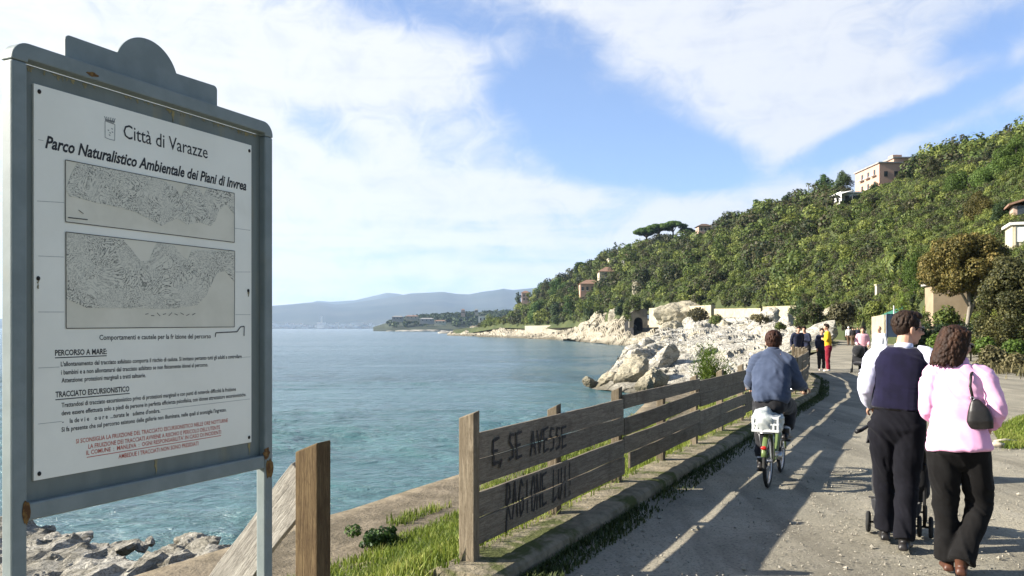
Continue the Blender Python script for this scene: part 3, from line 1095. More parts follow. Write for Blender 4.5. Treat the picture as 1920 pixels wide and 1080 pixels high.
# low flat shore under the promontory
b = MB()
M_FARSHORE = mat('far_shore', (0.36, 0.34, 0.29), (0.22, 0.20, 0.16), 0.05, 0.95)
for i in range(70):
    a = rng.uniform(725, 935)
    d = rng.uniform(1380, 1480) if a < 830 else rng.uniform(850, 1000)
    b.ell(P(a, HOR + F * (EYE - SEA) / d, d), (rng.uniform(5, 16) * d / 1500, 5, rng.uniform(1, 3.2) * d / 1500), nu=8, nv=5)
tag(b.build('far_shore_rocks', M_FARSHORE), 'low pale rocks along the far promontory shore', 'rocks', kind='stuff')
# ================================================================== NOTICE BOARD
SG_O = Vector((-1.326, 2.268, 0))
SG_U = Vector((0.42, 0.9075, 0))
SG_ROT = math.atan2(SG_U.y, SG_U.x)


def sg(px, py):
    """photo pixel -> (s, z) on the plane of the notice"""
    k = (px - 960) / F
    s = (k * SG_O.y - SG_O.x) / (SG_U.x - k * SG_U.y)
    y = SG_O.y + SG_U.y * s
    return s, EYE - (py - HOR) / F * y


M_STEEL = mat('grey_painted_steel', (0.200, 0.232, 0.226), (0.165, 0.195, 0.190), 9, 0.55, 0.25, 160, c3=(0.215, 0.215, 0.175, 1), c3scale=4.0, c3lo=0.56, c3hi=0.8, bdist=0.002)
M_BACK = mat('grey_backing_sheet', (0.172, 0.195, 0.178), (0.140, 0.160, 0.145), 6, 0.6, 0.2, 120, stretch=(1.5, 1, .4), c3=(0.24, 0.21, 0.12, 1), c3scale=3.2, c3lo=0.55, c3hi=0.75, bdist=0.002)
M_RUST = mat('rust', (0.20, 0.115, 0.035), (0.085, 0.04, 0.015), 45, 0.9, 0.4, 90, lo=.4, hi=.6, bdist=0.002)
M_RUSTWASH = mat('rust_stain', (0.29, 0.24, 0.11), (0.20, 0.19, 0.13), 30, 0.8)
M_PANEL = mat('white_notice_sheet', (0.82, 0.80, 0.70), (0.76, 0.74, 0.64), 2.2, 0.45, 0.05, 80, c3=(0.50, 0.48, 0.38, 1), c3scale=1.3, c3lo=0.62, c3hi=0.85, bdist=0.001)
M_INK = mat('black_ink', (0.020, 0.020, 0.022), (0.035, 0.035, 0.036), 60, 0.6)
M_INKGREY = mat('faded_ink', (0.04, 0.04, 0.04), (0.09, 0.09, 0.085), 90, 0.6)
M_RED = mat('red_ink', (0.50, 0.085, 0.055), (0.55, 0.17, 0.12), 60, 0.6)
M_CRESTINK = mat('pale_grey_ink', (0.20, 0.21, 0.20), (0.30, 0.30, 0.28), 70, 0.6)
M_PAPER = mat('map_paper', (0.70, 0.66, 0.54), (0.62, 0.585, 0.47), 5, 0.6, c3=(0.36, 0.33, 0.24, 1), c3scale=3.0, c3lo=0.6, c3hi=0.85)
M_BLACK = mat('black_screw', (0.012, 0.012, 0.012), (0.03, 0.022, 0.015), 30, 0.5)

board = empty('notice_board', SG_O, SG_ROT, 'tall grey steel notice board with a white printed sheet beside the sea', 'notice board')


def rbox(x0, x1, y0, y1, z0, z1):
    return MB().box(((x0 + x1) / 2, (y0 + y1) / 2, (z0 + z1) / 2), (x1 - x0, y1 - y0, z1 - z0))


FY = -0.022                                   # front of the frame (towards the path)
rbox(-0.075, -0.031, FY, 0.022, -0.35, 2.352).build('post', M_STEEL, board, bevel=0.006)
rbox(0.902, 0.944, FY, 0.022, -0.35, 2.352).build('post', M_STEEL, board, bevel=0.006)
rbox(-0.030, 0.901, FY, 0.020, 1.103, 1.152).build('bottom_rail', M_STEEL, board, bevel=0.005)
arc = lambda cx, cz, r, a0, a1, n: [(cx + r * math.cos(rad(a0 + (a1 - a0) * i / n)), cz + r * math.sin(rad(a0 + (a1 - a0) * i / n))) for i in range(n + 1)]
pts = [(-0.0755, 2.3525)] + arc(-0.0255, 2.356, 0.05, 180, 90, 8) + arc(0.8945, 2.356, 0.05, 90, 0, 8) + [(0.9445, 2.3525), (0.900, 2.3525), (0.9, 2.362), (-0.029, 2.362), (-0.029, 2.3525)]
MB().prism(pts, 0.046, Matrix.Translation((0, FY - 0.001, 0))).build('top_rail', M_STEEL, board, bevel=0.004)
pts = [(0.11, 2.395)] + arc(0.125, 2.468, 0.015, 180, 90, 5) + arc(0.402, 2.437, 0.124, 158, 22, 22) + arc(0.685, 2.473, 0.015, 90, 0, 5) + [(0.70, 2.395)]
hb = MB().prism(pts, 0.008, Matrix.Translation((0, 0.016, 0))).build('headboard', M_STEEL, board, bevel=0.002)
bk = rbox(-0.031, 0.902, 0.004, 0.012, 1.150, 2.356).build('backing_sheet', M_BACK, board)
# rust: streaks under the top rail, at the welds and under the screws
rs = MB()
rr = random.Random(4)


def streak(mb, s, z, w, l, y=0.0025):
    n = 7
    pts = []
    for i in range(n):
        pts.append((s + (rr.random() - .5) * .006 - w * (1 - i / n) * .5, z - l * i / n))
    for i in reversed(range(n)):
        pts.append((s + (rr.random() - .5) * .006 + w * (1 - i / n) * .5, z - l * i / n))
    mb.prism(pts, 0.001, Matrix.Translation((0, y, 0)))


for i in range(46):
    rs = MB()
    streak(rs, rr.uniform(-0.02, 0.89), 2.352, rr.uniform(.004, .016), rr.uniform(.005, .018))
    rs.build('rust_streak', M_RUSTWASH, bk)
for s_, l_ in ((0.42, .07), (0.845, .055), (0.49, .05)):
    rs = MB()
    streak(rs, s_, 1.205 if s_ != .49 else 2.35, .012, l_)
    rs.build('rust_streak', M_RUSTWASH, bk)
for (s_, z_, w_, h_) in ((-0.036, 1.128, .012, .07), (0.908, 1.16, .022, .055), (0.925, 1.10, .02, .09), (0.17, 2.376, .022, .014)):
    pts = [(s_ + w_ * math.cos(a) * rr.uniform(.6, 1.1), z_ + h_ * .5 * math.sin(a) * rr.uniform(.6, 1.1)) for a in [i * math.pi / 7 for i in range(14)]]
    MB().prism(pts, 0.0012, Matrix.Translation((0, FY - 0.0022, 0))).build('rust_patch', M_RUST, board)

PW, PZ0, PZ1 = 0.8496, 1.207, 2.307
panel = rbox(0, PW, -0.003, 0.0035, PZ0, PZ1).build('printed_sheet', M_PANEL, board)
PF = -0.0036


def text_me(body, x0, z0, x1, z1, h, shear=0.0, bold=0.0):
    """letters laid from (x0,z0) to (x1,z1), capital height h, returned as (verts, faces)"""
    cu = bpy.data.curves.new('t', 'FONT')
    cu.body = body
    cu.size = 1.0
    cu.shear = shear
    cu.offset = bold
    cu.resolution_u = 2
    o = bpy.data.objects.new('t', cu)
    COL.objects.link(o)
    dg = bpy.context.evaluated_depsgraph_get()
    dg.update()
    me = bpy.data.meshes.new_from_object(o.evaluated_get(dg), depsgraph=dg)
    n = len(me.vertices)
    co = np.empty(n * 3)
    me.vertices.foreach_get('co', co)
    co = co.reshape(-1, 3)
    fs = [tuple(p.vertices) for p in me.polygons]
    bpy.data.objects.remove(o)
    bpy.data.curves.remove(cu)
    bpy.data.meshes.remove(me)
    lo, hi = co[:, 0].min(), co[:, 0].max()
    u = (co[:, 0] - lo) / (hi - lo)
    vs = np.stack([x0 + (x1 - x0) * u, np.full(n, PF), z0 + (z1 - z0) * u + co[:, 1] / 0.70 * h], 1)
    return vs.tolist(), fs


def put_text(mb, body, a, b_, capA, shear=0, bold=0):
    (x0, z0), (x1, z1) = sg(*a), sg(*b_)
    z = (z0 + z1) / 2
    h = sg(a[0], a[1] - capA)[1] - z0
    mb.add(*text_me(body, x0, z, x1, z, h, shear, bold))


def bar(mb, a, b_, th, y=PF):
    (x0, z0), (x1, z1) = sg(*a), sg(*b_)
    d = Vector((x1 - x0, 0, z1 - z0)).normalized()
    n = Vector((-d.z, 0, d.x)) * th * .5
    mb.add([(x0 - n.x, y, z0 - n.z), (x1 - n.x, y, z1 - n.z), (x1 + n.x, y, z1 + n.z), (x0 + n.x, y, z0 + n.z)], [(0, 1, 2, 3)])


tx = MB(); put_text(tx, 'Citt\u00e0 di Varazze', (230, 259.5), (388, 296.5), 26.5, 0, .004); tx.build('town_lettering', M_INK, panel)
tx = MB(); put_text(tx, 'Parco Naturalistico Ambientale dei Piani di Invrea', (83, 277), (460.5, 357), 23, 0.28, 0.028); tx.build('title_lettering', M_INK, panel)
tx = MB()
put_text(tx, 'Comportamenti e cautele per la fr izione del percorso', (184.7, 637.5), (394, 634), 9.5, 0, .014)
tx.build('heading_lettering', M_INK, panel)
tx = MB()
put_text(tx, 'PERCORSO A MARE:', (101.6, 666.6), (199, 663.6), 10.5, 0, .024)
bar(tx, (101.6, 671), (198.5, 667), .0028)
tx.build('heading_lettering', M_INK, panel)
tx = MB()
put_text(tx, 'TRACCIATO ESCURSIONISTICO', (102.4, 745), (241, 733.5), 10.5, 0, .024)
bar(tx, (102.4, 749.5), (241.5, 737.6), .0028)
tx.build('heading_lettering', M_INK, panel)
tx = MB()
for body, a, b_ in (
        ("L'allontanamento dal tracciato asfaltato comporta il rischio di cadute. Si invitano pertanto tutti gli adulti a controllare", (112.4, 687), (451.8, 671)),
        ("i bambini e a non allontanarsi dal tracciato asfaltato se non fisicamente idonei al percorso.", (113, 702.3), (388.7, 687)),
        ("Attenzione: protezioni marginali a tratti saltuarie.", (113.8, 717), (271.7, 707.5)),
        ("Trattandosi di tracciato escursionistico privo di protezioni marginali e con punti di notevole difficolt\u00e0 la fruizione", (113.8, 764.4), (441, 732)),
        ("deve essere effettuata solo a piedi da persone in perfetta efficienza psicofisica, con idonee attrezzature escursionistiche.", (113.8, 779.6), (460, 742)),
        ("-    la de v i e    o u r e  ...turate le   ademe d'ombra.", (115, 794.5), (299, 773.3)),
        ("Si fa presente che sul percorso esistono delle gallerie non illuminate, nelle quali si sconsiglia l'ingresso.", (113.8, 810), (423, 770.8))):
    tx = MB()
    put_text(tx, body, a, b_, 8.6, 0, .020)
    tx.build('small_print', M_INKGREY, panel)
tx = MB()
for body, a, b_ in (
        ("SI SCONSIGLIA LA FRUIZIONE DEL TRACCIATO ESCURSIONISTICO NELLE ORE NOTTURNE", (140.8, 831.6), (425.8, 791)),
        ("LA FRUIZIONE DEI TRACCIATI AVVIENE A RISCHIO E PERICOLO DELL'UTENTE", (164, 840.5), (411, 804.8)),
        ("IL COMUNE  :  MANLEVA  :  OGNI RESPONSABILITA' IN CASO DI INCIDENTI", (160.3, 852), (413, 814)),
        ("AMBEDUE I TRACCIATI NON SONO PRESIDIATI", (220.7, 859.5), (370.5, 834.8))):
    put_text(tx, body, a, b_, 8.2, 0, .012)
bar(tx, (161, 857.5), (413, 816.5), .0022)
tx.build('warning_lettering', M_RED, panel)

# maps: paper, an inked contour drawing cut to the shape of the coast, border


def contour_material(name, sc, dens, seed):
    m = bpy.data.materials.new(name)
    m.use_nodes = True
    t = NT(m.node_tree)
    b = t.n['Principled BSDF']
    b.inputs['Roughness'].default_value = 0.6
    tc = t.node('ShaderNodeTexCoord')
    v = t.mapping(tc.outputs['Object'], (1, 1, 1.3), (0, rad(12), 0), (seed, seed, 0))
    h = t.noise(v, sc, 5, 0.6, 0.9)
    f = t.math('PINGPONG', t.math('MULTIPLY', h, dens), 0.5)
    line = t.smooth(f, 0.10, 0.30, 1.0, 0.0)
    d2 = t.smooth(t.noise(v, sc * 1.4, 4), 0.35, 0.62)
    sm = t.smooth(t.noise(v, 150, 3, .8), 0.40, 0.60)
    ink = t.math('MULTIPLY', t.math('MULTIPLY', line, t.math('ADD', t.math('MULTIPLY', d2, .6), .42)), t.math('ADD', t.math('MULTIPLY', sm, .6), .4))
    col = t.mix(ink, (0.64, 0.61, 0.50, 1), (0.045, 0.050, 0.042, 1))
    t.l.new(col, b.inputs['Base Color'])
    return m


M_CONT1 = contour_material('contour_drawing', 12, 17, 3)
M_CONT2 = contour_material('contour_drawing_large', 9, 20, 8)


def poly_px(mb, pts, y):
    q = [sg(*p) for p in pts]
    mb.prism(q, 0.0008, Matrix.Translation((0, y, 0)))


for (quad, land, cm, hi) in (
        (((120.5, 300), (437.4, 362.5), (437.4, 454.6), (120.5, 416)),
         [(143, 305), (290, 333), (315, 345), (326, 352), (338, 368), (347, 348), (360, 346), (372, 356), (379, 368), (387, 353), (437, 363), (437, 402), (423, 384), (408, 394), (403, 412), (393, 424), (372, 417), (350, 422), (330, 410), (312, 418), (301, 424), (282, 414), (255, 399), (225, 390), (176, 380), (148, 372), (128, 368), (121, 356), (130, 330)], M_CONT1, 1),
        (((121, 435), (438, 470.8), (437.4, 613), (122, 615.7)),
         [(123, 437), (230, 450), (262, 490), (278, 489), (285, 470), (292, 456), (324, 460), (340, 480), (350, 488), (358, 468), (437, 472), (437, 528), (420, 508), (405, 512), (396, 530), (384, 556), (368, 572), (340, 577), (300, 580), (255, 578), (190, 578), (160, 577), (135, 566), (122, 560), (125, 530), (122, 500)], M_CONT2, 2)):
    ms = MB()
    poly_px(ms, quad, PF - 0.0008)
    sheet = ms.build('map_sheet', M_PAPER, panel)
    ms = MB(); poly_px(ms, land, PF - 0.0017); ms.build('contour_drawing', cm, sheet)
    ms = MB()
    for i in range(4):
        bar(ms, quad[i], quad[(i + 1) % 4], .0022, PF - 0.0021)
    if hi == 2:
        q = [(402, 632), (403, 624), (443, 622), (449, 613), (456.5, 612), (456, 630)]
        for i in range(5): bar(ms, q[i], q[i + 1], .004, PF - 0.0006)
        for i in range(9):
            bar(ms, (270 + i * 11, 587 + rr.uniform(-2, 6)), (276 + i * 11, 588 + rr.uniform(-2, 6)), .002, PF - 0.0021)
    else:
        bar(ms, (125, 408), (162, 412), .003, PF - 0.0021)
        bar(ms, (145, 394), (154, 401), .002, PF - 0.0021)
    ms.build('map_border', M_INKGREY, sheet)
# joints of the sheet and the crest
tx = MB()
for (a, b_) in (((68, 377), (119, 380)), ((439, 428), (468, 432)), ((70, 480), (118, 482)), ((440, 510), (468, 510)), ((70, 585), (119, 585)), ((440, 590), (468, 590)),
                ((70, 690), (110, 688)), ((452, 670), (468, 669)), ((70, 795), (115, 790)), ((300, 768), (467, 748)), ((70, 262), (80, 264))):
    bar(tx, a, b_, .0012)
tx.build('sheet_joint', M_CRESTINK, panel)
cr = MB()


def cpx(x, y): return (190 + (x - 700) / 3.692, 40 + y / 3.692 + (x - 700) / 3.692 * 0)


sh_pts = [(722, 690), (722, 805), (755, 818), (788, 825), (790, 715)]
for i in range(len(sh_pts)):
    q, w_ = sh_pts[i], sh_pts[(i + 1) % len(sh_pts)]
    bar(cr, (q[0] / 3.692, 40 + q[1] / 3.692), (w_[0] / 3.692, 40 + w_[1] / 3.692), .0022)
for k, x in enumerate((718, 732, 747, 762, 778, 792)):
    bar(cr, (x / 3.692, 40 + (658 + k * 3) / 3.692), ((730 + k * 9) / 3.692, 40 + (690 + k * 4) / 3.692), .0028)
bar(cr, (722 / 3.692, 40 + 682 / 3.692), (790 / 3.692, 40 + 697 / 3.692), .005)
for (x, y) in ((740, 752), (752, 770), (768, 765), (748, 785), (765, 742)):
    bar(cr, (x / 3.692, 40 + y / 3.692), ((x + 10) / 3.692, 40 + (y + 6) / 3.692), .003)
cr.build('town_crest', M_CRESTINK, panel)
for (x, y) in ((72, 172), (466, 283), (70, 522), (464, 545), (72, 888), (465.5, 820)):
    s_, z_ = sg(x, y)
    scw = MB().ell((s_, -0.004, z_), (.0055, .004, .0065), nu=10, nv=6)
    so = scw.build('screw', M_BLACK, board, smooth=True)
st = MB()
for (x, y, l) in ((70, 524, .03), (464, 547, .022)):
    s_, z_ = sg(x, y)
    st = MB()
    streak(st, s_, z_, .007, l, PF - .0012)
    st.build('rust_streak', M_RUSTWASH, panel)

# ================================================================== WOODEN FENCE
FD = Vector((0.453, 0.8915, 0)).normalized()
FN = Vector((FD.y, -FD.x, 0))                 # towards the path
K = 0.939


def zf(z): return EYE - (EYE - z) * K


def wood_material(name, c1, c2, dark, along='X', sc=1.0):
    m = bpy.data.materials.new(name)
    m.use_nodes = True
    t = NT(m.node_tree)
    b = t.n['Principled BSDF']
    b.inputs['Roughness'].default_value = 0.9
    b.inputs['Specular IOR Level'].default_value = 0.15
    tc = t.node('ShaderNodeTexCoord')
    oi = t.node('ShaderNodeObjectInfo')
    cb = t.node('ShaderNodeCombineXYZ')
    r = t.math('MULTIPLY', oi.outputs['Random'], 37.0)
    for i in range(3): t.l.new(r, cb.inputs[i])
    va = t.node('ShaderNodeVectorMath', operation='ADD')
    t.l.new(tc.outputs['Object'], va.inputs[0])
    t.l.new(cb.outputs[0], va.inputs[1])
    st = {'X': (0.9, 14, 14), 'Z': (14, 14, 0.9)}[along]
    v = t.mapping(va.outputs[0], tuple(x * sc for x in st))
    g = t.noise(v, 2.2, 7, 0.65, 1.2)
    g2 = t.noise(v, 7.0, 4, 0.7, 0.3)
    col = t.mix(t.smooth(g, 0.34, 0.64), c1, c2)
    line = t.smooth(t.math('ABSOLUTE', t.math('SUBTRACT', g2, 0.5)), 0.0, 0.05, 0.65, 0.0)
    col = t.mix(line, col, dark)
    bl = t.noise(va.outputs[0], 4.5, 5, 0.65)
    col = t.mix(t.smooth(bl, 0.52, 0.7, 0, .45), col, dark)
    hv = t.node('ShaderNodeHueSaturation')
    t.l.new(col, hv.inputs['Color'])
    t.l.new(t.math('ADD', 0.78, t.math('MULTIPLY', oi.outputs['Random'], 0.42)), hv.inputs['Value'])
    t.l.new(hv.outputs[0], b.inputs['Base Color'])
    bn = t.node('ShaderNodeBump')
    bn.inputs['Strength'].default_value = 0.6
    bn.inputs['Distance'].default_value = 0.006
    t.l.new(t.math('ADD', g, t.math('MULTIPLY', g2, .7)), bn.inputs['Height'])
    t.l.new(bn.outputs[0], b.inputs['Normal'])
    return m


M_BOARD = wood_material('weathered_board', (0.235, 0.200, 0.150, 1), (0.165, 0.138, 0.102, 1), (0.065, 0.052, 0.038, 1), 'X')
M_POST = wood_material('weathered_post', (0.225, 0.185, 0.130, 1), (0.15, 0.12, 0.082, 1), (0.06, 0.046, 0.030, 1), 'Z')
M_POSTBROWN = wood_material('brown_post', (0.165, 0.116, 0.060, 1), (0.105, 0.070, 0.036, 1), (0.055, 0.033, 0.018, 1), 'Z')
M_GREYPLANK = wood_material('grey_plank', (0.36, 0.335, 0.29, 1), (0.24, 0.22, 0.19, 1), (0.085, 0.077, 0.066, 1), 'X')
M_SPRAY = mat('black_spray_paint', (0.016, 0.015, 0.015), (0.035, 0.032, 0.03), 40, 0.7)


def fpt(y): return Vector((float(fence_x(y)), y, 0))


POST_Y = [5.41 + 1.362 * i for i in range(19)]
fence = empty('wooden_fence', fpt(POST_Y[0]), 0, 'long weathered board fence with black graffiti along the path', 'fence')
FINV = Matrix.Translation(-fpt(POST_Y[0]))
rr = random.Random(12)


def along(y):
    d = (fpt(y + .4) - fpt(y - .4)).normalized()
    return d, Vector((d.y, -d.x, 0))


def place(o, loc, d, tilt=0.0, roll=0.0):
    """child of the fence: local x along d"""
    o.location = Vector(loc) - fpt(POST_Y[0])
    o.rotation_euler = (roll, -tilt, math.atan2(d.y, d.x))


def post_mesh(w, l, h, notch=0.02):
    m = MB()
    x, y = l / 2, w / 2
    vs = [(-x, -y, -.3), (x, -y, -.3), (x, y, -.3), (-x, y, -.3), (-x, -y, h), (x, -y, h + notch * .4), (x, y, h - notch), (-x, y, h - notch * 1.3)]
    m.add(vs, [(3, 2, 1, 0), (4, 5, 6, 7), (0, 1, 5, 4), (1, 2, 6, 5), (2, 3, 7, 6), (3, 0, 4, 7)])
    return m


CURB = 0.10
for i, y in enumerate(POST_Y):
    d, n = along(y)
    if i == 0:
        o = post_mesh(0.115, 0.08, 0.975, .03).build('post', M_POST, fence, bevel=.006)
        place(o, fpt(y) + n * 0.0 + Vector((0, 0, CURB)), d)
    else:
        h = 0.885 + rr.uniform(-.03, .05) + (0.03 if i % 2 == 0 else 0)
        o = post_mesh(0.085, 0.095, h, .03).build('post', M_POST, fence, bevel=.005)
        place(o, fpt(y) - n * 0.062 + Vector((0, 0, CURB)), d, rr.uniform(-.012, .012))

BZ = [(0.693, 0.880), (0.507, 0.688), (0.277, 0.455), (0.088, 0.270)]


def board_mesh(L, z0, z1, seed, dz0=0.0, dz1=0.0):
    r = random.Random(seed)
    n = 10
    vs, fs = [], []
    T = 0.024
    for i in range(n + 1):
        x = L * i / n
        a = z0 + dz0 * (1 - i / n) + dz1 * i / n + r.uniform(-.0025, .0025)
        b_ = z1 + dz0 * (1 - i / n) + dz1 * i / n + r.uniform(-.0025, .0025)
        w = 0.004 * math.sin(i * .7 + seed)
        vs += [(x, w - T / 2, a), (x, w + T / 2, a), (x, w + T / 2, b_), (x, w - T / 2, b_)]
        if i:
            k = 4 * i
            for j in range(4):
                fs.append((k - 4 + j, k + j, k + (j + 1) % 4, k - 4 + (j + 1) % 4))
    fs += [(0, 1, 2, 3), (4 * n + 3, 4 * n + 2, 4 * n + 1, 4 * n)]
    return MB().add(vs, fs)


first_boards = []
for p in range(9):
    ya, yb = POST_Y[2 * p], POST_Y[min(2 * p + 2, 18)]
    a, b_ = fpt(ya), fpt(yb)
    d = (b_ - a).normalized()
    n = Vector((d.y, -d.x, 0))
    s0 = 0.043 if p == 0 else 0.008
    L = (b_ - a).length - s0 - 0.004
    for k, (z0, z1) in enumerate(BZ):
        jl, jr = rr.uniform(-.012, .012), rr.uniform(-.012, .012)
        if p == 0: jl = jr = 0
        lift = 0.0 if p == 0 else (0.03 if p % 2 else 0.01)
        e0, e1, e2 = zf(z0) + lift, zf(z1) + lift, 0
        if p == 1 and k == 1: jl, jr = -0.045, 0.012
        if p == 1 and k == 0: e0 += .035
        if p == 1 and k == 3: e1 -= .012
        if p in (2, 3, 5) and k == 0: jl, jr = rr.uniform(-.03, .02), rr.uniform(-.03, .02)
        LL, sx = L, s0
        if p == 1 and k == 3: sx, LL = s0 + .16, L - .16
        o = board_mesh(LL, e0, e1, p * 7 + k, jl, jr).build('board', M_BOARD, fence, bevel=0.003)
        off = 0.0 if p == 0 else 0.0
        place(o, a + d * sx + n * 0.012, d, 0, rr.uniform(-.012, .012))
        if p == 0: first_boards.append((o, sx))

# graffiti strokes on the first panel: (s along the fence from the first post, z)
GL = {
    'E': [[(1, 1), (0, .95), (0, .5), (.75, .52)], [(0, .5), (0, 0), (.95, .05)]],
    'S': [[(.95, .95), (.3, 1), (.1, .7), (.8, .45), (.75, .08), (.05, 0)]],
    'A': [[(0, 0), (.5, 1), (1, 0)], [(.2, .4), (.85, .42)]],
    'V': [[(0, 1), (.45, 0), (1, 1)]],
    'R': [[(.1, 0), (.1, 1), (.8, .95), (.85, .6), (.15, .45), (.95, 0)]],
    'G': [[(.95, .85), (.4, 1), (.05, .5), (.35, 0), (.95, .15), (.95, .45), (.55, .45)]],
    'I': [[(.5, 1), (.5, 0)]],
    'O': [[(.5, 1), (.05, .6), (.2, .05), (.7, 0), (.95, .5), (.75, .95), (.5, 1)]],
    'N': [[(.05, 0), (.05, 1), (.9, 0), (.9, 1)]],
    'L': [[(.1, 1), (.05, 0), (.8, .08)]],
    'U': [[(.05, 1), (.1, .1), (.6, 0), (.9, .3), (.92, 1)]],
    '!': [[(.5, 1), (.5, .3)], [(.5, .1), (.5, 0)]],
    ',': [[(.5, .1), (.3, -.12)]],
}


def stroke(mb, pts, w, y):
    pts = [Vector((p[0], y, p[1])) for p in pts]
    for q, r in zip(pts[:-1], pts[1:]):
        dd = r - q
        if dd.length < 1e-5: continue
        dd.normalize()
        nn = Vector((-dd.z, 0, dd.x)) * w * .5
        e = dd * w * .35
        mb.add([q - e - nn, r + e - nn, r + e + nn, q - e + nn], [(0, 1, 2, 3)])


def graffiti(text, s0, s1, zb0, zb1, h0, h1, seed):
    """strokes split where they cross from one board to the next"""
    r = random.Random(seed)
    n = len(text)
    ad = (s1 - s0) / n
    segs = []
    for i, ch in enumerate(text):
        if ch == ' ': continue
        u = i / n
        sx, zb, h = s0 + ad * i, zb0 + (zb1 - zb0) * u + r.uniform(-.008, .008), h0 + (h1 - h0) * u + r.uniform(-.012, .012)
        letter = []
        segs.append(letter)
        for st_ in GL[ch]:
            q = [(sx + p[0] * ad * .70 + p[1] * .010 + r.uniform(-.004, .004), zb + p[1] * h + r.uniform(-.004, .004)) for p in st_]
            letter.append(q)
    return segs


segs = graffiti('E SE AVESSE', 0.287, 1.60, .692, .638, .172, .165, 3) + \
       graffiti('RAGIONE LUI!', 0.471, 1.70, .262, .235, .245, .255, 5)
segs.append([[(0.478, .30), (0.472, .22), (0.466, .165)]])
segs.append([[(0.287 + .125, .70), (0.287 + .09, .655)]])
for k, (o, sx) in enumerate(first_boards):
    z0, z1 = zf(BZ[k][0]) + .002, zf(BZ[k][1]) - .002
    for letter in segs:
        mb = MB()
        for q in letter:
            for (a, b_) in zip(q[:-1], q[1:]):
                N = 14
                for i in range(N):
                    p0 = (a[0] + (b_[0] - a[0]) * i / N, a[1] + (b_[1] - a[1]) * i / N)
                    p1 = (a[0] + (b_[0] - a[0]) * (i + 1) / N, a[1] + (b_[1] - a[1]) * (i + 1) / N)
                    if z0 < p0[1] < z1 and z0 < p1[1] < z1:
                        stroke(mb, [(p0[0] - sx, p0[1]), (p1[0] - sx, p1[1])], .0205, -0.0185 - .00012 * i)
        if mb.V: mb.build('painted_letter', M_SPRAY, o)

# broken post and fallen plank nearer the camera
yb = 3.94
base = P(587, 833, yb)
d = FD
bp = empty('broken_fence_post', (base.x, base.y, 0), math.atan2(d.y, d.x), 'brown wooden post left standing alone where the fence is broken', 'fence post')
m = MB()
x, y = .05, .0675
h = base.z
m.add([(-x, -y, -1.2), (x, -y, -1.2), (x, y, -1.2), (-x, y, -1.2), (-x, -y, h + .018), (x, -y, h + .02), (x, y, h - .03), (-x, y, h - .035)],
      [(3, 2, 1, 0), (4, 5, 6, 7), (0, 1, 5, 4), (1, 2, 6, 5), (2, 3, 7, 6), (3, 0, 4, 7)])
m.build('post', M_POSTBROWN, bp, bevel=.006)
MB().box((.012, .069, h - .22), (.06, .012, .36)).build('split_batten', M_POST, bp, bevel=.003)
A, B_ = P(566, 905, 4.02), P(395, 1135, 4.25)
dd = (B_ - A).normalized()
Lp = (B_ - A).length + .5
M3 = Matrix((dd, Vector((0, 0, 1)).cross(dd).normalized(), dd.cross(Vector((0, 0, 1)).cross(dd).normalized()))).transposed()
pl = MB()
n = 12
for i in range(n):
    pass
vs, fs = [], []
for i in range(n + 1):
    xx_ = Lp * i / n - (.04 if True else 0)
    hw = .098 + .004 * math.sin(i * 1.3)
    vs += [(xx_ + (.05 if i == 0 else 0), -.02, -hw), (xx_, .02, -hw), (xx_, .02, hw), (xx_ - (.02 if i == 0 else 0), -.02, hw)]
    if i:
        k = 4 * i
        for j in range(4): fs.append((k - 4 + j, k + j, k + (j + 1) % 4, k - 4 + (j + 1) % 4))
fs += [(0, 1, 2, 3), (4 * n + 3, 4 * n + 2, 4 * n + 1, 4 * n)]
pl.add(vs, fs)
o = pl.build('fallen_plank', M_GREYPLANK, None, bevel=.004)
o.matrix_world = Matrix.Translation(A) @ M3.to_4x4()
tag(o, 'grey weathered plank leaning down from the broken post', 'plank')

# ================================================================== CURB
M_CURB = mat('mossy_concrete', (0.275, 0.235, 0.165), (0.165, 0.145, 0.098), 6, 0.95, 1.0, 24, c3=(0.085, 0.095, 0.035, 1), c3scale=2.2, c3lo=0.48, c3hi=0.60, spec=.1, bdist=0.03)
ys_ = np.concatenate([np.linspace(5.18, 20, 240), np.linspace(20.1, 30.5, 90)])
prof = [(-.16, -.25), (-.16, .070), (-.10, CURB - .005), (0, CURB), (.1, CURB), (.2, CURB), (.29, CURB - .004), (.325, CURB - .025), (.335, .04), (.345, -.12)]
p = []
for y in ys_:
    d, n = along(y)
    for (o_, z) in prof: p.append((fence_x(y) + n.x * o_, y + n.y * o_, z))
p = np.array(p, float)
q = fbm(p * 3.2, 4, 6)
q2 = fbm(p * 11, 3, 16)
top = p[:, 2] > .03
hole = np.zeros(len(p))
p[:, 2] += np.where(top, q * .006 + q2 * .008, 0)
p[:, 0] += np.where(p[:, 2] > -.1, q * .012 + q2 * .012, 0)
c = len(prof)
r_ = len(ys_)
ii = (np.arange(r_ - 1)[:, None] * c + np.arange(c - 1)[None, :]).ravel()
V0 = p
FFc = np.stack([ii, ii + 1, ii + c + 1, ii + c], 1)
tag(np_obj('concrete_curb', np.concatenate([V0, V0[:c].mean(0, keepdims=True)]), FFc, M_CURB, smooth=False), 'long mossy concrete curb under the board fence', 'curb')
endcap = MB().add([tuple(v) for v in V0[:c]], [tuple(range(c))])
bpy.data.objects['concrete_curb'].data.name = 'concrete_curb'
e = endcap.build('end_face', M_CURB, bpy.data.objects['concrete_curb'])
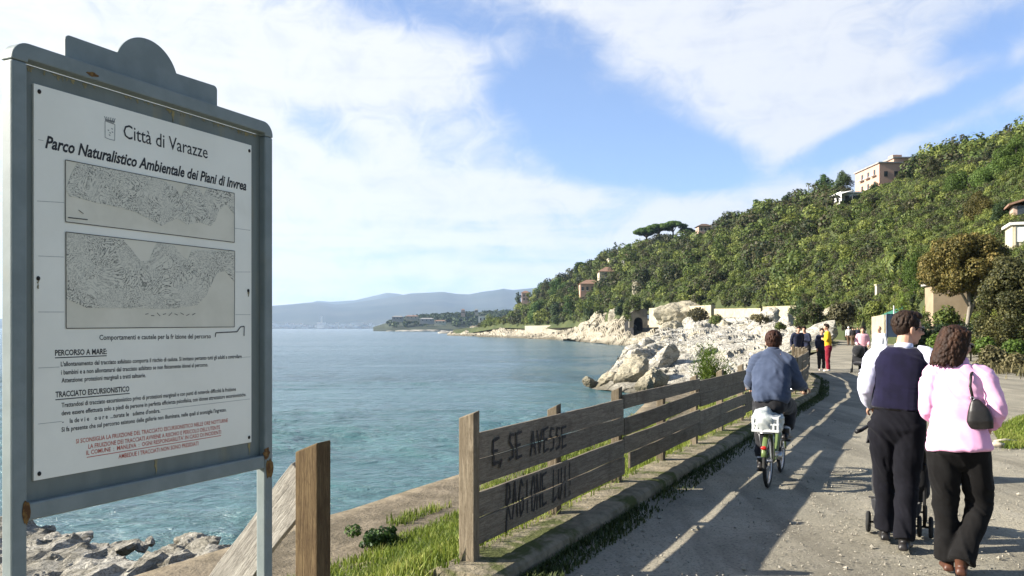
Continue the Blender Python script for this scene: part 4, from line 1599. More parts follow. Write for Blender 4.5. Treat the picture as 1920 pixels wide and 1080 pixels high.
# ================================================================== TREES, BUSHES
M_TRUNK = mat('bark', (0.105, 0.085, 0.062), (0.06, 0.048, 0.035), 12, 0.95, 0.6, 30, stretch=(1, 1, .3))
M_TRUNKGREY = mat('grey_bark', (0.26, 0.23, 0.19), (0.17, 0.15, 0.12), 9, 0.95, 0.5, 30, stretch=(1, 1, .3))


def crown_obj(name, lobes, leafm, size, dens, tint, parent, seed, flat=1.0, tv=.25, inner=.55, maxn=2500):
    r = np.random.default_rng(seed)
    L = np.asarray(lobes, float)
    tt_ = np.clip(tint + r.normal(size=len(L)) * .10, 0, 1)
    V, Fq, T = leaves(L[:, :3], L[:, 3], 4.2 * dens / size ** 2, size, tt_, r, flat, inner, tv, maxn)
    return np_obj(name, V, Fq, leafm, parent, tint=T)


def blob_lobes(seed, w, d, h, z0, n, rmin, rmax, dome=1.0):
    """lobes filling an uneven dome w x d x h standing on z0"""
    r = np.random.default_rng(seed)
    out = []
    for i in range(n):
        a, q = r.uniform(0, 2 * np.pi), r.random() ** .5
        zz = r.random() ** .8
        k = (1 - zz ** 2 * dome * .75) ** .5
        rr_ = r.uniform(rmin, rmax)
        out.append((q * k * (w - rr_) * np.cos(a), q * k * (d - rr_) * np.sin(a), z0 + zz * (h - rr_) + rr_ * .3, rr_))
    return out


def tree(name, label, loc, lobes, trunk, leafm, size, dens, tint, cat='tree', group=None, seed=1, flat=1.0, bark=None, tv=.25, inner=.55, crown='crown'):
    t = empty(name, loc, 0, label, cat, group)
    if trunk:
        mb = MB()
        for pts, r in trunk: mb.tube(pts, r, 7)
        mb.build('trunk', bark or M_TRUNK, t, smooth=True)
    crown_obj(crown, lobes, leafm, size, dens, tint, t, seed, flat, tv, inner)
    return t


def bush(name, label, px, py, dist, wpx, hpx, leafm, tint, seed, group=None, cat='bush', n=14, size=None, dens=.30, dep=None, tv=.25):
    s = dist / F
    w, h = wpx * s * .5, hpx * s
    lo = blob_lobes(seed, w, dep or w * .8, h, 0, n, min(w, h) * .25, min(w, h) * .46)
    size = size or max(.05, min(.10 * min(w, h) + .04, .35), 1.9 * s * 1.2)
    b = P(px, py, dist)
    return tree(name, label, b, lo, [([(0, 0, -.5), (w * .05, 0, h * .5)], [w * .07, w * .03])], leafm, size, dens, tint, cat, group, seed, tv=tv, crown='foliage')


def umbrella_pine(px, ytop, ybase, wpx, dist, label, seed, tint=.55, lean=0.0):
    s = dist / F
    b = P(px, ybase, dist)
    h, w = (ybase - ytop) * s, wpx * s * .5
    r = np.random.default_rng(seed)
    th = max(h * .36, w * .56)
    lo = []
    for i in range(34):
        a, q = r.uniform(0, 6.28), r.random() ** .5
        lo.append((lean * h + q * w * .85 * math.cos(a), q * w * .85 * math.sin(a), h - th * .6 + (1 - q * q) * th * .45, th * r.uniform(.36, .55)))
    tr = [([(0, 0, -1), (lean * h * .4, 0, h * .35), (lean * h, 0, h - th * .6)], [w * .075, w * .06, w * .04])]
    for i in range(4):
        a = r.uniform(0, 6.28)
        tr.append(([(lean * h * .7, 0, h * .5), (lean * h + w * .5 * math.cos(a), w * .5 * math.sin(a), h - th * .55)], [w * .04, w * .02]))
    return tree('umbrella_pine', label, b, lo, tr, LEAF_PINE, max(.40, 1.6 * s), .5, tint, 'pine tree', 'umbrella pines on the headland ridge', seed, flat=.62)


umbrella_pine(1212, 428, 462, 56, 395, 'leftmost umbrella pine of the ridge cluster, lower than its neighbours', 3, .5)
umbrella_pine(1236, 421, 458, 52, 392, 'umbrella pine in the middle of the ridge cluster with a full domed crown', 4, .6)
umbrella_pine(1262, 416, 455, 50, 390, 'tallest umbrella pine, right end of the ridge cluster', 5, .62)
umbrella_pine(1287, 428, 455, 30, 388, 'small dark pine just right of the umbrella pine cluster', 6, .2)
umbrella_pine(1090, 492, 512, 24, 470, 'small flat topped pine on the lower ridge of the headland', 7, .3)


def on_hill(px, py):
    """distance at which the bare slope is seen at this photo pixel"""
    t_ = np.linspace(0, 1, 160)
    q = hill_point(np.full(160, float(px)), t_)
    yy_ = HOR - (q[:, 2] - EYE) / q[:, 1] * F
    k_ = np.argmax(yy_ <= py)
    if yy_[k_] > py: k_ = 159
    return float(q[k_, 1])


def cone_tree(name, label, px, ytop, ybase, wpx, dist, leafm, tint, seed, cat='tree', group=None, shape='cone', size=None, n=18):
    s = dist / F
    b = P(px, ybase, dist)
    h, w = (ybase - ytop) * s, wpx * s * .5
    r = np.random.default_rng(seed)
    lo = []
    for i in range(n):
        z = (i + .5) / n
        k = (1 - z) ** .8 if shape == 'cone' else (math.sin(math.pi * min(1, z * .85 + .15)) ** .5 if shape == 'oval' else (1 - .25 * z if z < .9 else .6))
        rr_ = max(.12 * w, w * (.30 + .15 * r.random()) * (k * .7 + .3))
        a, q = r.uniform(0, 6.28), r.random() ** .6
        lo.append((q * max(0, w * k - rr_ * .7) * math.cos(a), q * max(0, w * k - rr_ * .7) * math.sin(a), .08 * h + z * (h * .92 - rr_), rr_))
    return tree(name, label, b, lo, [([(0, 0, -.6), (0, 0, h * .7)], [w * .10, w * .03])], leafm, size or max(.10, 2.0 * s), .32, tint, cat, group, seed)


cone_tree('conifer', 'dark pointed conifer on the ridge left of the umbrella pines', 1153, 452, 492, 30, 450, LEAF_DARK, .4, 31, 'conifer')
cone_tree('conifer', 'small dark tree standing out on the lower headland skyline', 1083, 490, 520, 26, 480, LEAF_DARK, .4, 32, 'tree', shape='oval')
cone_tree('broadleaf_tree', 'round dark tree on the headland skyline above the pink house', 1022, 524, 562, 44, 580, LEAF_PINE, .3, 33, shape='oval', n=24)
cone_tree('broadleaf_tree', 'dark tree growing beside the pink house at the headland end', 972, 546, 578, 18, 610, LEAF_DARK, .5, 34, shape='oval')
for k, (a, yt, yb_, w_, d_, lf, ti, sh_, lab) in enumerate([
        (1050, 518, 560, 50, 520, LEAF_PINE, .55, 'oval', 'bright green pine crown right of the dark headland tree'),
        (1075, 535, 600, 46, 440, LEAF_PINE, .35, 'oval', 'tall green tree on the headland above the sea wall'),
        (1012, 560, 606, 52, 500, LEAF_PINE, .5, 'oval', 'light green tree at the foot of the headland'),
        (1045, 565, 608, 44, 460, LEAF_DARK, .6, 'oval', 'dark tree low on the headland above the sea wall'),
        (1110, 555, 604, 40, 385, LEAF_DARK, .5, 'oval', 'dark green tree below the pale house on the headland'),
        (1165, 560, 592, 34, 330, LEAF_DARK, .45, 'oval', 'dark bush tree above the tall pale rock face'),
        (1130, 470, 500, 30, 455, LEAF_PINE, .5, 'oval', 'green pine below the dark pointed conifer'),
        (1180, 455, 482, 40, 420, LEAF_PINE, .55, 'oval', 'green crown left of the umbrella pine cluster'),
        (1105, 486, 512, 34, 470, LEAF_PINE, .45, 'oval', 'low green pine on the ridge beside the small flat topped pine')]):
    cone_tree('headland_tree', lab, a, yt, yb_, w_, on_hill(a, yb_ - 6) - 2, lf, ti, 50 + k, 'tree', 'trees on the wooded headland', sh_, n=20)

# ridge skyline right of the small tower house, up to the villa
for k, (a, yt, yb_, w_, d_, lf, ti, sh_, lab) in enumerate([
        (1358, 403, 432, 32, 335, LEAF_DARK, .5, 'oval', 'dark round tree just right of the tower house'),
        (1420, 372, 405, 36, 305, LEAF_PINE, .3, 'oval', 'green tree breaking the skyline halfway along the ridge'),
        (1480, 359, 392, 34, 285, LEAF_DARK, .6, 'oval', 'dark tree on the skyline left of the small palms'),
        (1545, 325, 378, 46, 262, LEAF_PINE, .45, 'oval', 'broad green tree left of the villa terrace'),
        (1580, 318, 365, 44, 258, LEAF_DARK, .7, 'oval', 'tall dark tree directly left of the villa'),
        (1712, 288, 345, 26, 262, LEAF_DARK, .3, 'oval', 'dark tree rising behind the right corner of the villa'),
        (1692, 318, 368, 46, 222, LEAF_HILL, .35, 'oval', 'grey green olive tree in front of the villa wall'),
        (1640, 340, 375, 32, 222, LEAF_DARK, .5, 'oval', 'dark bushy tree at the foot of the villa'),
        (1748, 290, 345, 44, 235, LEAF_HILL, .2, 'oval', 'brownish tree on the skyline right of the villa'),
        (1775, 284, 315, 26, 235, LEAF_DARK, .5, 'cone', 'small dark tree with a ragged top on the skyline'),
        (1905, 250, 330, 76, 120, LEAF_LIGHT, .25, 'oval', 'bright green tree at the top right edge of the view'),
        (1860, 300, 352, 76, 165, LEAF_PINE, .75, 'oval', 'bright green pine below the bare ridge at the right'),
        (1800, 318, 362, 66, 200, LEAF_LIGHT, .12, 'oval', 'pale yellow green tree on the slope right of the villa'),
        (1835, 355, 412, 62, 130, LEAF_OCHRE, .25, 'oval', 'olive brown tree on the slope above the ochre tree'),
        (1885, 372, 425, 56, 105, LEAF_DARK, .4, 'oval', 'dark tree in front of the tiled house'),
        (1262, 438, 466, 40, 392, LEAF_DARK, .3, 'oval', 'dark evergreen standing under the umbrella pines'),
        (1500, 560, 595, 44, 132, LEAF_DARK, .7, 'oval', 'dark green bush tree at the right end of the walls'),
        (1715, 470, 560, 50, 95, LEAF_LIGHT, .1, 'oval', 'light green tree behind the palm')]):
    cone_tree('slope_tree', lab, a, yt, yb_, w_, on_hill(a, yb_ - 8) - 2 if a not in (1692, 1640, 1500) else d_, lf, ti, 80 + k, 'tree', 'trees on the hillside', sh_, n=26)


def palm(label, px, ytop, ybase, dist, rpx, seed, n=26, group='palms', droop=1.0, tint=.6):
    s = dist / F
    b = P(px, ybase, dist)
    h, R = (ybase - ytop) * s, rpx * s
    t = empty('palm_tree', b, 0, label, 'palm', group)
    MB().tube([(0, 0, -.4), (.02, 0, h * .5), (0, 0, h)], [R * .09, R * .075, R * .085], 7).build('trunk', M_TRUNK, t, smooth=True)
    r = np.random.default_rng(seed)
    V, Fq, T = [], [], []
    for i in range(n):
        a = r.uniform(0, 6.28)
        e0 = r.uniform(-.2, 1.2)
        L = R * r.uniform(.8, 1.1)
        p = np.array([0, 0, h])
        ang = e0
        prev = None
        N = 9
        for j in range(N):
            st = L / N
            q = p + st * np.array([math.cos(a) * math.cos(ang), math.sin(a) * math.cos(ang), math.sin(ang)])
            ang -= .24 * droop
            w = L * .17 * (1 - (j / N) ** 2 * .8)
            sd = np.array([-math.sin(a), math.cos(a), 0])
            for sg_ in (-1, 1):
                k = len(V)
                tip = q + sd * sg_ * w + np.array([0, 0, -w * .55])
                V += [p, q, tip]
                Fq.append((k, k + 1, k + 2))
                T.append(np.clip(tint + r.normal() * .15, 0, 1))
            p = q
    np_obj('fronds', V, Fq, LEAF_HILL, t, tint=T)
    return t


palm('large drooping palm at the foot of the slope left of the ochre tree', 1690, 488, 530, on_hill(1690, 545) - 1, 54, 3, 60, droop=1.25)
palm('tiny palm silhouette on the skyline left of the villa terrace', 1516, 345, 370, 280, 8, 4, 22, 'small palms on the skyline')
palm('taller small palm on the skyline beside the broad green tree', 1543, 330, 362, 272, 10, 5, 22, 'small palms on the skyline')

# large ochre tree
D = 52
s = D / F
b = P(1812, 640, D)
r = np.random.default_rng(17)
lo = []
for i in range(150):
    a, q = r.uniform(0, 6.28), r.random() ** .5
    z = r.uniform(-1, 1)
    k = math.sqrt(max(.05, 1 - z * z * .8))
    lo.append((q * k * 2.5 * math.cos(a), q * k * 2.2 * math.sin(a), (640 - 487) * s + z * 1.5 - .35 * q, r.uniform(.36, .74)))
tr = [([(.15, 0, -.5), (.05, 0, 1.0), (.22, 0, 2.2), (.1, 0, 3.3)], [.16, .13, .11, .09]), ([(.1, 0, 1.3), (.6, .1, 2.6), (.75, .1, 3.6)], [.10, .085, .07]),
      ([(.2, 0, 2.2), (-.5, .2, 3.6), (-1.2, .3, 4.6)], [.09, .07, .04]), ([(.1, 0, 3.2), (.4, .2, 4.4), (.9, .1, 5.4)], [.08, .06, .03])]
tree('ochre_tree', 'large round tree with ochre brown foliage beside the small tan house', b, lo, tr, LEAF_OCHRE, .13, .36, .5, 'tree', None, 17, bark=M_TRUNKGREY, tv=.45)

# dark bushy tree at the right edge
D = 42
s = D / F
b = P(1884, 672, D)
r = np.random.default_rng(23)
lo = []
for i in range(120):
    z = r.random()
    w = 2.0 * (1 - .50 * z)
    a, q = r.uniform(0, 6.28), r.random() ** .5
    lo.append((q * w * math.cos(a) + .35 * z + .25, q * w * math.sin(a), .45 + z * 4.6, r.uniform(.28, .56)))
tr = [([(-.2, 0, -.4), (-.25, 0, .6), (0, 0, 2.2)], [.09, .07, .05]), ([(.4, 0, -.4), (.35, .1, .8), (.5, 0, 2.4)], [.08, .06, .04]), ([(-.8, 0, -.4), (-.85, 0, .9)], [.05, .03])]
tree('bushy_tree', 'dense dark olive tree filling the right edge above the low shrubs', b, lo, tr, leaf_mat('olive_dark_leaves', (.024, .030, .010), (.068, .068, .022), (.15, .135, .045), .25), .12, .34, .45, 'tree', None, 23, tv=.4)

# hedge, clipped columns, low plants at the right
lo = [(x, r.uniform(-.3, .3), .25 + r.random() * .7, .42) for x in np.linspace(-2.3, 3.4, 26)]
D = 46
tree('dark_hedge', 'long dark hedge behind the walking couple', P(1775, 648, D), lo + [(x, 0, .25, .4) for x in np.linspace(-2.3, 3.2, 20)], None, LEAF_DARK, .10, .36, .1, 'hedge', None, 61, crown='foliage')
for (a, yt, yb_, w_, ti, lf, lab) in ((1690, 545, 625, 28, .7, LEAF_LIGHT, 'clipped light green column of leaves beside the blue gate'), (1717, 550, 628, 26, .2, LEAF_DARK, 'clipped dark green column of leaves in the shade left of the tan house')):
    cone_tree('clipped_cypress', lab, a, yt, yb_, w_, 60, lf, ti, 91 + a, 'cypress', None, 'col', .09, 26)
k = 0
for (a, y, d_, w_, h_, lf, ti, lab) in [
        (1860, 690, 32, 70, 40, LEAF_DRY, .5, 'dry straw coloured bush at the edge of the gravel right of the woman'),
        (1905, 700, 30, 64, 38, LEAF_DRY, .65, 'rusty dry bush at the right edge of the view'),
        (1850, 668, 36, 60, 34, LEAF_LIGHT, .25, 'yellow green bush beyond the dry ones'),
        (1900, 672, 35, 60, 36, LEAF_LIGHT, .15, 'green bush under the dark olive tree'),
        (1765, 655, 40, 60, 30, LEAF_LIGHT, .45, 'bright green weeds between the walking couple'),
        (1820, 660, 40, 50, 30, LEAF_HILL, .8, 'pale green bush just right of the woman head'),
        (1580, 612, 98, 74, 44, LEAF_DRY, .2, 'large grey brown bush where the path bends'),
        (1525, 606, 108, 58, 36, LEAF_HILL, .3, 'dark green bush left of the pale ledge'),
        (1545, 585, 125, 60, 26, LEAF_LIGHT, .1, 'light green bush above the pale ledge'),
        (1503, 612, 102, 36, 24, LEAF_HILL, .4, 'grey green bush above the leaning men'),
        (1600, 590, 108, 44, 24, LEAF_DARK, .5, 'dark bush above the grey brown one'),
        (1640, 600, 86, 50, 34, LEAF_HILL, .75, 'olive bush left of the tan wall'),
        (1345, 612, 150, 40, 22, LEAF_HILL, .5, 'green bush in front of the shaded wall end'),
        (1310, 604, 186, 56, 26, LEAF_DRY, .2, 'brown bush on top of the yellowish knoll'),
        (1250, 604, 235, 24, 14, LEAF_HILL, .7, 'small olive bush left of the yellowish knoll'),
        (1425, 605, 130, 60, 16, LEAF_DRY, .5, 'low dry bush on the rocks below the walls'),
        (1462, 618, 96, 30, 14, LEAF_HILL, .5, 'low olive bush above the cyclist head'),
        (1775, 640, 54, 70, 66, LEAF_HILL, .6, 'grey green shrub growing against the tan house'),
        (1735, 625, 57, 30, 46, LEAF_HILL, .5, 'narrow shrub at the left corner of the tan house')]:
    bush('bush', lab, a, y, d_, w_, h_, lf, ti, 200 + k, 'bushes beside the promenade', n=22)
    k += 1

# broom behind the fence
yp = empty('broom_plant', P(1325, 735, 25), 0, 'yellow green broom plant growing up behind the board fence', 'plant')
r = np.random.default_rng(8)
V, Fq, T = [], [], []
for i in range(420):
    a = r.uniform(0, 6.28)
    base_ = np.array([r.normal() * .16 + (0.42 if i % 3 == 0 else 0), r.normal() * .16, 0])
    L = r.uniform(.6, 1.5) * (0.75 if i % 3 == 0 else 1)
    tl = r.uniform(.05, .5)
    tip = base_ + np.array([math.cos(a) * tl * L * .6, math.sin(a) * tl * L * .6, L])
    for j in range(5):
        q = base_ + (tip - base_) * r.uniform(.3, 1)
        dv = np.array([math.cos(a + r.normal()), math.sin(a + r.normal()), .8]) * .13
        sd = np.array([-math.sin(a), math.cos(a), 0]) * .016
        kk = len(V)
        V += [q - sd, q + sd, q + dv]
        Fq.append((kk, kk + 1, kk + 2)); T.append(r.uniform(.1, 1))
np_obj('stems', V, Fq, LEAF_LIGHT, yp, tint=T)

# ---- grass
def blades(name, pts, hmin, hmax, w, m, seed, label, spread=.5):
    r = np.random.default_rng(seed)
    n = len(pts)
    a = r.uniform(0, 2 * np.pi, n)
    h = r.uniform(hmin, hmax, n)
    ln = r.uniform(0.1, spread, n) * h
    dx = np.stack([np.cos(a), np.sin(a), 0 * a], 1)
    sd = np.stack([-np.sin(a), np.cos(a), 0 * a], 1) * (w * r.uniform(.6, 1.3, n))[:, None]
    mid = pts + dx * (ln * .35)[:, None] + np.array([0, 0, 1]) * (h * .6)[:, None]
    tip = pts + dx * ln[:, None] + np.array([0, 0, 1]) * h[:, None]
    V = np.stack([pts - sd, pts + sd, mid + sd * .7, tip, mid - sd * .7], 1).reshape(-1, 3)
    q = np.arange(n)[:, None] * 5
    tri = np.concatenate([q + np.array([[0, 1, 2]]), q + np.array([[0, 2, 4]]), q + np.array([[4, 2, 3]])], 0)
    clump = np.clip(.5 + .5 * fbm(pts * 1.1, 3, seed) + r.normal(size=n) * .2, 0, 1)
    return tag(np_obj(name, V, tri, m, tint=np.concatenate([clump] * 3)), label, 'grass', kind='stuff')


GRASS = leaf_mat('grass_blades', (0.055, 0.090, 0.013), (0.165, 0.215, 0.028), (0.330, 0.330, 0.095), .4)
bank = bpy.data.objects['grass_bank'].data
co = np.empty(len(bank.vertices) * 3); bank.vertices.foreach_get('co', co); co = co.reshape(-1, 12, 3)
r = np.random.default_rng(2)
N = 125000
yv = 4.0 + 24 * r.random(N) ** 1.7
ov = r.uniform(-5.1, -0.12, N)
iy = np.clip(((yv + 6) / 44 * 199), 0, 198)
i0 = iy.astype(int); fy = iy - i0
oo = np.array([-3.9, -3.5, -3.1, -2.7, -2.3, -1.9, -1.5, -1.1, -0.75, -0.5, -0.3, -0.02])
ik = np.clip(np.searchsorted(oo, ov) - 1, 0, 10)
fk = (ov - oo[ik]) / (oo[ik + 1] - oo[ik])
A_ = co[i0, ik] * (1 - fk)[:, None] + co[i0, ik + 1] * fk[:, None]
B2 = co[i0 + 1, ik] * (1 - fk)[:, None] + co[i0 + 1, ik + 1] * fk[:, None]
pts = A_ * (1 - fy)[:, None] + B2 * fy[:, None]
pts[:, 2] = np.where(ov < -3.9, -.975, pts[:, 2])
lim = -3.75 - 1.2 * np.clip((pts[:, 1] - 10.5) / 4, 0, 1) + .75 * fbm(pts * np.array([0, .55, 0]), 3, 44) + .25 * fbm(pts * 2.5, 2, 4)
den = fbm(pts * .9, 3, 70)
keep = (ov > lim) & ((den + r.random(N) * .8) > -.05)
pts = pts[keep]
blades('grass', pts, .04, .13, .0075, GRASS, 3, 'bright green grass on the bank below the fence', .9)
# taller tufts
C = pts[r.integers(0, len(pts), 110)]
tp = np.repeat(C, 34, axis=0) + r.normal(size=(110 * 34, 3)) * np.array([.06, .06, 0])
blades('grass_tufts', tp, .06, .18, .006, GRASS, 4, 'taller grass tufts on the bank', .9)
# strip along the path side of the curb
n = 16000
yv = 5.2 + 24.5 * r.random(n) ** 1.5
pts = np.stack([fence_x(yv) + FN.x * (.36 + r.random(n) ** 3 * .28), yv + FN.y * .4, np.full(n, -.005)], 1)
keep = fbm(pts * .9, 3, 5) + r.random(n) * .7 > .05
blades('curb_grass', pts[keep], .012, .06, .008, leaf_mat('moss_blades', (.02, .035, .01), (.055, .075, .02), (.11, .12, .035), .2), 6, 'moss and short grass along the path side of the curb', .9)
# weeds between curb and fence foot
n = 4200
yv = 5.2 + 26 * r.random(n) ** 1.4
pts = np.stack([fence_x(yv) + FN.x * r.uniform(-.32, -.02, n), yv + FN.y * 0, np.full(n, .05)], 1)
keep = fbm(pts * 1.2, 3, 15) + r.random(n) * .6 > .1
blades('weeds', pts[keep], .04, .17, .006, GRASS, 7, 'weeds growing at the foot of the fence', .8)
# lawn patch at the right edge
n = 15000
a0, a1, a2, a3 = G(1858, 800), G(1990, 760), G(2100, 830), G(1880, 845)
u, v = r.random(n), r.random(n)
pts = np.array(a0)[None] * ((1 - u) * (1 - v))[:, None] + np.array(a1)[None] * (u * (1 - v))[:, None] + np.array(a2)[None] * (u * v)[:, None] + np.array(a3)[None] * ((1 - u) * v)[:, None]
keep = fbm(pts * 1.3, 3, 25) + r.random(n) * .4 + np.minimum(np.minimum(u, 1 - u), np.minimum(v, 1 - v)) * 4 > .25
blades('lawn', pts[keep], .03, .09, .007, GRASS, 9, 'small bright lawn at the right edge of the gravel', .7)
# sparse grass under the shrubs on the right
n = 9000
px_, py_ = r.uniform(1835, 2100, n), r.uniform(655, 712, n)
dd_ = F * EYE / (py_ - HOR)
pts = np.stack([(px_ - 960) / F * dd_, dd_, 0 * dd_ + .02 + np.clip(((px_ - 960) / F * dd_ - fence_x(dd_)) - 16, 0, 60) * .035], 1)
keep = fbm(pts * .5, 3, 35) + r.random(n) * .5 > .15
blades('rough_grass', pts[keep], .12, .45, .02, LEAF_DRY, 10, 'dry rough grass under the shrubs on the right', .8)
# low plants on the bank next to the slab
CL = [(716, 1020, 50, 'dark green leafy clump at the grass edge right of the broken post', .3)]
for i, (a, y, w_, lab, ti) in enumerate(CL):
    g_0 = G(a, y, -.93)
    s_ = g_0.y / F
    r = np.random.default_rng(400 + i)
    w = w_ * s_ * .6
    lo = [(r.normal() * w * .6, r.normal() * w * .6, r.uniform(.02, .16), r.uniform(.05, .12)) for _ in range(22)]
    tree('leafy_clump', lab, g_0, lo, None, LEAF_PINE if ti < .4 else LEAF_LIGHT, .04, .40, ti, 'plant', 'leafy clumps on the bank', 400 + i, tv=.5, crown='foliage', flat=.7)
# loose stones on the gravel
r = np.random.default_rng(77)
n = 9000
yv = 4.4 + 12 * r.random(n) ** 1.5
xo = r.uniform(.55, 9, n)
c0 = np.stack([fence_x(yv) + xo, yv, np.full(n, .0)], 1)
sz = r.uniform(.004, .011, n) * np.where(r.random(n) < .06, 2.2, 1)
keep = fbm(c0 * .8, 3, 51) + r.random(n) * .9 > .25
c0, sz = c0[keep], sz[keep]
n = len(c0)
octa = np.array([[1, 0, 0], [-1, 0, 0], [0, 1, 0], [0, -1, 0], [0, 0, .8], [0, 0, -.8]])
Vv = octa[None] * sz[:, None, None] * r.uniform(.6, 1.4, (n, 6, 1))
a = r.uniform(0, 6.28, n)
ca, sa = np.cos(a)[:, None], np.sin(a)[:, None]
Vv = np.stack([Vv[:, :, 0] * ca - Vv[:, :, 1] * sa, Vv[:, :, 0] * sa + Vv[:, :, 1] * ca, Vv[:, :, 2]], 2) + c0[:, None, :] + np.array([0, 0, .006])
fc = np.array([[0, 2, 4], [2, 1, 4], [1, 3, 4], [3, 0, 4], [2, 0, 5], [1, 2, 5], [3, 1, 5], [0, 3, 5]])
Ff = (np.arange(n)[:, None, None] * 6 + fc[None]).reshape(-1, 3)
tag(np_obj('loose_stones', Vv.reshape(-1, 3), Ff, mat('pebble', (.34, .31, .25), (.22, .20, .16), 9, .95)), 'loose small stones on the gravel', 'stones', kind='stuff')
# pebbles and bleached sticks on the gravel at the right
M_STICK = mat('bleached_wood', (.5, .44, .34), (.36, .3, .22), 12, .9)
for i, (a, y, L_, rz, lab) in enumerate([(1885, 832, .34, .2, 'bleached piece of driftwood by the small lawn, the longer one'), (1868, 838, .2, 2.6, 'short bleached stick lying left of the longer driftwood')]):
    b = G(a, y)
    o = MB().tube([(-L_ / 2, 0, .03), (0, .02, .04), (L_ / 2, -.01, .03)], [.028, .034, .02], 7).build('driftwood', M_STICK, None, True, (b.x, b.y, 0))
    o.rotation_euler = (0, 0, rz)
    tag(o, lab, 'driftwood')

# ================================================================== BUILDINGS
M_APRICOT = mat('apricot_plaster', (.50, .315, .235), (.44, .27, .20), .6, .9)
M_APRDARK = mat('dusky_plaster', (.42, .30, .24), (.36, .26, .2), .6, .9)
M_CREAM = mat('cream_plaster', (.46, .41, .30), (.38, .33, .24), .5, .9, c3=(.4, .36, .27, 1), c3scale=.6)
M_WHITEP = mat('white_plaster', (.72, .71, .68), (.64, .62, .58), .5, .9)
M_TANP = mat('tan_plaster', (.30, .235, .155), (.24, .185, .12), .9, .9, c3=(.22, .18, .12, 1), c3scale=.8)
M_TILE = mat('roof_tiles', (.27, .165, .115), (.19, .115, .08), 3, .9, .4, 12)
M_GREYROOF = mat('grey_roof', (.30, .29, .27), (.22, .21, .2), 1, .9)
M_DARKWIN = mat('window_glass', (.025, .03, .035), (.045, .05, .055), 1, .15, spec=.5)
M_SHUT = mat('brown_shutter', (.12, .075, .05), (.08, .05, .035), 6, .8)
M_STONEW = mat('stone_wall', (.42, .365, .25), (.34, .29, .195), .9, .95, .8, 3, c3=(.26, .22, .15, 1), c3scale=.4, bdist=.1)
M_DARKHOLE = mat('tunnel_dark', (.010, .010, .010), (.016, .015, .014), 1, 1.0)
M_GREYSTONE = mat('grey_stone', (.20, .18, .145), (.14, .125, .10), .8, .95, .6, 3, bdist=.1)


def bx(x0, x1, y0, y1, z0, z1): return MB().box(((x0 + x1) / 2, (y0 + y1) / 2, (z0 + z1) / 2), (x1 - x0, y1 - y0, z1 - z0))


def house(name, label, px0, px1, ytop, ybot, dist, depth, wallm, roofm, roof='flat', wins=(), side_wins=(), cat='house', over=.35, rh=1.2, rz=0.0):
    """front face spans px0..px1; walls, roof, windows (> sill)"""
    s = dist / F
    b = P((px0 + px1) / 2, ybot, dist)
    w, h = (px1 - px0) * s, (ybot - ytop) * s
    o = empty(name, b, rz, label, cat)
    bx(-w / 2, w / 2, 0, depth, -4, h).build('wall', wallm, o)
    if roof == 'flat':
        bx(-w / 2 - over, w / 2 + over, -over, depth + over, h + .003, h + .003 + rh).build('roof', roofm, o)
    elif roof == 'hip':
        a, c = w / 2 + over, depth + over
        m = MB()
        k = min(w, depth) * .45
        m.add([(-a, -over, h), (a, -over, h), (a, c, h), (-a, c, h), (-a + k, k, h + rh), (a - k, k, h + rh), (a - k, depth - k, h + rh), (-a + k, depth - k, h + rh)],
              [(3, 2, 1, 0), (0, 1, 5, 4), (1, 2, 6, 5), (2, 3, 7, 6), (3, 0, 4, 7), (4, 5, 6, 7)])
        m.build('roof', roofm, o)
    elif roof == 'shed':
        m = MB()
        a = w / 2 + over
        m.add([(-a, -over, h + .02), (a, -over, h + .02 + rh), (a, depth + over, h + .02 + rh), (-a, depth + over, h + .02), (-a, -over, h + .2), (a, -over, h + .2 + rh), (a, depth + over, h + .2 + rh), (-a, depth + over, h + .2)],
              [(3, 2, 1, 0), (4, 5, 6, 7), (0, 1, 5, 4), (1, 2, 6, 5), (2, 3, 7, 6), (3, 0, 4, 7)])
        m.build('roof', roofm, o)
    for (u, v, ww, hh) in wins:                      # on the face towards the path
        x, z = -w / 2 + u * w, v * h
        f = bx(x - ww / 2, x + ww / 2, -.06, .12, z - hh / 2, z + hh / 2).build('window', M_DARKWIN, o)
        bx(x - ww / 2 - .15, x + ww / 2 + .15, -.16, -.003, z - hh / 2 - .14, z - hh / 2 - .003).build('sill', M_WHITEP, f)
    for (u, v, ww, hh) in side_wins:                 # on the face towards the sea
        y, z = u * depth, v * h
        f = bx(-w / 2 - .06, -w / 2 + .12, y - ww / 2, y + ww / 2, z - hh / 2, z + hh / 2).build('window', M_DARKWIN, o)
        bx(-w / 2 - .16, -w / 2 - .003, y - ww / 2 - .15, y + ww / 2 + .15, z - hh / 2 - .14, z - hh / 2 - .003).build('sill', M_WHITEP, f)
    return o


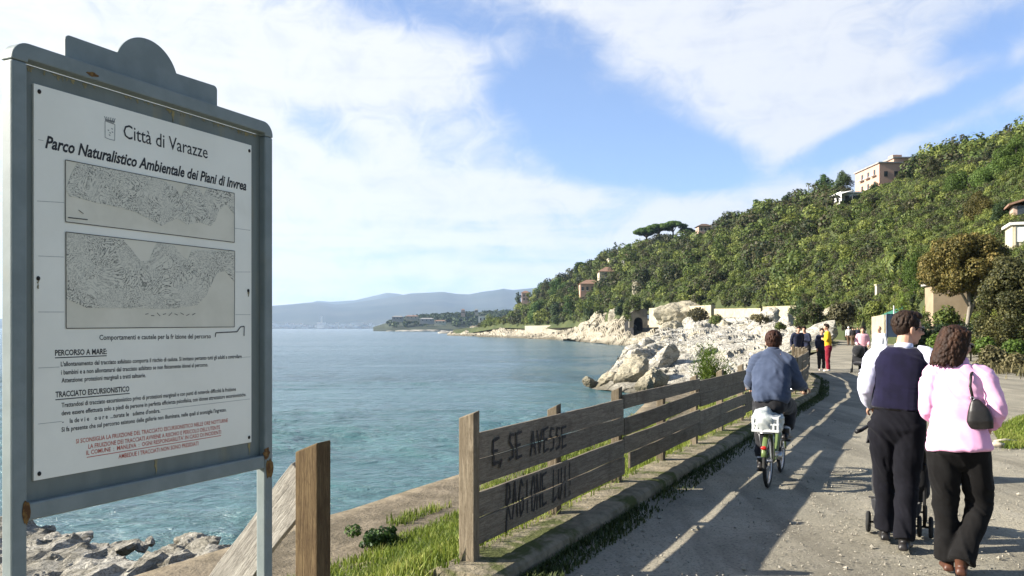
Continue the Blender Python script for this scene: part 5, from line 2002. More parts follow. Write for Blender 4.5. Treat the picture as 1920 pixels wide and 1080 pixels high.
# villa on the hill
va = house('villa', 'large apricot villa standing on top of the hill', 1676, 1717, 297, 375, 233, 20, M_APRICOT, M_GREYROOF, 'flat', [(.3, .55, .9, 1.4), (.72, .55, .9, 1.4), (.5, .82, .9, 1.2)],
           [(.12, .86, 1.3, 1.3), (.36, .86, 1.3, 1.3), (.62, .86, 1.3, 1.3), (.85, .86, 1.3, 1.3)], 'villa', .4, .4)
s = 233 / F
o = va
X0 = (1631 - (1676 + 1717) / 2) * s
X1 = (1681 - (1676 + 1717) / 2) * s
H = (375 - 314) * s
bx(X0, X1 - .9, -6, 10, -5, H).build('wing', M_APRICOT, o)
bx(X0 - .4, X1 - .5, -6.4, 10.3, H + .003, H + .35).build('roof', M_GREYROOF, o)
for y in (-3, 1, 5):
    for z in (H * .78, H * .42):
        f = bx(X0 - .06, X0 + .1, y - .6, y + .6, z - .8, z + .8).build('window', M_DARKWIN, o)
        bx(X0 - 1.0, X0 - .065, y - 1.4, y + 1.4, z - 1.0, z - .85).build('balcony', M_WHITEP, o)
for x in (X0 + 1.8, X0 + 4.6):
    f = bx(x - .5, x + .5, -6.06, -5.9, H * .6, H * .6 + 1.5).build('window', M_DARKWIN, o)
bx(-2.0, .6, 3, 6, (375 - 297) * s + .403, (375 - 288) * s + .3).build('roof_terrace', M_APRICOT, o)
MB().tube([(1.5, 8, (375 - 297) * s), (1.5, 8, (375 - 278) * s)], .06, 6).build('aerial', M_GREYROOF, o)
house('annex_house', 'low white flat roofed annex stepping down left of the villa', 1578, 1612, 362, 388, 222, 5, M_WHITEP, M_WHITEP, 'flat', [(.3, .6, 1.2, 1.6), (.7, .6, 1.2, 1.6)], [(.5, .6, 1.4, 1.6)], 'annex', .5, .35)
aw = empty('white_awning', P(1562, 368, 218), 0, 'white awning sloping down from the villa annex', 'awning')
MB().add([(0, 0, 0), (5.4, 0, 1.5), (5.4, 4, 1.9), (0, 4, .4), (0, 0, .12), (5.4, 0, 1.62), (5.4, 4, 2.02), (0, 4, .52)], [(3, 2, 1, 0), (4, 5, 6, 7), (0, 1, 5, 4), (1, 2, 6, 5), (2, 3, 7, 6), (3, 0, 4, 7)]).build('canopy', M_WHITEP, aw)
for x in (.2, 5.2): MB().tube([(x, .1, -2.5), (x, .1, x * .28)], .07, 6).build('support', M_GREYROOF, aw)
# small tower house on the ridge
th = house('tower_house', 'small square house with a dark overhanging roof on the ridge', 1310, 1335, 424, 440, 345, 5.6, M_APRDARK, M_SHUT, 'hip', [(.2, .62, .8, 1.2), (.5, .62, .8, 1.2), (.8, .62, .8, 1.2)], [(.5, .62, .8, 1.2)], 'house', .7, 1.3)
bx(-4.4, 4.4, -1.0, 6.2, -4, .3).build('terrace', M_CREAM, th)
# headland houses
house('pale_house', 'long pale house with a tiled roof half hidden by trees on the headland', 1088, 1126, 532, 550, on_hill(1108, 550) - 2, 9, M_APRICOT, M_TILE, 'hip', [(.12, .5, 1.1, 1.8), (.35, .5, 1.1, 1.8), (.6, .5, 1.1, 1.8), (.85, .5, 1.1, 1.8)], [(.5, .5, 1.1, 1.8)], 'house', .7, 2.2)
house('upper_house', 'upper headland house with a pinkish tiled roof', 1124, 1164, 509, 522, on_hill(1145, 522) - 2, 9, M_CREAM, M_TILE, 'hip', [(.3, .5, 1.2, 1.6), (.7, .5, 1.2, 1.6)], (), 'house', .8, 2.4)
house('grey_house', 'grey house under the dark conifer on the headland ridge', 1170, 1186, 482, 498, on_hill(1178, 498) - 2, 8, M_GREYROOF, M_TILE, 'hip', [(.3, .6, 1.1, 1.6), (.7, .6, 1.1, 1.6)], [(.5, .6, 1.1, 1.6)], 'house', .5, 1.6)
house('terrace_house', 'low cream house with a flat roof between the headland pines', 1142, 1164, 486, 496, on_hill(1155, 496) - 2, 7, M_CREAM, M_CREAM, 'flat', [(.25, .5, 1.2, 1.4), (.7, .5, 1.2, 1.4)], (), 'house', .4, .5)
house('pink_house', 'pink house at the very end of the headland skyline', 978, 993, 549, 566, 596, 7, mat('pink_plaster', (.62, .42, .36), (.55, .36, .3), 1, .9), M_TILE, 'hip', [(.3, .7, 1, 1.6), (.7, .7, 1, 1.6), (.3, .3, 1, 1.6), (.7, .3, 1, 1.6)], [(.5, .6, 1, 1.6)], 'house', .5, 1.6)
house('shore_house', 'white flat roofed house low on the shore beyond the headland', 897, 919, 593, 607, 690, 8, M_WHITEP, M_WHITEP, 'flat', [(.2, .6, 1.2, 2), (.5, .6, 1.2, 2), (.8, .6, 1.2, 2)], [(.5, .6, 1.2, 2)], 'house', .3, .4)
for i, (a, y, w_, h_, d_, lab) in enumerate([(745, 600, 20, 6, 1560, 'pale grey house at the left end of the far promontory'), (772, 598, 24, 5, 1580, 'long pale house on the far promontory slope'),
                                             (800, 603, 26, 5, 1500, 'low grey house near the far promontory shore'), (868, 590, 7, 9, 1640, 'pinkish tower block rising above the far promontory trees'), (893, 588, 6, 7, 1650, 'small pale block above the far promontory trees'), (825, 606, 22, 4, 1450, 'low pale shed by the far promontory shore')]):
    house('far_house', lab, a - w_ / 2, a + w_ / 2, y - h_, y, d_, 10, M_APRDARK if i in (3,) else M_GREYROOF if i in (2, 0) else M_CREAM, M_TILE if i % 2 else M_GREYROOF, 'hip', [(.2, .5, 1.6, 2.4), (.5, .5, 1.6, 2.4), (.8, .5, 1.6, 2.4)], (), 'house', .6, 2.0)
# white building, tiled house and tan house on the right
wb = house('white_kiosk', 'white glazed veranda building at the right edge above the dark tree', 1906, 2003, 420, 470, 60, 3, M_CREAM, M_WHITEP, 'flat', (), (), 'building', .2, .2, rad(-22))
s = 60 / F
f = bx(-1.72, 1.6, -.05, .05, (470 - 452) * s, (470 - 423) * s).build('window', M_WHITEP, wb)
bx(-1.78, -1.68, -.09, .02, .03, 1.9).build('frame', M_CREAM, wb)
house('tiled_house', 'house with a sloping tiled roof at the right edge of the hillside', 1906, 1980, 384, 404, on_hill(1910, 408) - 3, 4, M_APRDARK, M_TILE, 'shed', [(.2, .5, .8, .9)], (), 'house', .4, 1.3, rad(-24))
sh_ = house('tan_house', 'small tan house with a pale roof edge under the ochre tree', 1753, 1813, 534, 640, 57, 2.6, M_TANP, M_GREYROOF, 'shed', (), (), 'house', .22, .1, rad(-15))
house('white_gatepost', 'short pale pillar standing in the scrub left of the palm', 1644, 1656, 535, 549, on_hill(1650, 552) - 1, .5, M_CREAM, M_CREAM, 'flat', (), (), 'pillar', .08, .12)


# walls beside the old railway line
def wall(name, label, pts, d0, d1, thick, m, cat='wall'):
    """pts: (px, ytop, ybot) left and right"""
    (a, t0, b0), (c, t1, b1) = pts
    p0, p1, q0, q1 = P(a, b0, d0), P(c, b1, d1), P(a, t0, d0), P(c, t1, d1)
    dv = (p1 - p0); dv.z = 0
    nv = Vector((dv.y, -dv.x, 0)).normalized() * thick
    if nv.y > 0: nv = -nv
    vs = [p0, p1, q1, q0, p0 - nv, p1 - nv, q1 - nv, q0 - nv]
    o = MB().add(vs, [(0, 1, 2, 3), (7, 6, 5, 4), (3, 2, 6, 7), (0, 3, 7, 4), (1, 5, 6, 2), (0, 4, 5, 1)]).build(name, m)
    return tag(o, label, cat)


wall('retaining_wall', 'long pale retaining wall behind the yellowish rock knoll', ((1217, 578, 614), (1333, 572, 610)), 250, 205, 1.2, M_STONEW)
wall('retaining_wall', 'pale retaining wall with a shaded right part between two other walls', ((1339, 579, 606), (1426, 578, 604)), 196, 168, 1.2, M_STONEW)
wall('retaining_wall', 'rightmost pale wall, tallest and nearest to the bushes', ((1430, 575, 614), (1494, 573, 606)), 165, 148, 1.2, M_STONEW)
wall('sea_wall', 'straight pale sea wall along the foot of the wooded headland', ((984, 611, 630), (1070, 609, 622)), 470, 424, 1.5, mat('pale_concrete', (.33, .305, .245), (.27, .245, .19), .12, .95, c3=(.2, .18, .13, 1), c3scale=.25))
tp = empty('tunnel_portal', P(1197, 612, 262), 0, 'grey stone portal of the old railway tunnel with a dark arched mouth', 'tunnel')
tw = 262 / F
arch = [(-17 * tw, -.4), (-17 * tw, 24 * tw), (-5 * tw, 32 * tw), (17 * tw, 34 * tw), (17 * tw, -.4), (9 * tw, -.4)] + [(8.5 * tw * math.cos(a), 8 * tw + 9 * tw * math.sin(a)) for a in np.linspace(0, math.pi, 12)] + [(-9 * tw, -.4)]
MB().prism(arch, 2.0).build('wall', M_GREYSTONE, tp)
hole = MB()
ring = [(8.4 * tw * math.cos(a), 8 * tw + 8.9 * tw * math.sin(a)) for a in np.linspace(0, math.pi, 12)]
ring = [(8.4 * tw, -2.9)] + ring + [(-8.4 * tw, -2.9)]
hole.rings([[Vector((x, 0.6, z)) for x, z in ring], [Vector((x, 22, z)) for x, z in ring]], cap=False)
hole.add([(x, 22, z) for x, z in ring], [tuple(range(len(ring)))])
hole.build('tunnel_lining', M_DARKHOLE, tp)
for k, (a, y, d_, w_, h_, ti, lab) in enumerate([(1178, 600, 258, 30, 34, .5, 'dark shrub hugging the left shoulder of the tunnel portal'), (1190, 582, 262, 34, 26, .4, 'green shrub hanging over the top of the tunnel portal'), (1214, 580, 262, 26, 16, .6, 'small shrub on the right end of the tunnel portal top')]):
    bush('bush', lab, a, y, d_, w_, h_, LEAF_HILL, ti, 700 + k, 'shrubs around the tunnel portal', n=20)
# fenced yard at the bend: tan wall, blue gate, green mesh
wall('yard_wall', 'sunlit tan wall left of the blue gate', ((1641, 594, 634), (1665, 590, 640)), 74, 63, .3, M_STONEW)
bg_ = empty('blue_gate', P(1679, 632, 62), 0, 'blue sheet metal gate beyond the man in the navy vest', 'gate')
M_BLUE = mat('blue_sheet', (.13, .20, .33), (.10, .16, .27), 2, .6)
s = 62 / F
bx(-15 * s, 15 * s, 0, .05, 0, 42 * s).build('panel', M_BLUE, bg_)
for x in (-15.5, 15.5): bx(x * s - .04, x * s + .04, -.03, .08, -.1, 44 * s).build('post', mat('navy_post', (.04, .06, .12), None, 3, .6), bg_)
bx(-15 * s, 15 * s, -.02, .07, 42 * s + .002, 43.5 * s).build('rail', bpy.data.materials['navy_post'], bg_)
wall('mesh_fence', 'green mesh fence rising behind the tan wall', ((1648, 592, 600), (1692, 574, 600)), 72, 68, .05, mat('green_mesh', (.02, .10, .075), (.03, .13, .09), 3, .8), 'fence')
MB().tube([P(1676, 605, 66), P(1676, 573, 66)], .05, 6).build('pole', M_WHITEP)
tag(COL.objects[-1], 'thin white pole above the blue gate', 'pole')
# ================================================================== PEOPLE
V3 = Vector


def cloth(name, c1, c2=None, bump=0.35, sc=9, rough=0.9, sheen=0.15):
    return mat(name, c1, c2 or tuple(x * .78 for x in c1), sc, rough, bump, 240, sheen=sheen, bdist=.002, spec=.12)


M_SKIN = mat('skin', (.50, .29, .20), (.44, .245, .165), 8, .55, .1, 60, bdist=.002)
M_HAIRD = mat('dark_brown_hair', (.030, .016, .009), (.012, .007, .005), 30, .65, .6, 90, stretch=(1, 1, .25), bdist=.006, spec=.2)
M_HAIRB = mat('brown_hair', (.040, .018, .009), (.016, .008, .005), 26, .62, .6, 90, stretch=(1, 1, .25), bdist=.006, spec=.2)
M_NAVY = cloth('navy_knit', (.009, .008, .028), (.006, .0055, .019))
M_SHIRT = cloth('lavender_white_shirt', (.66, .66, .78), (.58, .58, .72), .2)
M_TROUS = cloth('black_trousers', (.0075, .0075, .011), (.005, .005, .0075), .2, sheen=.02)
M_CHAR = cloth('charcoal_trousers', (.009, .0085, .0085), (.006, .0055, .0055), .2, sheen=.02)
M_PINK = cloth('pink_shirt', (.80, .44, .62), (.74, .37, .56), .15, 6)
M_BLUEGREY = cloth('blue_grey_sweatshirt', (.052, .068, .112), (.040, .054, .092), .4, 7)
M_YELLOW = cloth('yellow_top', (.62, .36, .015), (.52, .29, .012))
M_DKRED = cloth('dark_red_trousers', (.20, .012, .025), (.15, .008, .018))
M_DKBLUE = cloth('dark_blue_jacket', (.020, .024, .050), (.012, .015, .032))
M_BLACKCL = cloth('black_cloth', (.012, .012, .014), (.02, .02, .022))
M_WHITECL = cloth('white_cloth', (.68, .68, .70), (.6, .6, .63), .2)
M_PALEPINK = cloth('pale_pink_top', (.68, .38, .42), (.6, .32, .36), .2)
M_BROWNCL = cloth('brown_cloth', (.11, .07, .045), (.08, .05, .03))
M_SHOEB = mat('black_leather', (.012, .011, .011), (.02, .018, .017), 20, .4, .1, 60, bdist=.002)
M_SHOEBR = mat('brown_leather', (.085, .035, .020), (.055, .022, .013), 20, .45, .1, 60, bdist=.002)
M_SHOEW = mat('white_shoe', (.6, .6, .6), (.4, .4, .4), 20, .6)
M_LENS = mat('dark_lens', (.008, .008, .009), (.012, .012, .012), 5, .12, spec=.6)
M_EYE = mat('eye', (.55, .53, .50), (.5, .48, .46), 5, .3)
M_BLACKPL = mat('black_plastic', (.014, .014, .015), (.022, .022, .023), 20, .45)
M_METAL = mat('bright_metal', (.45, .45, .46), (.36, .36, .37), 20, .3, metal=.9)
M_TYRE = mat('tyre_rubber', (.018, .018, .018), (.03, .03, .028), 20, .85)
M_GREENP = mat('green_paint', (.12, .165, .055), (.09, .13, .045), 6, .4)
M_WHITEPL = mat('white_plastic', (.66, .67, .66), (.58, .59, .58), 6, .5)


def rotm(yaw=0, pitch=0, roll=0):
    return (Matrix.Rotation(yaw, 3, 'Z') @ Matrix.Rotation(pitch, 3, 'X') @ Matrix.Rotation(roll, 3, 'Y'))


def torso(mb, spine, n=20, e=.82):
    """spine: list of (pos, half width, half depth, right vector or None)"""
    rg = []
    m = len(spine)
    for i, s_ in enumerate(spine):
        p = V3(s_[0])
        t = (V3(spine[min(i + 1, m - 1)][0]) - V3(spine[max(i - 1, 0)][0])).normalized()
        r = V3(s_[3]) if len(s_) > 3 and s_[3] is not None else V3((1, 0, 0))
        r = (r - t * r.dot(t)).normalized()
        f = t.cross(r)
        ring = []
        for j in range(n):
            a = 2 * math.pi * j / n
            c, q = math.cos(a), math.sin(a)
            ring.append(p + r * (s_[1] * math.copysign(abs(c) ** e, c)) + f * (s_[2] * math.copysign(abs(q) ** e, q)))
        rg.append(ring)
    mb.rings(rg)


def head(mb, c, M, k=1.0):
    """head with cranium, jaw, nose, brow, lips and ears; local y is where the face looks"""
    c = V3(c)
    w = lambda v: c + M @ (V3(v) * k)
    mb.ell(w((0, -.012, .030)), (.074 * k, .094 * k, .088 * k), M, 18, 12)
    mb.ell(w((0, .022, -.035)), (.062 * k, .070 * k, .078 * k), M, 16, 10)
    mb.ell(w((0, .048, -.088)), (.036 * k, .034 * k, .028 * k), M, 12, 8)
    mb.ell(w((0, .072, .018)), (.052 * k, .018 * k, .013 * k), M, 12, 6)
    mb.tube([w((0, .082, .018)), w((0, .098, -.008)), w((0, .108, -.026)), w((0, .088, -.034))], [.010 * k, .012 * k, .016 * k, .012 * k], 8)
    mb.ell(w((0, .084, -.056)), (.024 * k, .012 * k, .007 * k), M, 10, 6)
    mb.ell(w((0, .082, -.066)), (.021 * k, .012 * k, .007 * k), M, 10, 6)
    for s in (-1, 1):
        mb.ell(w((.040 * s, .060, -.022)), (.024 * k, .020 * k, .022 * k), M, 10, 7)
        mb.ell(w((.077 * s, -.006, -.008)), (.010 * k, .021 * k, .034 * k), M @ Matrix.Rotation(.25 * s, 3, 'Z'), 10, 7)


def hand(mb, wr, d, n, side, curl=.5, k=1.0, spread=.06):
    """palm, four separate bent fingers, thumb off the side of the palm. d: finger direction, n: back of the hand"""
    wr, d, n = V3(wr), V3(d).normalized(), V3(n)
    n = (n - d * n.dot(d)).normalized()
    s = d.cross(n) * side                     # towards the thumb
    M = Matrix((s, d, n)).transposed()
    mb.tube([wr - d * .03, wr + d * .02], [.026 * k, .029 * k], 10, flat=.72, side=s)
    mb.ell(wr + d * .055 * k, (.042 * k, .052 * k, .017 * k), M, 14, 8)
    for i in range(4):
        o = (.030 - .020 * i) * k
        L = (.074, .082, .076, .060)[i] * k
        p = wr + d * .095 * k + s * o
        dirv = (d + s * spread * (1.5 - i) * .7).normalized()
        pts, ang = [p - d * .02], 0
        q = p
        for j, f in enumerate((.42, .33, .25)):
            ang += curl * (.55, .95, .7)[j]
            pts.append(q)
            q = q + (dirv * math.cos(ang) - n * math.sin(ang)) * L * f
        pts.append(q)
        r_ = (.0088, .0085, .0078, .0068)[i] * k * 1.0 if i else .0088 * k
        mb.tube(pts, [r_, r_, r_ * .95, r_ * .85, r_ * .7][:len(pts)], 8)
    b0 = wr + d * .030 * k + s * .034 * k
    t1 = b0 + (s * .7 + d * .7 - n * .25).normalized() * .034 * k
    t2 = t1 + (s * .30 + d * .9 - n * .35 * (1 + curl)).normalized() * .030 * k
    t3 = t2 + (d * .9 - n * .5 * curl - s * .15).normalized() * .024 * k
    mb.tube([b0 - d * .01 - s * .012, b0, t1, t2, t3], [.014 * k, .014 * k, .0115 * k, .0105 * k, .008 * k], 8)


def shoe(mb, ankle, toe_dir, k=1.0, flat=True, pitch=0.0):
    a = V3(ankle)
    t = V3(toe_dir).normalized()
    s = V3((0, 0, 1)).cross(t).normalized()
    u = t.cross(s)
    if pitch:
        R = Matrix.Rotation(pitch, 3, s)
        t, u = R @ t, R @ u
    pts = []
    prof = [(-.075, -.052, .027, .020), (-.06, -.045, .036, .034), (-.01, -.038, .038, .040), (.05, -.048, .041, .031), (.11, -.056, .046, .024), (.155, -.06, .042, .019), (.182, -.063, .024, .012)]
    rg = []
    for (y, z, w, h) in prof:
        rg.append([a + t * y * k + u * (z * k + h * k * max(math.sin(q), -.55)) + s * w * k * math.cos(q) for q in [2 * math.pi * j / 12 for j in range(12)]])
    mb.rings(rg)
    mb.tube([a + u * (-.03), a + u * .05], [.040 * k, .043 * k], 10)


def lerp(a, b, t): return V3(a) * (1 - t) + V3(b) * t


def limb(mb, pts, rs, n=12, sub=3, flat=1.0):
    """limb through joints with rounded bends"""
    P_, R_ = [], []
    for i in range(len(pts) - 1):
        for j in range(sub):
            t = j / sub
            P_.append(lerp(pts[i], pts[i + 1], t))
            R_.append(rs[i] * (1 - t) + rs[i + 1] * t)
    P_.append(V3(pts[-1])); R_.append(rs[-1])
    Q = [P_[0]] + [(P_[i - 1] + P_[i] * 2 + P_[i + 1]) / 4 for i in range(1, len(P_) - 1)] + [P_[-1]]
    mb.tube(Q, R_, n, flat=flat)


def folds(amp, sc, seed, zs=1.0):
    """creases that run along bent lines rather than dimples"""
    def f(co):
        w_ = np.stack([vnoise(co * 5 + 3, seed), vnoise(co * 5 + 9, seed + 1), vnoise(co * 5 + 15, seed + 2)], 1) * .09
        q = (co + w_)
        q = np.stack([q[:, 0] * .55 + q[:, 2] * .80 * zs, q[:, 1] * .6, q[:, 2] * .55 * zs - q[:, 0] * .35], 1) * sc
        r1 = 1 - 2 * np.abs(vnoise(q * np.array([1.5, .8, .5]), seed))
        r2 = 1 - 2 * np.abs(vnoise(q * np.array([3.1, 1.5, .9]) + 5, seed + 7))
        lo = vnoise(co * sc * .42 + 2, seed + 4)
        return ((r1 * .55 + r2 * .28 + lo * .45) * amp).astype(np.float32)
    return f


def build_person(root, J, look, voxel=.008, cv=.010, hands=True, sc=1.0):
    """J: joints. look: clothing materials and options. The body is one surface; clothes and hair are its own meshes"""
    b = MB()
    H = J['head']
    Mh = J['headM']
    hk = J.get('hk', 1.0)
    sp = J['spine']
    torso(b, [(p, w * .90, d * .90, r) for p, w, d, r in sp])
    b.tube([V3(sp[-1][0]) - V3((0, 0, .06)), lerp(sp[-1][0], H, .45), V3(H) + Mh @ V3((0, -.015, -.03))], [.062 * sc, .054 * sc, .052 * sc], 12)
    head(b, H, Mh, hk)
    for s, side in (('l', -1), ('r', 1)):
        sh, el, wr = J['sh_' + s], J['el_' + s], J['wr_' + s]
        limb(b, [lerp(sp[-1][0], sh, .55), sh, el, wr], [.050 * sc, .050 * sc, .038 * sc, .026 * sc])
        hp, kn, an = J['hip_' + s], J['kn_' + s], J['an_' + s]
        limb(b, [hp, kn, an], [.080 * sc, .052 * sc, .036 * sc])
        b.tube([an, V3(an) + V3(J['toe_' + s]) * .12 - V3((0, 0, .05))], [.034 * sc, .026 * sc], 8)
        if hands:
            hd = J.get('hd_' + s)
            if hd: hand(b, wr, hd[0], hd[1], side * hd[3] if len(hd) > 3 else side, hd[2], sc)
            else: b.ell(V3(wr) + (V3(wr) - V3(el)).normalized() * .06, (.035, .035, .05))
        else:
            b.ell(V3(wr) + (V3(wr) - V3(el)).normalized() * .05, (.036, .036, .055), nu=8, nv=6)
    me = remesh(b, voxel, 1)
    mesh_obj('body', me, look.get('skin', M_SKIN), root)
    # trousers
    t = MB()
    tw = look.get('trouser', 1.0)
    torso(t, [(p, w, d, r) for p, w, d, r in J['seat']])
    for s in 'lr':
        limb(t, [V3(J['hip_' + s]) + V3((0, -.008, .05)) * sc, lerp(J['hip_' + s], J['kn_' + s], .5), J['kn_' + s], lerp(J['kn_' + s], J['an_' + s], .5), lerp(J['kn_' + s], J['an_' + s], look.get('tlen', .98))],
             [.108 * sc, .095 * sc * tw, .076 * sc * tw, .070 * sc * tw, .068 * sc * tw * look.get('cuff', 1.0)], 14, 3)
    me = remesh(t, cv, 12)
    displace(me, folds(look.get('tfold', .015), 11, 3, .55))
    mesh_obj('trousers', me, look['trousers'], root)
    # top
    t = MB()
    torso(t, J['top'])
    for s in 'lr':
        sh, el, wr = J['sh_' + s], J['el_' + s], J['wr_' + s]
        aw = look.get('sleeve', 1.0)
        limb(t, [lerp(sp[-1][0], sh, .5), sh, lerp(sh, el, .5), el, lerp(el, wr, look.get('slen', .9))], [.060 * sc, .066 * sc * aw, .062 * sc * aw, .056 * sc * aw, .043 * sc * aw], 14, 3)
    me = remesh(t, cv, 3)
    displace(me, folds(look.get('fold', .007), 10, 11, .8))
    top = mesh_obj(look.get('topname', 'shirt'), me, look['top'], root)
    # shoes
    for s in 'lr':
        t = MB()
        shoe(t, J['an_' + s], J['toe_' + s], sc, pitch=J.get('pitch_' + s, 0))
        me = remesh(t, cv, 2)
        mesh_obj('shoe', me, look['shoes'], root)
    return top


def short_hair(root, H, M, k, m, seed, voxel=.007, back=1.0, fr=.018):
    t = MB()
    w = lambda v: V3(H) + M @ (V3(v) * k)
    t.ell(w((0, -.020, .042)), (.078 * k, .095 * k, .080 * k), M, 18, 12)
    t.ell(w((0, -.048, .008)), (.075 * k, .064 * k, .070 * k * back), M, 16, 10)
    t.ell(w((0, .030, .092)), (.058 * k, .052 * k, .034 * k), M, 12, 8)
    for s in (-1, 1):
        t.ell(w((.068 * s, .018, .030)), (.014 * k, .022 * k, .042 * k), M, 10, 8)
    if voxel < .012:
        r = np.random.default_rng(seed)
        for i in range(300):
            a, e = r.uniform(0, 6.28), r.uniform(-.25, 1.45)
            v = V3((math.cos(a) * math.cos(e), math.sin(a) * math.cos(e), math.sin(e)))
            if v.y > .35 and v.z < .62: continue
            st = V3((v.x * .080, -.022 + v.y * .097, .040 + v.z * .084))
            dn = V3((v.x * .2 + r.normal() * .3, v.y * .15 - .25 + r.normal() * .3, -1 + .4 * v.z))
            dn = (dn - v * dn.dot(v) * .88).normalized()
            L = r.uniform(.018, .034)
            t.tube([w(st), w(st + dn * L * .5 + v * .002), w(st + dn * L + v * r.uniform(-.003, .003))], [.007 * k, .006 * k, .002 * k], 5)
    me = remesh(t, voxel, 1)
    displace(me, lambda co: (fbm(co * np.array([60, 60, 34]), 3, seed, .6, True) * .0025 * k).astype(np.float32))
    return mesh_obj('hair', me, m, root)


def glasses(root, H, M, k):
    w = lambda v: V3(H) + M @ (V3(v) * k)
    t = MB()
    for s in (-1, 1):
        t.ell(w((.034 * s, .090, .006)), (.027 * k, .006 * k, .020 * k), M @ Matrix.Rotation(-.22 * s, 3, 'Z'), 14, 8)
        t.tube([w((.060 * s, .082, .014)), w((.078 * s, .04, .014)), w((.080 * s, -.01, .008))], .0035 * k, 6)
    t.tube([w((-.010, .097, .010)), w((.010, .097, .010))], .003 * k, 6)
    g = t.build('sunglasses', M_LENS, root, True)
    return g


def eyes(root, H, M, k):
    for s in (-1, 1):
        MB().ell(V3(H) + M @ (V3((.031 * s, .072, .001)) * k), (.013 * k, .010 * k, .008 * k), M, 10, 7).build('eye', M_EYE, root, True)


PATH_ROT = -math.atan2(FD.x, FD.y)           # local +y along the path

# ---------------------------------------------------------------- man in the navy vest
g0 = G(1682, 1026)
man = empty('person', g0, PATH_ROT, 'man in a navy sleeveless pullover and black trousers pushing a pushchair', 'person')
J = dict(
    spine=[((0, 0, .90), .155, .105, None), ((.005, 0, 1.02), .150, .100, None), ((.015, .01, 1.16), .165, .105, None), ((.025, .015, 1.31), .180, .110, None), ((.03, .01, 1.41), .165, .095, None), ((.033, .01, 1.475), .085, .07, None)],
    seat=[((0, 0, .76), .05, .05, None), ((0, 0, .82), .12, .09, None), ((0, -.008, .89), .172, .120, None), ((.003, -.005, .97), .172, .118, None), ((.006, 0, 1.055), .162, .105, None)],
    top=[((.006, 0, 1.06), .148, .096, None), ((.012, 0, 1.14), .154, .098, None), ((.022, .012, 1.28), .168, .104, None), ((.03, .01, 1.40), .160, .090, None), ((.033, .01, 1.475), .085, .068, None)],
    head=(.075, .055, 1.628), headM=rotm(rad(-62), rad(-6), rad(4)), hk=1.04,
    sh_l=(-.150, .01, 1.415), el_l=(-.222, -.045, 1.17), wr_l=(-.178, .165, 1.035), sh_r=(.212, .01, 1.415), el_r=(.262, .03, 1.17), wr_r=(.225, .24, 1.06),
    hd_l=((.15, .9, -.25), (-.5, .1, .85), .7), hd_r=((-.1, .95, -.2), (.3, .1, .9), .7),
    hip_l=(-.085, 0, .88), kn_l=(-.088, .115, .49), an_l=(-.088, .14, .085), toe_l=(-.12, 1, 0),
    hip_r=(.085, 0, .88), kn_r=(.062, .015, .48), an_r=(.052, -.12, .085), toe_r=(.12, 1, 0))
look = dict(trousers=M_TROUS, top=M_SHIRT, shoes=M_SHOEB, sleeve=1.12, slen=.80, trouser=1.05, cuff=1.05, fold=.016)
top = build_person(man, J, look, .005, .008)
t = MB()
torso(t, [((.006, -.001, 1.035), .182, .124, None), ((.008, -.001, 1.07), .180, .123, None), ((.012, 0, 1.16), .182, .124, None), ((.022, .012, 1.28), .197, .134, None), ((.029, .012, 1.38), .196, .126, None), ((.032, .010, 1.445), .168, .112, None), ((.033, .008, 1.487), .104, .094, None)], 24, .8)
me = remesh(t, .008, 2)
displace(me, folds(.009, 8, 41, 1.6))
mesh_obj('pullover', me, M_NAVY, man)
t = MB()
t.rings([[V3((.04, .012, 1.462)) + V3((math.cos(a) * .071, math.sin(a) * .066, -.004 - .010 * math.sin(a))) for a in np.linspace(0, 2 * math.pi, 20, endpoint=False)],
         [V3((.046, .018, 1.512)) + V3((math.cos(a) * .062, math.sin(a) * .060, -.010 * math.sin(a))) for a in np.linspace(0, 2 * math.pi, 20, endpoint=False)]], cap=True)
t.build('collar', M_SHIRT, man, True)
for wr, el in ((J['wr_l'], J['el_l']), (J['wr_r'], J['el_r'])):
    MB().tube([lerp(el, wr, .76), lerp(el, wr, .92)], [.043, .040], 12).build('cuff', M_SHIRT, man, True)
short_hair(man, J['head'], J['headM'], J['hk'], M_HAIRD, 3, .0045)
glasses(man, J['head'], J['headM'], J['hk'])
eyes(man, J['head'], J['headM'], J['hk'])
torso(t := MB(), [((.005, -.002, 1.02), .171, .116, None), ((.006, -.001, 1.05), .170, .114, None)], 24)
t.build('belt', M_SHOEB, man, True)

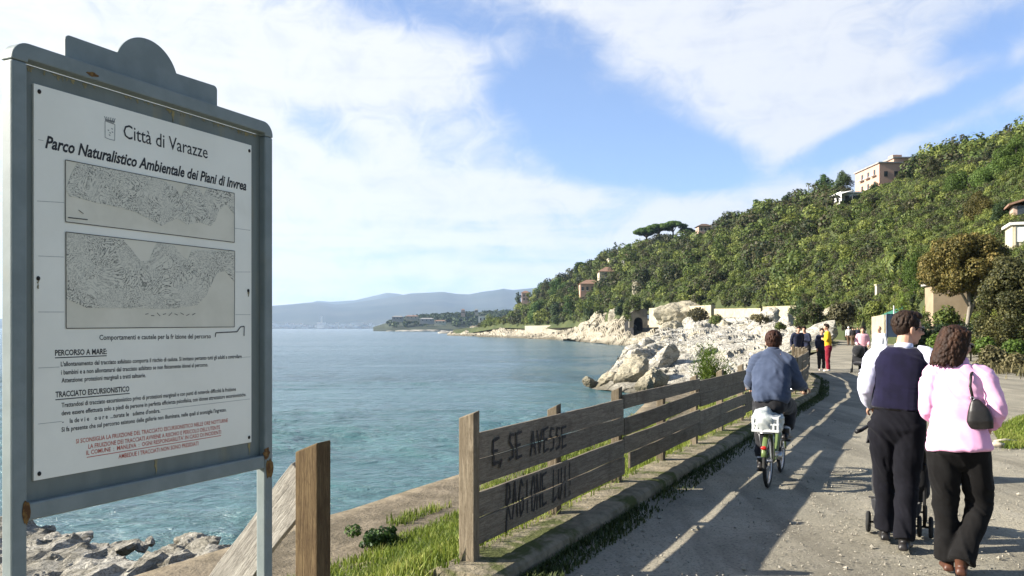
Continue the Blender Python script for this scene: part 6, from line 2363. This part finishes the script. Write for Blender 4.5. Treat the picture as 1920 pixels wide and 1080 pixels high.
# ---------------------------------------------------------------- woman in pink
g1 = G(1795, 1078)
wom = empty('person', g1, PATH_ROT, 'woman with wavy brown hair in a pink shirt and dark trousers, walking', 'person')
J = dict(
    spine=[((0, 0, .84), .145, .105, None), ((-.005, 0, .96), .125, .09, None), ((-.006, .0, 1.08), .130, .092, None), ((-.004, .005, 1.22), .150, .100, None), ((.0, .0, 1.32), .145, .085, None), ((.0, 0, 1.385), .07, .06, None)],
    seat=[((.01, 0, .70), .05, .05, None), ((.01, 0, .76), .12, .09, None), ((.008, -.012, .83), .170, .130, None), ((.0, -.008, .91), .158, .112, None), ((-.004, 0, .98), .135, .10, None)],
    top=[((.012, -.012, .835), .188, .146, None), ((.006, -.008, .92), .176, .132, None), ((-.004, -.002, 1.03), .158, .116, None), ((-.004, .004, 1.18), .166, .114, None), ((.0, .002, 1.30), .160, .10, None), ((.0, 0, 1.385), .080, .068, None)],
    head=(.0, .03, 1.525), headM=rotm(rad(-48), rad(-10), rad(8)), hk=.97,
    sh_l=(-.150, .0, 1.315), el_l=(-.185, -.03, 1.085), wr_l=(-.12, .17, 1.02), sh_r=(.155, .0, 1.315), el_r=(.232, -.045, 1.08), wr_r=(.190, .085, .985),
    hd_l=((.3, .9, .0), (-.6, .1, .8), .5), hd_r=((-.45, .85, -.12), (.75, .25, .55), .75),
    hip_l=(-.080, 0, .82), kn_l=(-.070, .03, .455), an_l=(-.055, .02, .085), toe_l=(-.1, 1, 0),
    hip_r=(.088, 0, .82), kn_r=(.135, .11, .47), an_r=(.020, -.10, .105), toe_r=(.05, 1, 0), pitch_r=-.15)
look = dict(trousers=M_CHAR, top=M_PINK, shoes=M_SHOEBR, sleeve=1.10, slen=.78, trouser=1.08, cuff=1.15, fold=.017)
top = build_person(wom, J, look, .005, .008, sc=.94)
for wr, el in ((J['wr_l'], J['el_l']), (J['wr_r'], J['el_r'])):
    MB().tube([lerp(el, wr, .66), lerp(el, wr, .86)], [.047, .050], 14).build('cuff', M_PINK, wom, True)
t = MB()
t.rings([[V3((.0, .0, 1.362)) + V3((math.cos(a) * .078, math.sin(a) * .070, 0)) for a in np.linspace(0, 2 * math.pi, 20, endpoint=False)],
         [V3((.0, .008, 1.425)) + V3((math.cos(a) * .066, math.sin(a) * .062, -.02 * math.sin(a))) for a in np.linspace(0, 2 * math.pi, 20, endpoint=False)]], cap=True)
t.build('collar', M_PINK, wom, True)
# wavy hair: a shell and many locks
H, Mh, k = V3(J['head']), J['headM'], J['hk']
t = MB()
w = lambda v: H + Mh @ (V3(v) * k)
t.ell(w((0, -.026, .040)), (.088 * k, .100 * k, .086 * k), Mh, 18, 12)
t.ell(w((0, -.060, -.04)), (.094 * k, .062 * k, .098 * k), Mh, 16, 10)
r = np.random.default_rng(6)
for i in range(300):
    a = r.uniform(-math.pi * .97, math.pi * .06) if i % 5 else r.uniform(-math.pi, math.pi * .12)
    st = V3((math.cos(a) * .078, -.018 + math.sin(a) * .092, .052 + r.uniform(-.03, .045)))
    L = r.uniform(.145, .205)
    ph, fq, am = r.uniform(0, 6.28), r.uniform(24, 38), r.uniform(.006, .013)
    pts = []
    for j in range(9):
        u = j / 8
        out = 1.02 + .34 * u - .12 * u * u
        pts.append(w((st.x * out + am * math.sin(ph + u * L * fq * 1.6), -.018 + (st.y + .018) * out + am * math.cos(ph * 1.3 + u * L * fq * 1.6) - .012 * u, st.z - L * u - (.0 if u < .1 else .01))))
    t.tube(pts, [.009, .0095, .0095, .009, .0085, .008, .007, .006, .003], 6)
me = remesh(t, .0042, 0)
displace(me, lambda co: (fbm(co * np.array([55, 55, 26]), 3, 9, .6, True) * .0055).astype(np.float32))
mesh_obj('hair', me, M_HAIRB, wom)
eyes(wom, H, Mh, k)
glasses(wom, H, Mh, k)
# black handbag under the arm, on its strap
hbag = empty('handbag', g1 + Matrix.Rotation(PATH_ROT, 3, 'Z') @ V3((.115, -.115, .985)), PATH_ROT, 'small black handbag hanging from the shoulder of the woman in pink', 'handbag')
t = MB()
torso(t, [((.012, .005, .0), .075, .030, None), ((.008, .0, .05), .078, .040, None), ((.0, .0, .12), .062, .034, None), ((-.015, .0, .165), .036, .02, None), ((-.022, .0, .185), .02, .012, None)], 18, .7)
me = remesh(t, .006, 2)
mesh_obj('bag', me, M_SHOEB, hbag)
t = MB()
loop = [(-.028, -.006, .18), (-.046, -.012, .27), (-.040, .012, .345), (-.020, .10, .395), (.0, .17, .355), (.02, .21, .25), (.02, .16, .15), (.01, .05, .17)]
t.tube(loop, .0085, 8, flat=.5)
t.build('strap', M_SHOEB, hbag, True)
t = MB().tube([(-.034 + .011 * math.cos(a), -.014, .192 + .011 * math.sin(a)) for a in np.linspace(0, 6.28, 12, endpoint=False)], .003, 6, closed=True)
t.build('buckle', M_METAL, hbag, True)

# ---------------------------------------------------------------- pushchair
go = G(1680, 1003)
R2 = Matrix.Rotation(PATH_ROT, 3, 'Z')
ps = empty('pushchair', go, PATH_ROT, 'black pushchair in front of the man in the navy pullover', 'pushchair')


def small_wheel(x, y, r_, wd, parent):
    wl = empty('wheel', (x, y, r_), 0)
    wl.parent = parent
    ring = [(0, r_ * .80 * math.cos(a), r_ * .80 * math.sin(a)) for a in np.linspace(0, 2 * math.pi, 20, endpoint=False)]
    MB().tube(ring, r_ * .2, 8, closed=True).build('tyre', M_TYRE, wl, True)
    t = MB()
    t.tube([(-wd / 2, 0, 0), (wd / 2, 0, 0)], r_ * .3, 10)
    for a in np.linspace(0, 2 * math.pi, 5, endpoint=False):
        t.tube([(0, 0, 0), (0, r_ * .7 * math.cos(a), r_ * .7 * math.sin(a))], r_ * .1, 6)
    t.build('rim', M_BLACKPL, wl, True)


for x in (-.20, .165, .245): small_wheel(x, .0, .085, .03, ps)
for x in (-.14, .205): small_wheel(x, .56, .075, .03, ps)
t = MB()
for s in (-1, 1):
    xs = .205 if s > 0 else -.06
    bx_ = .20 if s > 0 else -.12
    t.tube([(bx_, .0, .09), (bx_, .0, .26), (xs * 1.0, -.06, .62), (xs, -.18, .90), (xs, -.26, 1.0)], .012, 8)
    t.tube([(bx_, .56, .09), (bx_, .40, .26), (bx_, .12, .46), (xs, -.08, .58)], .011, 8)
    t.tube([(bx_, .0, .12), (bx_, .3, .33)], .009, 6)
t.tube([(-.20, .0, .085), (.245, .0, .085)], .009, 6)
t.tube([(-.2, .56, .085), (.2, .56, .085)], .009, 6)
t.tube([(-.2, .02, .28), (.2, .02, .28)], .008, 6)
t.build('frame', M_BLACKPL, ps, True)
MB().tube([(-.13, -.26, 1.0), (-.08, -.285, 1.01), (.10, -.285, 1.01), (.205, -.26, 1.0)], .016, 8).build('handle', M_BLACKPL, ps, True)
t = MB().tube([(-.19, -.20, .87), (-.235, -.30, .845), (-.262, -.36, .84)], [.013, .016, .018], 8)
t.build('grip', M_BLACKPL, ps, True)
t = MB()
torso(t, [((.03, .30, .34), .19, .05, None), ((.03, .10, .32), .21, .07, None), ((.03, .0, .42), .21, .07, None), ((.03, -.04, .62), .20, .05, None), ((.03, -.08, .80), .18, .04, None)], 16)
me = remesh(t, .012, 2); mesh_obj('seat', me, M_BLACKCL, ps)
t = MB()
for i in range(9):
    pass
rg = []
for a in np.linspace(rad(15), rad(150), 10):
    rg.append([V3((.20 * math.cos(b_), -.02 + .30 * math.cos(a), .70 + .26 * math.sin(a) * (.35 + .65 * math.sin(b_)))) for b_ in np.linspace(0, math.pi, 9)])
t.rings(rg, cap=False)
cp = t.build('canopy', M_BLACKCL, ps, True)
sm = cp.modifiers.new('solid', 'SOLIDIFY'); sm.thickness = .008
t = MB(); torso(t, [((0, .05, .15), .16, .16, None), ((0, .05, .20), .18, .18, None), ((0, .05, .27), .185, .19, None)], 16)
mesh_obj('basket', remesh(t, .014, 1), M_BLACKCL, ps)
t = MB(); t.ell((-.07, .06, .29), (.05, .09, .05)); t.ell((.03, .05, .28), (.06, .07, .04))
mesh_obj('blanket', remesh(t, .012, 2), mat('tan_cloth', (.42, .20, .10), (.34, .16, .08), 9, .9), ps)

# ---------------------------------------------------------------- bicycle and rider
gb = G(1440, 914)
BIKE_ROT = PATH_ROT + rad(1.5)
bk_ = empty('bicycle', gb, BIKE_ROT, 'small green city bicycle with a white crate on its rear rack', 'bicycle')
WR = .272


def bike_wheel(y):
    wl = empty('wheel', (0, y, WR), 0)
    wl.parent = bk_
    cir = lambda r_, n: [(0, r_ * math.cos(a), r_ * math.sin(a)) for a in np.linspace(0, 2 * math.pi, n, endpoint=False)]
    MB().tube(cir(WR - .019, 40), .019, 8, closed=True).build('tyre', M_TYRE, wl, True)
    MB().tube(cir(WR - .042, 40), .010, 8, closed=True).build('rim', M_METAL, wl, True)
    t = MB()
    t.tube([(-.045, 0, 0), (.045, 0, 0)], .018, 8)
    for i, a in enumerate(np.linspace(0, 2 * math.pi, 20, endpoint=False)):
        t.tube([(.03 * (1 if i % 2 else -1), .016 * math.cos(a + .5), .016 * math.sin(a + .5)), (0, (WR - .045) * math.cos(a), (WR - .045) * math.sin(a))], .0017, 4)
    t.build('spokes', M_METAL, wl)
    g = MB()
    a0, a1 = (rad(-5), rad(165)) if y < .5 else (rad(20), rad(165))
    pts = [(0, -(WR + .022) * math.cos(a) * (-1), (WR + .022) * math.sin(a)) for a in np.linspace(a0, a1, 18)]
    g.tube(pts, .026, 8, flat=.35, side=(1, 0, 0))
    g.build('mudguard', M_GREENP if y < .5 else M_GREENP, wl, True)


bike_wheel(0)
bike_wheel(1.0)
t = MB()
BBk = (0, .42, .27)
for s in (-1, 1):
    t.tube([(.055 * s, 0, WR), (.045 * s, .38, .27)], .009, 8)
    t.tube([(.058 * s, 0, WR), (.030 * s, .27, .62)], .009, 8)
    t.tube([(.050 * s, 1.0, WR), (.045 * s, .955, .50), (.03 * s, .93, .60)], .010, 8)
t.tube([BBk, (0, .27, .66)], .017, 10)
t.tube([BBk, (0, .62, .30), (0, .87, .62)], .022, 10)
t.tube([(0, .90, .74), (0, .935, .58)], .019, 10)
t.build('frame', M_GREENP, bk_, True)
MB().tube([(0, .27, .66), (0, .25, .76)], .013, 8).build('seat_post', M_METAL, bk_, True)
t = MB(); t.ell((0, .22, .775), (.10, .10, .028)); t.tube([(0, .24, .775), (0, .40, .785)], [.06, .022], 10, flat=.5, side=(1, 0, 0))
mesh_obj('saddle', remesh(t, .01, 2), M_BLACKPL, bk_)
t = MB()
t.tube([(0, .90, .74), (0, .86, .93)], .013, 8)
t.tube([(-.29, .68, .965), (-.24, .76, .985), (-.08, .86, .94), (.08, .86, .94), (.24, .76, .985), (.29, .68, .965)], .011, 8)
hbm = t.build('handlebar', M_METAL, bk_, True)
for s in (-1, 1): MB().tube([(.285 * s, .685, .966), (.305 * s, .60, .955)], .016, 8).build('grip', M_BLACKPL, hbm, True)
t = MB()
for x in (-.07, .07):
    t.tube([(x, -.20, .575), (x, .22, .585)], .006, 6)
    t.tube([(x, -.12, .575), (x * .8, 0, WR)], .005, 6)
for y in (-.2, -.06, .08, .2): t.tube([(-.07, y, .578), (.07, y, .578)], .005, 6)
t.build('rear_rack', M_METAL, bk_, True)
# crate with slotted sides
t = MB()
cw, cl, z0, z1 = .125, .17, .590, .745
cy = -.03
for s in (-1, 1):
    for i in range(7):
        x = -cw + 2 * cw * i / 6
        t.box((x * (.96), cy + s * cl, (z0 + z1) / 2), (.018, .007, z1 - z0))
    for i in range(8):
        y = -cl + 2 * cl * i / 7
        t.box((s * cw, cy + y * .96, (z0 + z1) / 2), (.007, .018, z1 - z0 - .002))
    for z, h in ((z0 + .012, .024), (z1 - .012, .026), ((z0 + z1) / 2, .016)):
        t.box((0, cy + s * (cl + .001), z), (2 * cw + .012, .010, h))
        t.box((s * (cw + .001), cy, z), (.010, 2 * cl - .012, h - .002))
t.box((0, cy, z0), (2 * cw - .02, 2 * cl - .02, .006))
crate = t.build('crate', M_WHITEPL, bk_)
t = MB(); torso(t, [((0, cy, z0 - .005), .128, .172, None), ((.0, cy, z0 + .07), .139, .186, None), ((.006, cy, z1 - .02), .142, .188, None), ((.0, cy, z1 + .02), .115, .15, None), ((.02, cy, z1 + .03), .05, .07, None)], 18)
me = remesh(t, .012, 2); displace(me, folds(.020, 17, 4)); mesh_obj('bag', me, mat('thin_plastic_bag', (.46, .48, .46), (.32, .35, .34), 14, .45, .3, 40, bdist=.006), crate)
t = MB(); t.tube([(-.035, .42, .27), (.085, .42, .27)], .045, 14); t.build('crankset', M_METAL, bk_, True)
t = MB(); t.tube([(.062, .42, .27), (.075, .44, .43)], .010, 8); t.box((.125, .44, .435), (.09, .06, .018)); t.build('pedal', M_BLACKPL, bk_)
t = MB(); t.tube([(-.062, .42, .27), (-.075, .40, .11)], .010, 8); t.box((-.125, .40, .105), (.09, .06, .018)); t.build('pedal', M_BLACKPL, bk_)
t = MB(); t.ell((0, -.285, .44), (.03, .015, .02)); t.build('rear_light', mat('red_reflector', (.5, .02, .015), None, 5, .3), bk_, True)

rider = empty('person', gb, BIKE_ROT, 'cyclist in a loose blue grey sweatshirt seen from behind on the green bicycle', 'person')
J = dict(
    spine=[((0, .20, .83), .150, .11, None), ((0, .21, .95), .150, .11, None), ((0, .26, 1.10), .165, .11, None), ((0, .32, 1.24), .180, .11, None), ((0, .36, 1.33), .165, .09, None), ((0, .38, 1.385), .08, .065, None)],
    seat=[((0, .24, .76), .12, .13, None), ((0, .20, .83), .165, .14, None), ((0, .20, .92), .160, .125, None), ((0, .215, .99), .15, .11, None)],
    top=[((0, .185, .845), .165, .150, None), ((0, .20, .90), .190, .165, None), ((0, .225, 1.0), .196, .155, None), ((0, .28, 1.14), .188, .135, None), ((0, .33, 1.25), .172, .112, None), ((0, .358, 1.32), .130, .09, None), ((0, .378, 1.39), .082, .07, None)],
    head=(.0, .42, 1.475), headM=rotm(rad(3), rad(-6), 0), hk=.97,
    sh_l=(-.150, .34, 1.275), el_l=(-.225, .42, 1.05), wr_l=(-.270, .63, 1.005), sh_r=(.150, .34, 1.275), el_r=(.235, .40, 1.05), wr_r=(.275, .61, 1.005),
    hd_l=((0, .9, -.35), (-.1, .4, .9), 1.0), hd_r=((0, .9, -.35), (.1, .4, .9), 1.0),
    hip_l=(-.085, .22, .81), kn_l=(-.125, .50, .50), an_l=(-.125, .36, .195), toe_l=(-.05, 1, 0),
    hip_r=(.085, .22, .81), kn_r=(.140, .62, .80), an_r=(.125, .40, .52), toe_r=(.1, 1, 0))
look = dict(trousers=M_BLACKCL, top=M_BLUEGREY, shoes=M_SHOEB, sleeve=1.30, slen=.92, trouser=1.05, fold=.020, topname='sweatshirt', tlen=.82)
build_person(rider, J, look, .007, .010)
for s in 'lr':
    MB().tube([lerp(J['kn_' + s], J['an_' + s], .78), lerp(J['kn_' + s], J['an_' + s], .98)], [.045, .042], 12).build('sock', M_WHITECL, rider, True)
MB().tube([(0, .375, 1.375), (0, .39, 1.41)], [.078, .066], 16).build('collar', M_BLUEGREY, rider, True)
short_hair(rider, J['head'], J['headM'], 1.04, mat('chestnut_hair', (.045, .017, .009), (.022, .009, .005), 26, .65, .6, 90, bdist=.006, spec=.2), 7, .005, 1.12)
eyes(rider, J['head'], J['headM'], .97)


# ---------------------------------------------------------------- people further along the path
def simple_person(loc, rot, label, h, top, trousers, shoes=None, hair=M_HAIRD, lean=0.0, arms='down', legs='stand', group='people further along the promenade', vox=.018, skin=None, bald=False, yaw=0, width=1.0, hang=None):
    k = h / 1.75
    p = empty('person', loc, rot, label, 'person', group)
    ln = lambda z: lean * max(0, z - .9) ** 1.2
    S3 = lambda x, y, z: (x * k, (y + ln(z)) * k, (z - .5 * lean ** 2 * max(0, z - .9)) * k)
    wd = width
    sp = [(S3(0, 0, .9), .15 * k * wd, .105 * k, None), (S3(0, 0, 1.05), .148 * k * wd, .105 * k, None), (S3(0, 0, 1.28), .178 * k * wd, .11 * k, None), (S3(0, 0, 1.41), .165 * k * wd, .095 * k, None), (S3(0, 0, 1.475), .08 * k, .065 * k, None)]
    top_s = [(q[0], q[1] + .012, q[2] + .012, None) for q in sp]
    top_s[0] = (S3(0, 0, .93), .17 * k * wd, .125 * k, None)
    seat = [(S3(0, 0, .73), .08 * k, .07 * k, None), (S3(0, 0, .80), .15 * k, .12 * k, None), (S3(0, -.01, .88), .178 * k * wd, .128 * k, None), (S3(0, 0, 1.03), .16 * k * wd, .11 * k, None)]
    J = dict(spine=sp, top=top_s, seat=seat, head=S3(0, .03, 1.635), headM=rotm(yaw, -lean * .8, 0), hk=k * 1.0)
    for s, sg_ in (('l', -1), ('r', 1)):
        J['sh_' + s] = S3(.185 * sg_ * wd, 0, 1.42)
        if arms == 'down':
            J['el_' + s], J['wr_' + s] = S3(.235 * sg_ * wd, -.03, 1.15), S3(.225 * sg_ * wd, .06, .90)
        elif arms == 'push':
            J['el_' + s], J['wr_' + s] = S3(.24 * sg_, -.02, 1.16), S3(.19 * sg_, .24, 1.03)
        elif arms == 'rail':
            J['el_' + s], J['wr_' + s] = S3(.25 * sg_, .12, 1.15), S3(.15 * sg_, .34, 1.06)
        elif arms == 'fold':
            J['el_' + s], J['wr_' + s] = S3(.24 * sg_, .03, 1.16), S3(.03 * sg_, .17, 1.20)
        f = {'stand': 0, 'walk': .22}[legs] * (-1 if s == 'l' else 1)
        J['hip_' + s] = S3(.085 * sg_, 0, .88)
        J['kn_' + s] = (.088 * sg_ * k, (f * .55 + .02) * k, .49 * k)
        J['an_' + s] = (.088 * sg_ * k, (f - (.05 if f < 0 else 0)) * k, .085 * k)
        J['toe_' + s] = (.12 * sg_, 1, 0)
    build_person(p, J, dict(top=top, trousers=trousers, shoes=shoes or M_SHOEB, skin=skin or M_SKIN), vox, vox, False, k)
    if not bald: short_hair(p, J['head'], J['headM'], k * 1.06, hair, 5, vox * .8)
    return p


def at(px, yfeet):
    return G(px, yfeet)


TO_US = PATH_ROT + math.pi
simple_person(at(1494, 695), PATH_ROT - rad(150), 'man in a dark blue jacket leaning against the fence, the nearer of the two', 1.72, M_DKBLUE, M_BLACKCL, lean=.22, arms='down', yaw=-.3)
simple_person(at(1512, 693), PATH_ROT + rad(150), 'man in dark blue looking down, standing beside the other leaning man', 1.70, M_DKBLUE, M_BLACKCL, lean=.16, arms='fold', yaw=.4)
yel = simple_person(at(1553, 697), PATH_ROT + rad(100), 'person in a bright yellow top and dark red trousers standing on the path', 1.78, M_YELLOW, M_DKRED, M_SHOEW, lean=.06, arms='fold', yaw=.3)
simple_person(at(1540, 695), PATH_ROT + rad(205), 'dark haired person in a dark jacket standing close beside the one in yellow', 1.62, M_DKBLUE, M_BLACKCL, M_SHOEW, lean=.05, arms='down', width=.9)
pw = simple_person(at(1617, 697), TO_US + rad(10), 'dark haired woman in a pale pink top standing behind a black pushchair', 1.68, M_PALEPINK, M_BLACKCL, lean=.05, arms='push', width=.9)
simple_person(at(1649, 700), TO_US - rad(20), 'bald man in a white shirt half hidden behind the man in the navy pullover', 1.70, M_WHITECL, M_BROWNCL, arms='down', bald=True)
simple_person(at(1591, 648), PATH_ROT + rad(20), 'white haired walker in a white top and brown trousers near the large grey bush', 1.75, M_WHITECL, M_BROWNCL, hair=M_WHITECL, legs='walk')
simple_person(at(1599, 649), PATH_ROT + rad(10), 'walker in black beside the white haired walker', 1.72, M_BLACKCL, M_BROWNCL, legs='walk')
simple_person(at(1608, 643), TO_US, 'small far figure in dark clothes to the right of the walker in black', 1.7, M_DKBLUE, M_BLACKCL)
simple_person(at(1628, 641), TO_US, 'small far figure in a white top behind the woman in pale pink', 1.7, M_WHITECL, M_BLACKCL)
simple_person(at(1637, 643), PATH_ROT, 'small far figure with a black top between the white tops', 1.72, M_BLACKCL, M_WHITECL)
simple_person(at(1603, 641), PATH_ROT, 'small far figure in brown beyond the walker in black', 1.7, M_BROWNCL, M_BLACKCL, legs='walk')
simple_person(at(1613, 640), PATH_ROT + .4, 'small far figure in a black top with pale trousers, left of the white tops', 1.74, M_BLACKCL, M_PALEPINK, legs='walk')
simple_person(at(1642, 639), TO_US, 'small far figure in blue at the right end of the distant group', 1.68, M_BLUEGREY, M_BLACKCL)
simple_person(at(1632, 637), TO_US, 'small far figure in dark red in the middle of the distant group', 1.7, M_DKRED, M_BLACKCL)
simple_person(at(1622, 638), TO_US, 'farthest figure in a pale pink top on the path', 1.66, M_PALEPINK, M_BROWNCL)
simple_person(V3((P(1421, 690, 27).x, 27, -.95)), PATH_ROT + rad(60), 'dark haired person standing below the fence, only head and shoulders above the boards', 1.70, M_BLACKCL, M_BLACKCL, arms='down', group=None)

# black pushchair of the woman in pale pink
pc = empty('pushchair', at(1610, 699), TO_US, 'black pushchair with a rounded hood in front of the woman in pale pink', 'pushchair')
for x in (-.22, .22):
    for y in (-.05, .5): small_wheel(x, y, .09, .03, pc)
t = MB()
for s in (-1, 1):
    t.tube([(.2 * s, .5, .1), (.2 * s, .1, .5), (.19 * s, -.2, .95)], .014, 6)
    t.tube([(.2 * s, -.05, .1), (.2 * s, .25, .45)], .012, 6)
t.tube([(-.19, -.2, .95), (.19, -.2, .95)], .016, 6)
t.build('frame', M_BLACKPL, pc, True)
t = MB(); torso(t, [((0, .5, .35), .16, .05, None), ((0, .2, .34), .2, .08, None), ((0, .05, .5), .2, .1, None), ((0, .0, .75), .2, .1, None)], 14)
mesh_obj('seat', remesh(t, .025, 2), M_BLACKCL, pc)
t = MB(); t.ell((0, .12, .80), (.22, .26, .22)); mesh_obj('hood', remesh(t, .025, 1), M_BLACKCL, pc)
# ================================================================== haze
HX = 12000
b = MB().box((0, 6700, 395), (2 * HX, 13800 + 600, 802))
hz = bpy.data.materials.new('haze')
hz.use_nodes = True
t = NT(hz.node_tree)
t.n.clear()
ho = t.node('ShaderNodeOutputMaterial')
pv = t.node('ShaderNodeVolumePrincipled')
pv.inputs['Color'].default_value = (0.55, 0.72, 0.98, 1)
pv.inputs['Density'].default_value = 0.000058
pv.inputs['Anisotropy'].default_value = 0.2
t.l.new(pv.outputs[0], ho.inputs['Volume'])
o = b.build('haze', hz)
tag(o, 'pale sea haze', 'haze', kind='stuff')
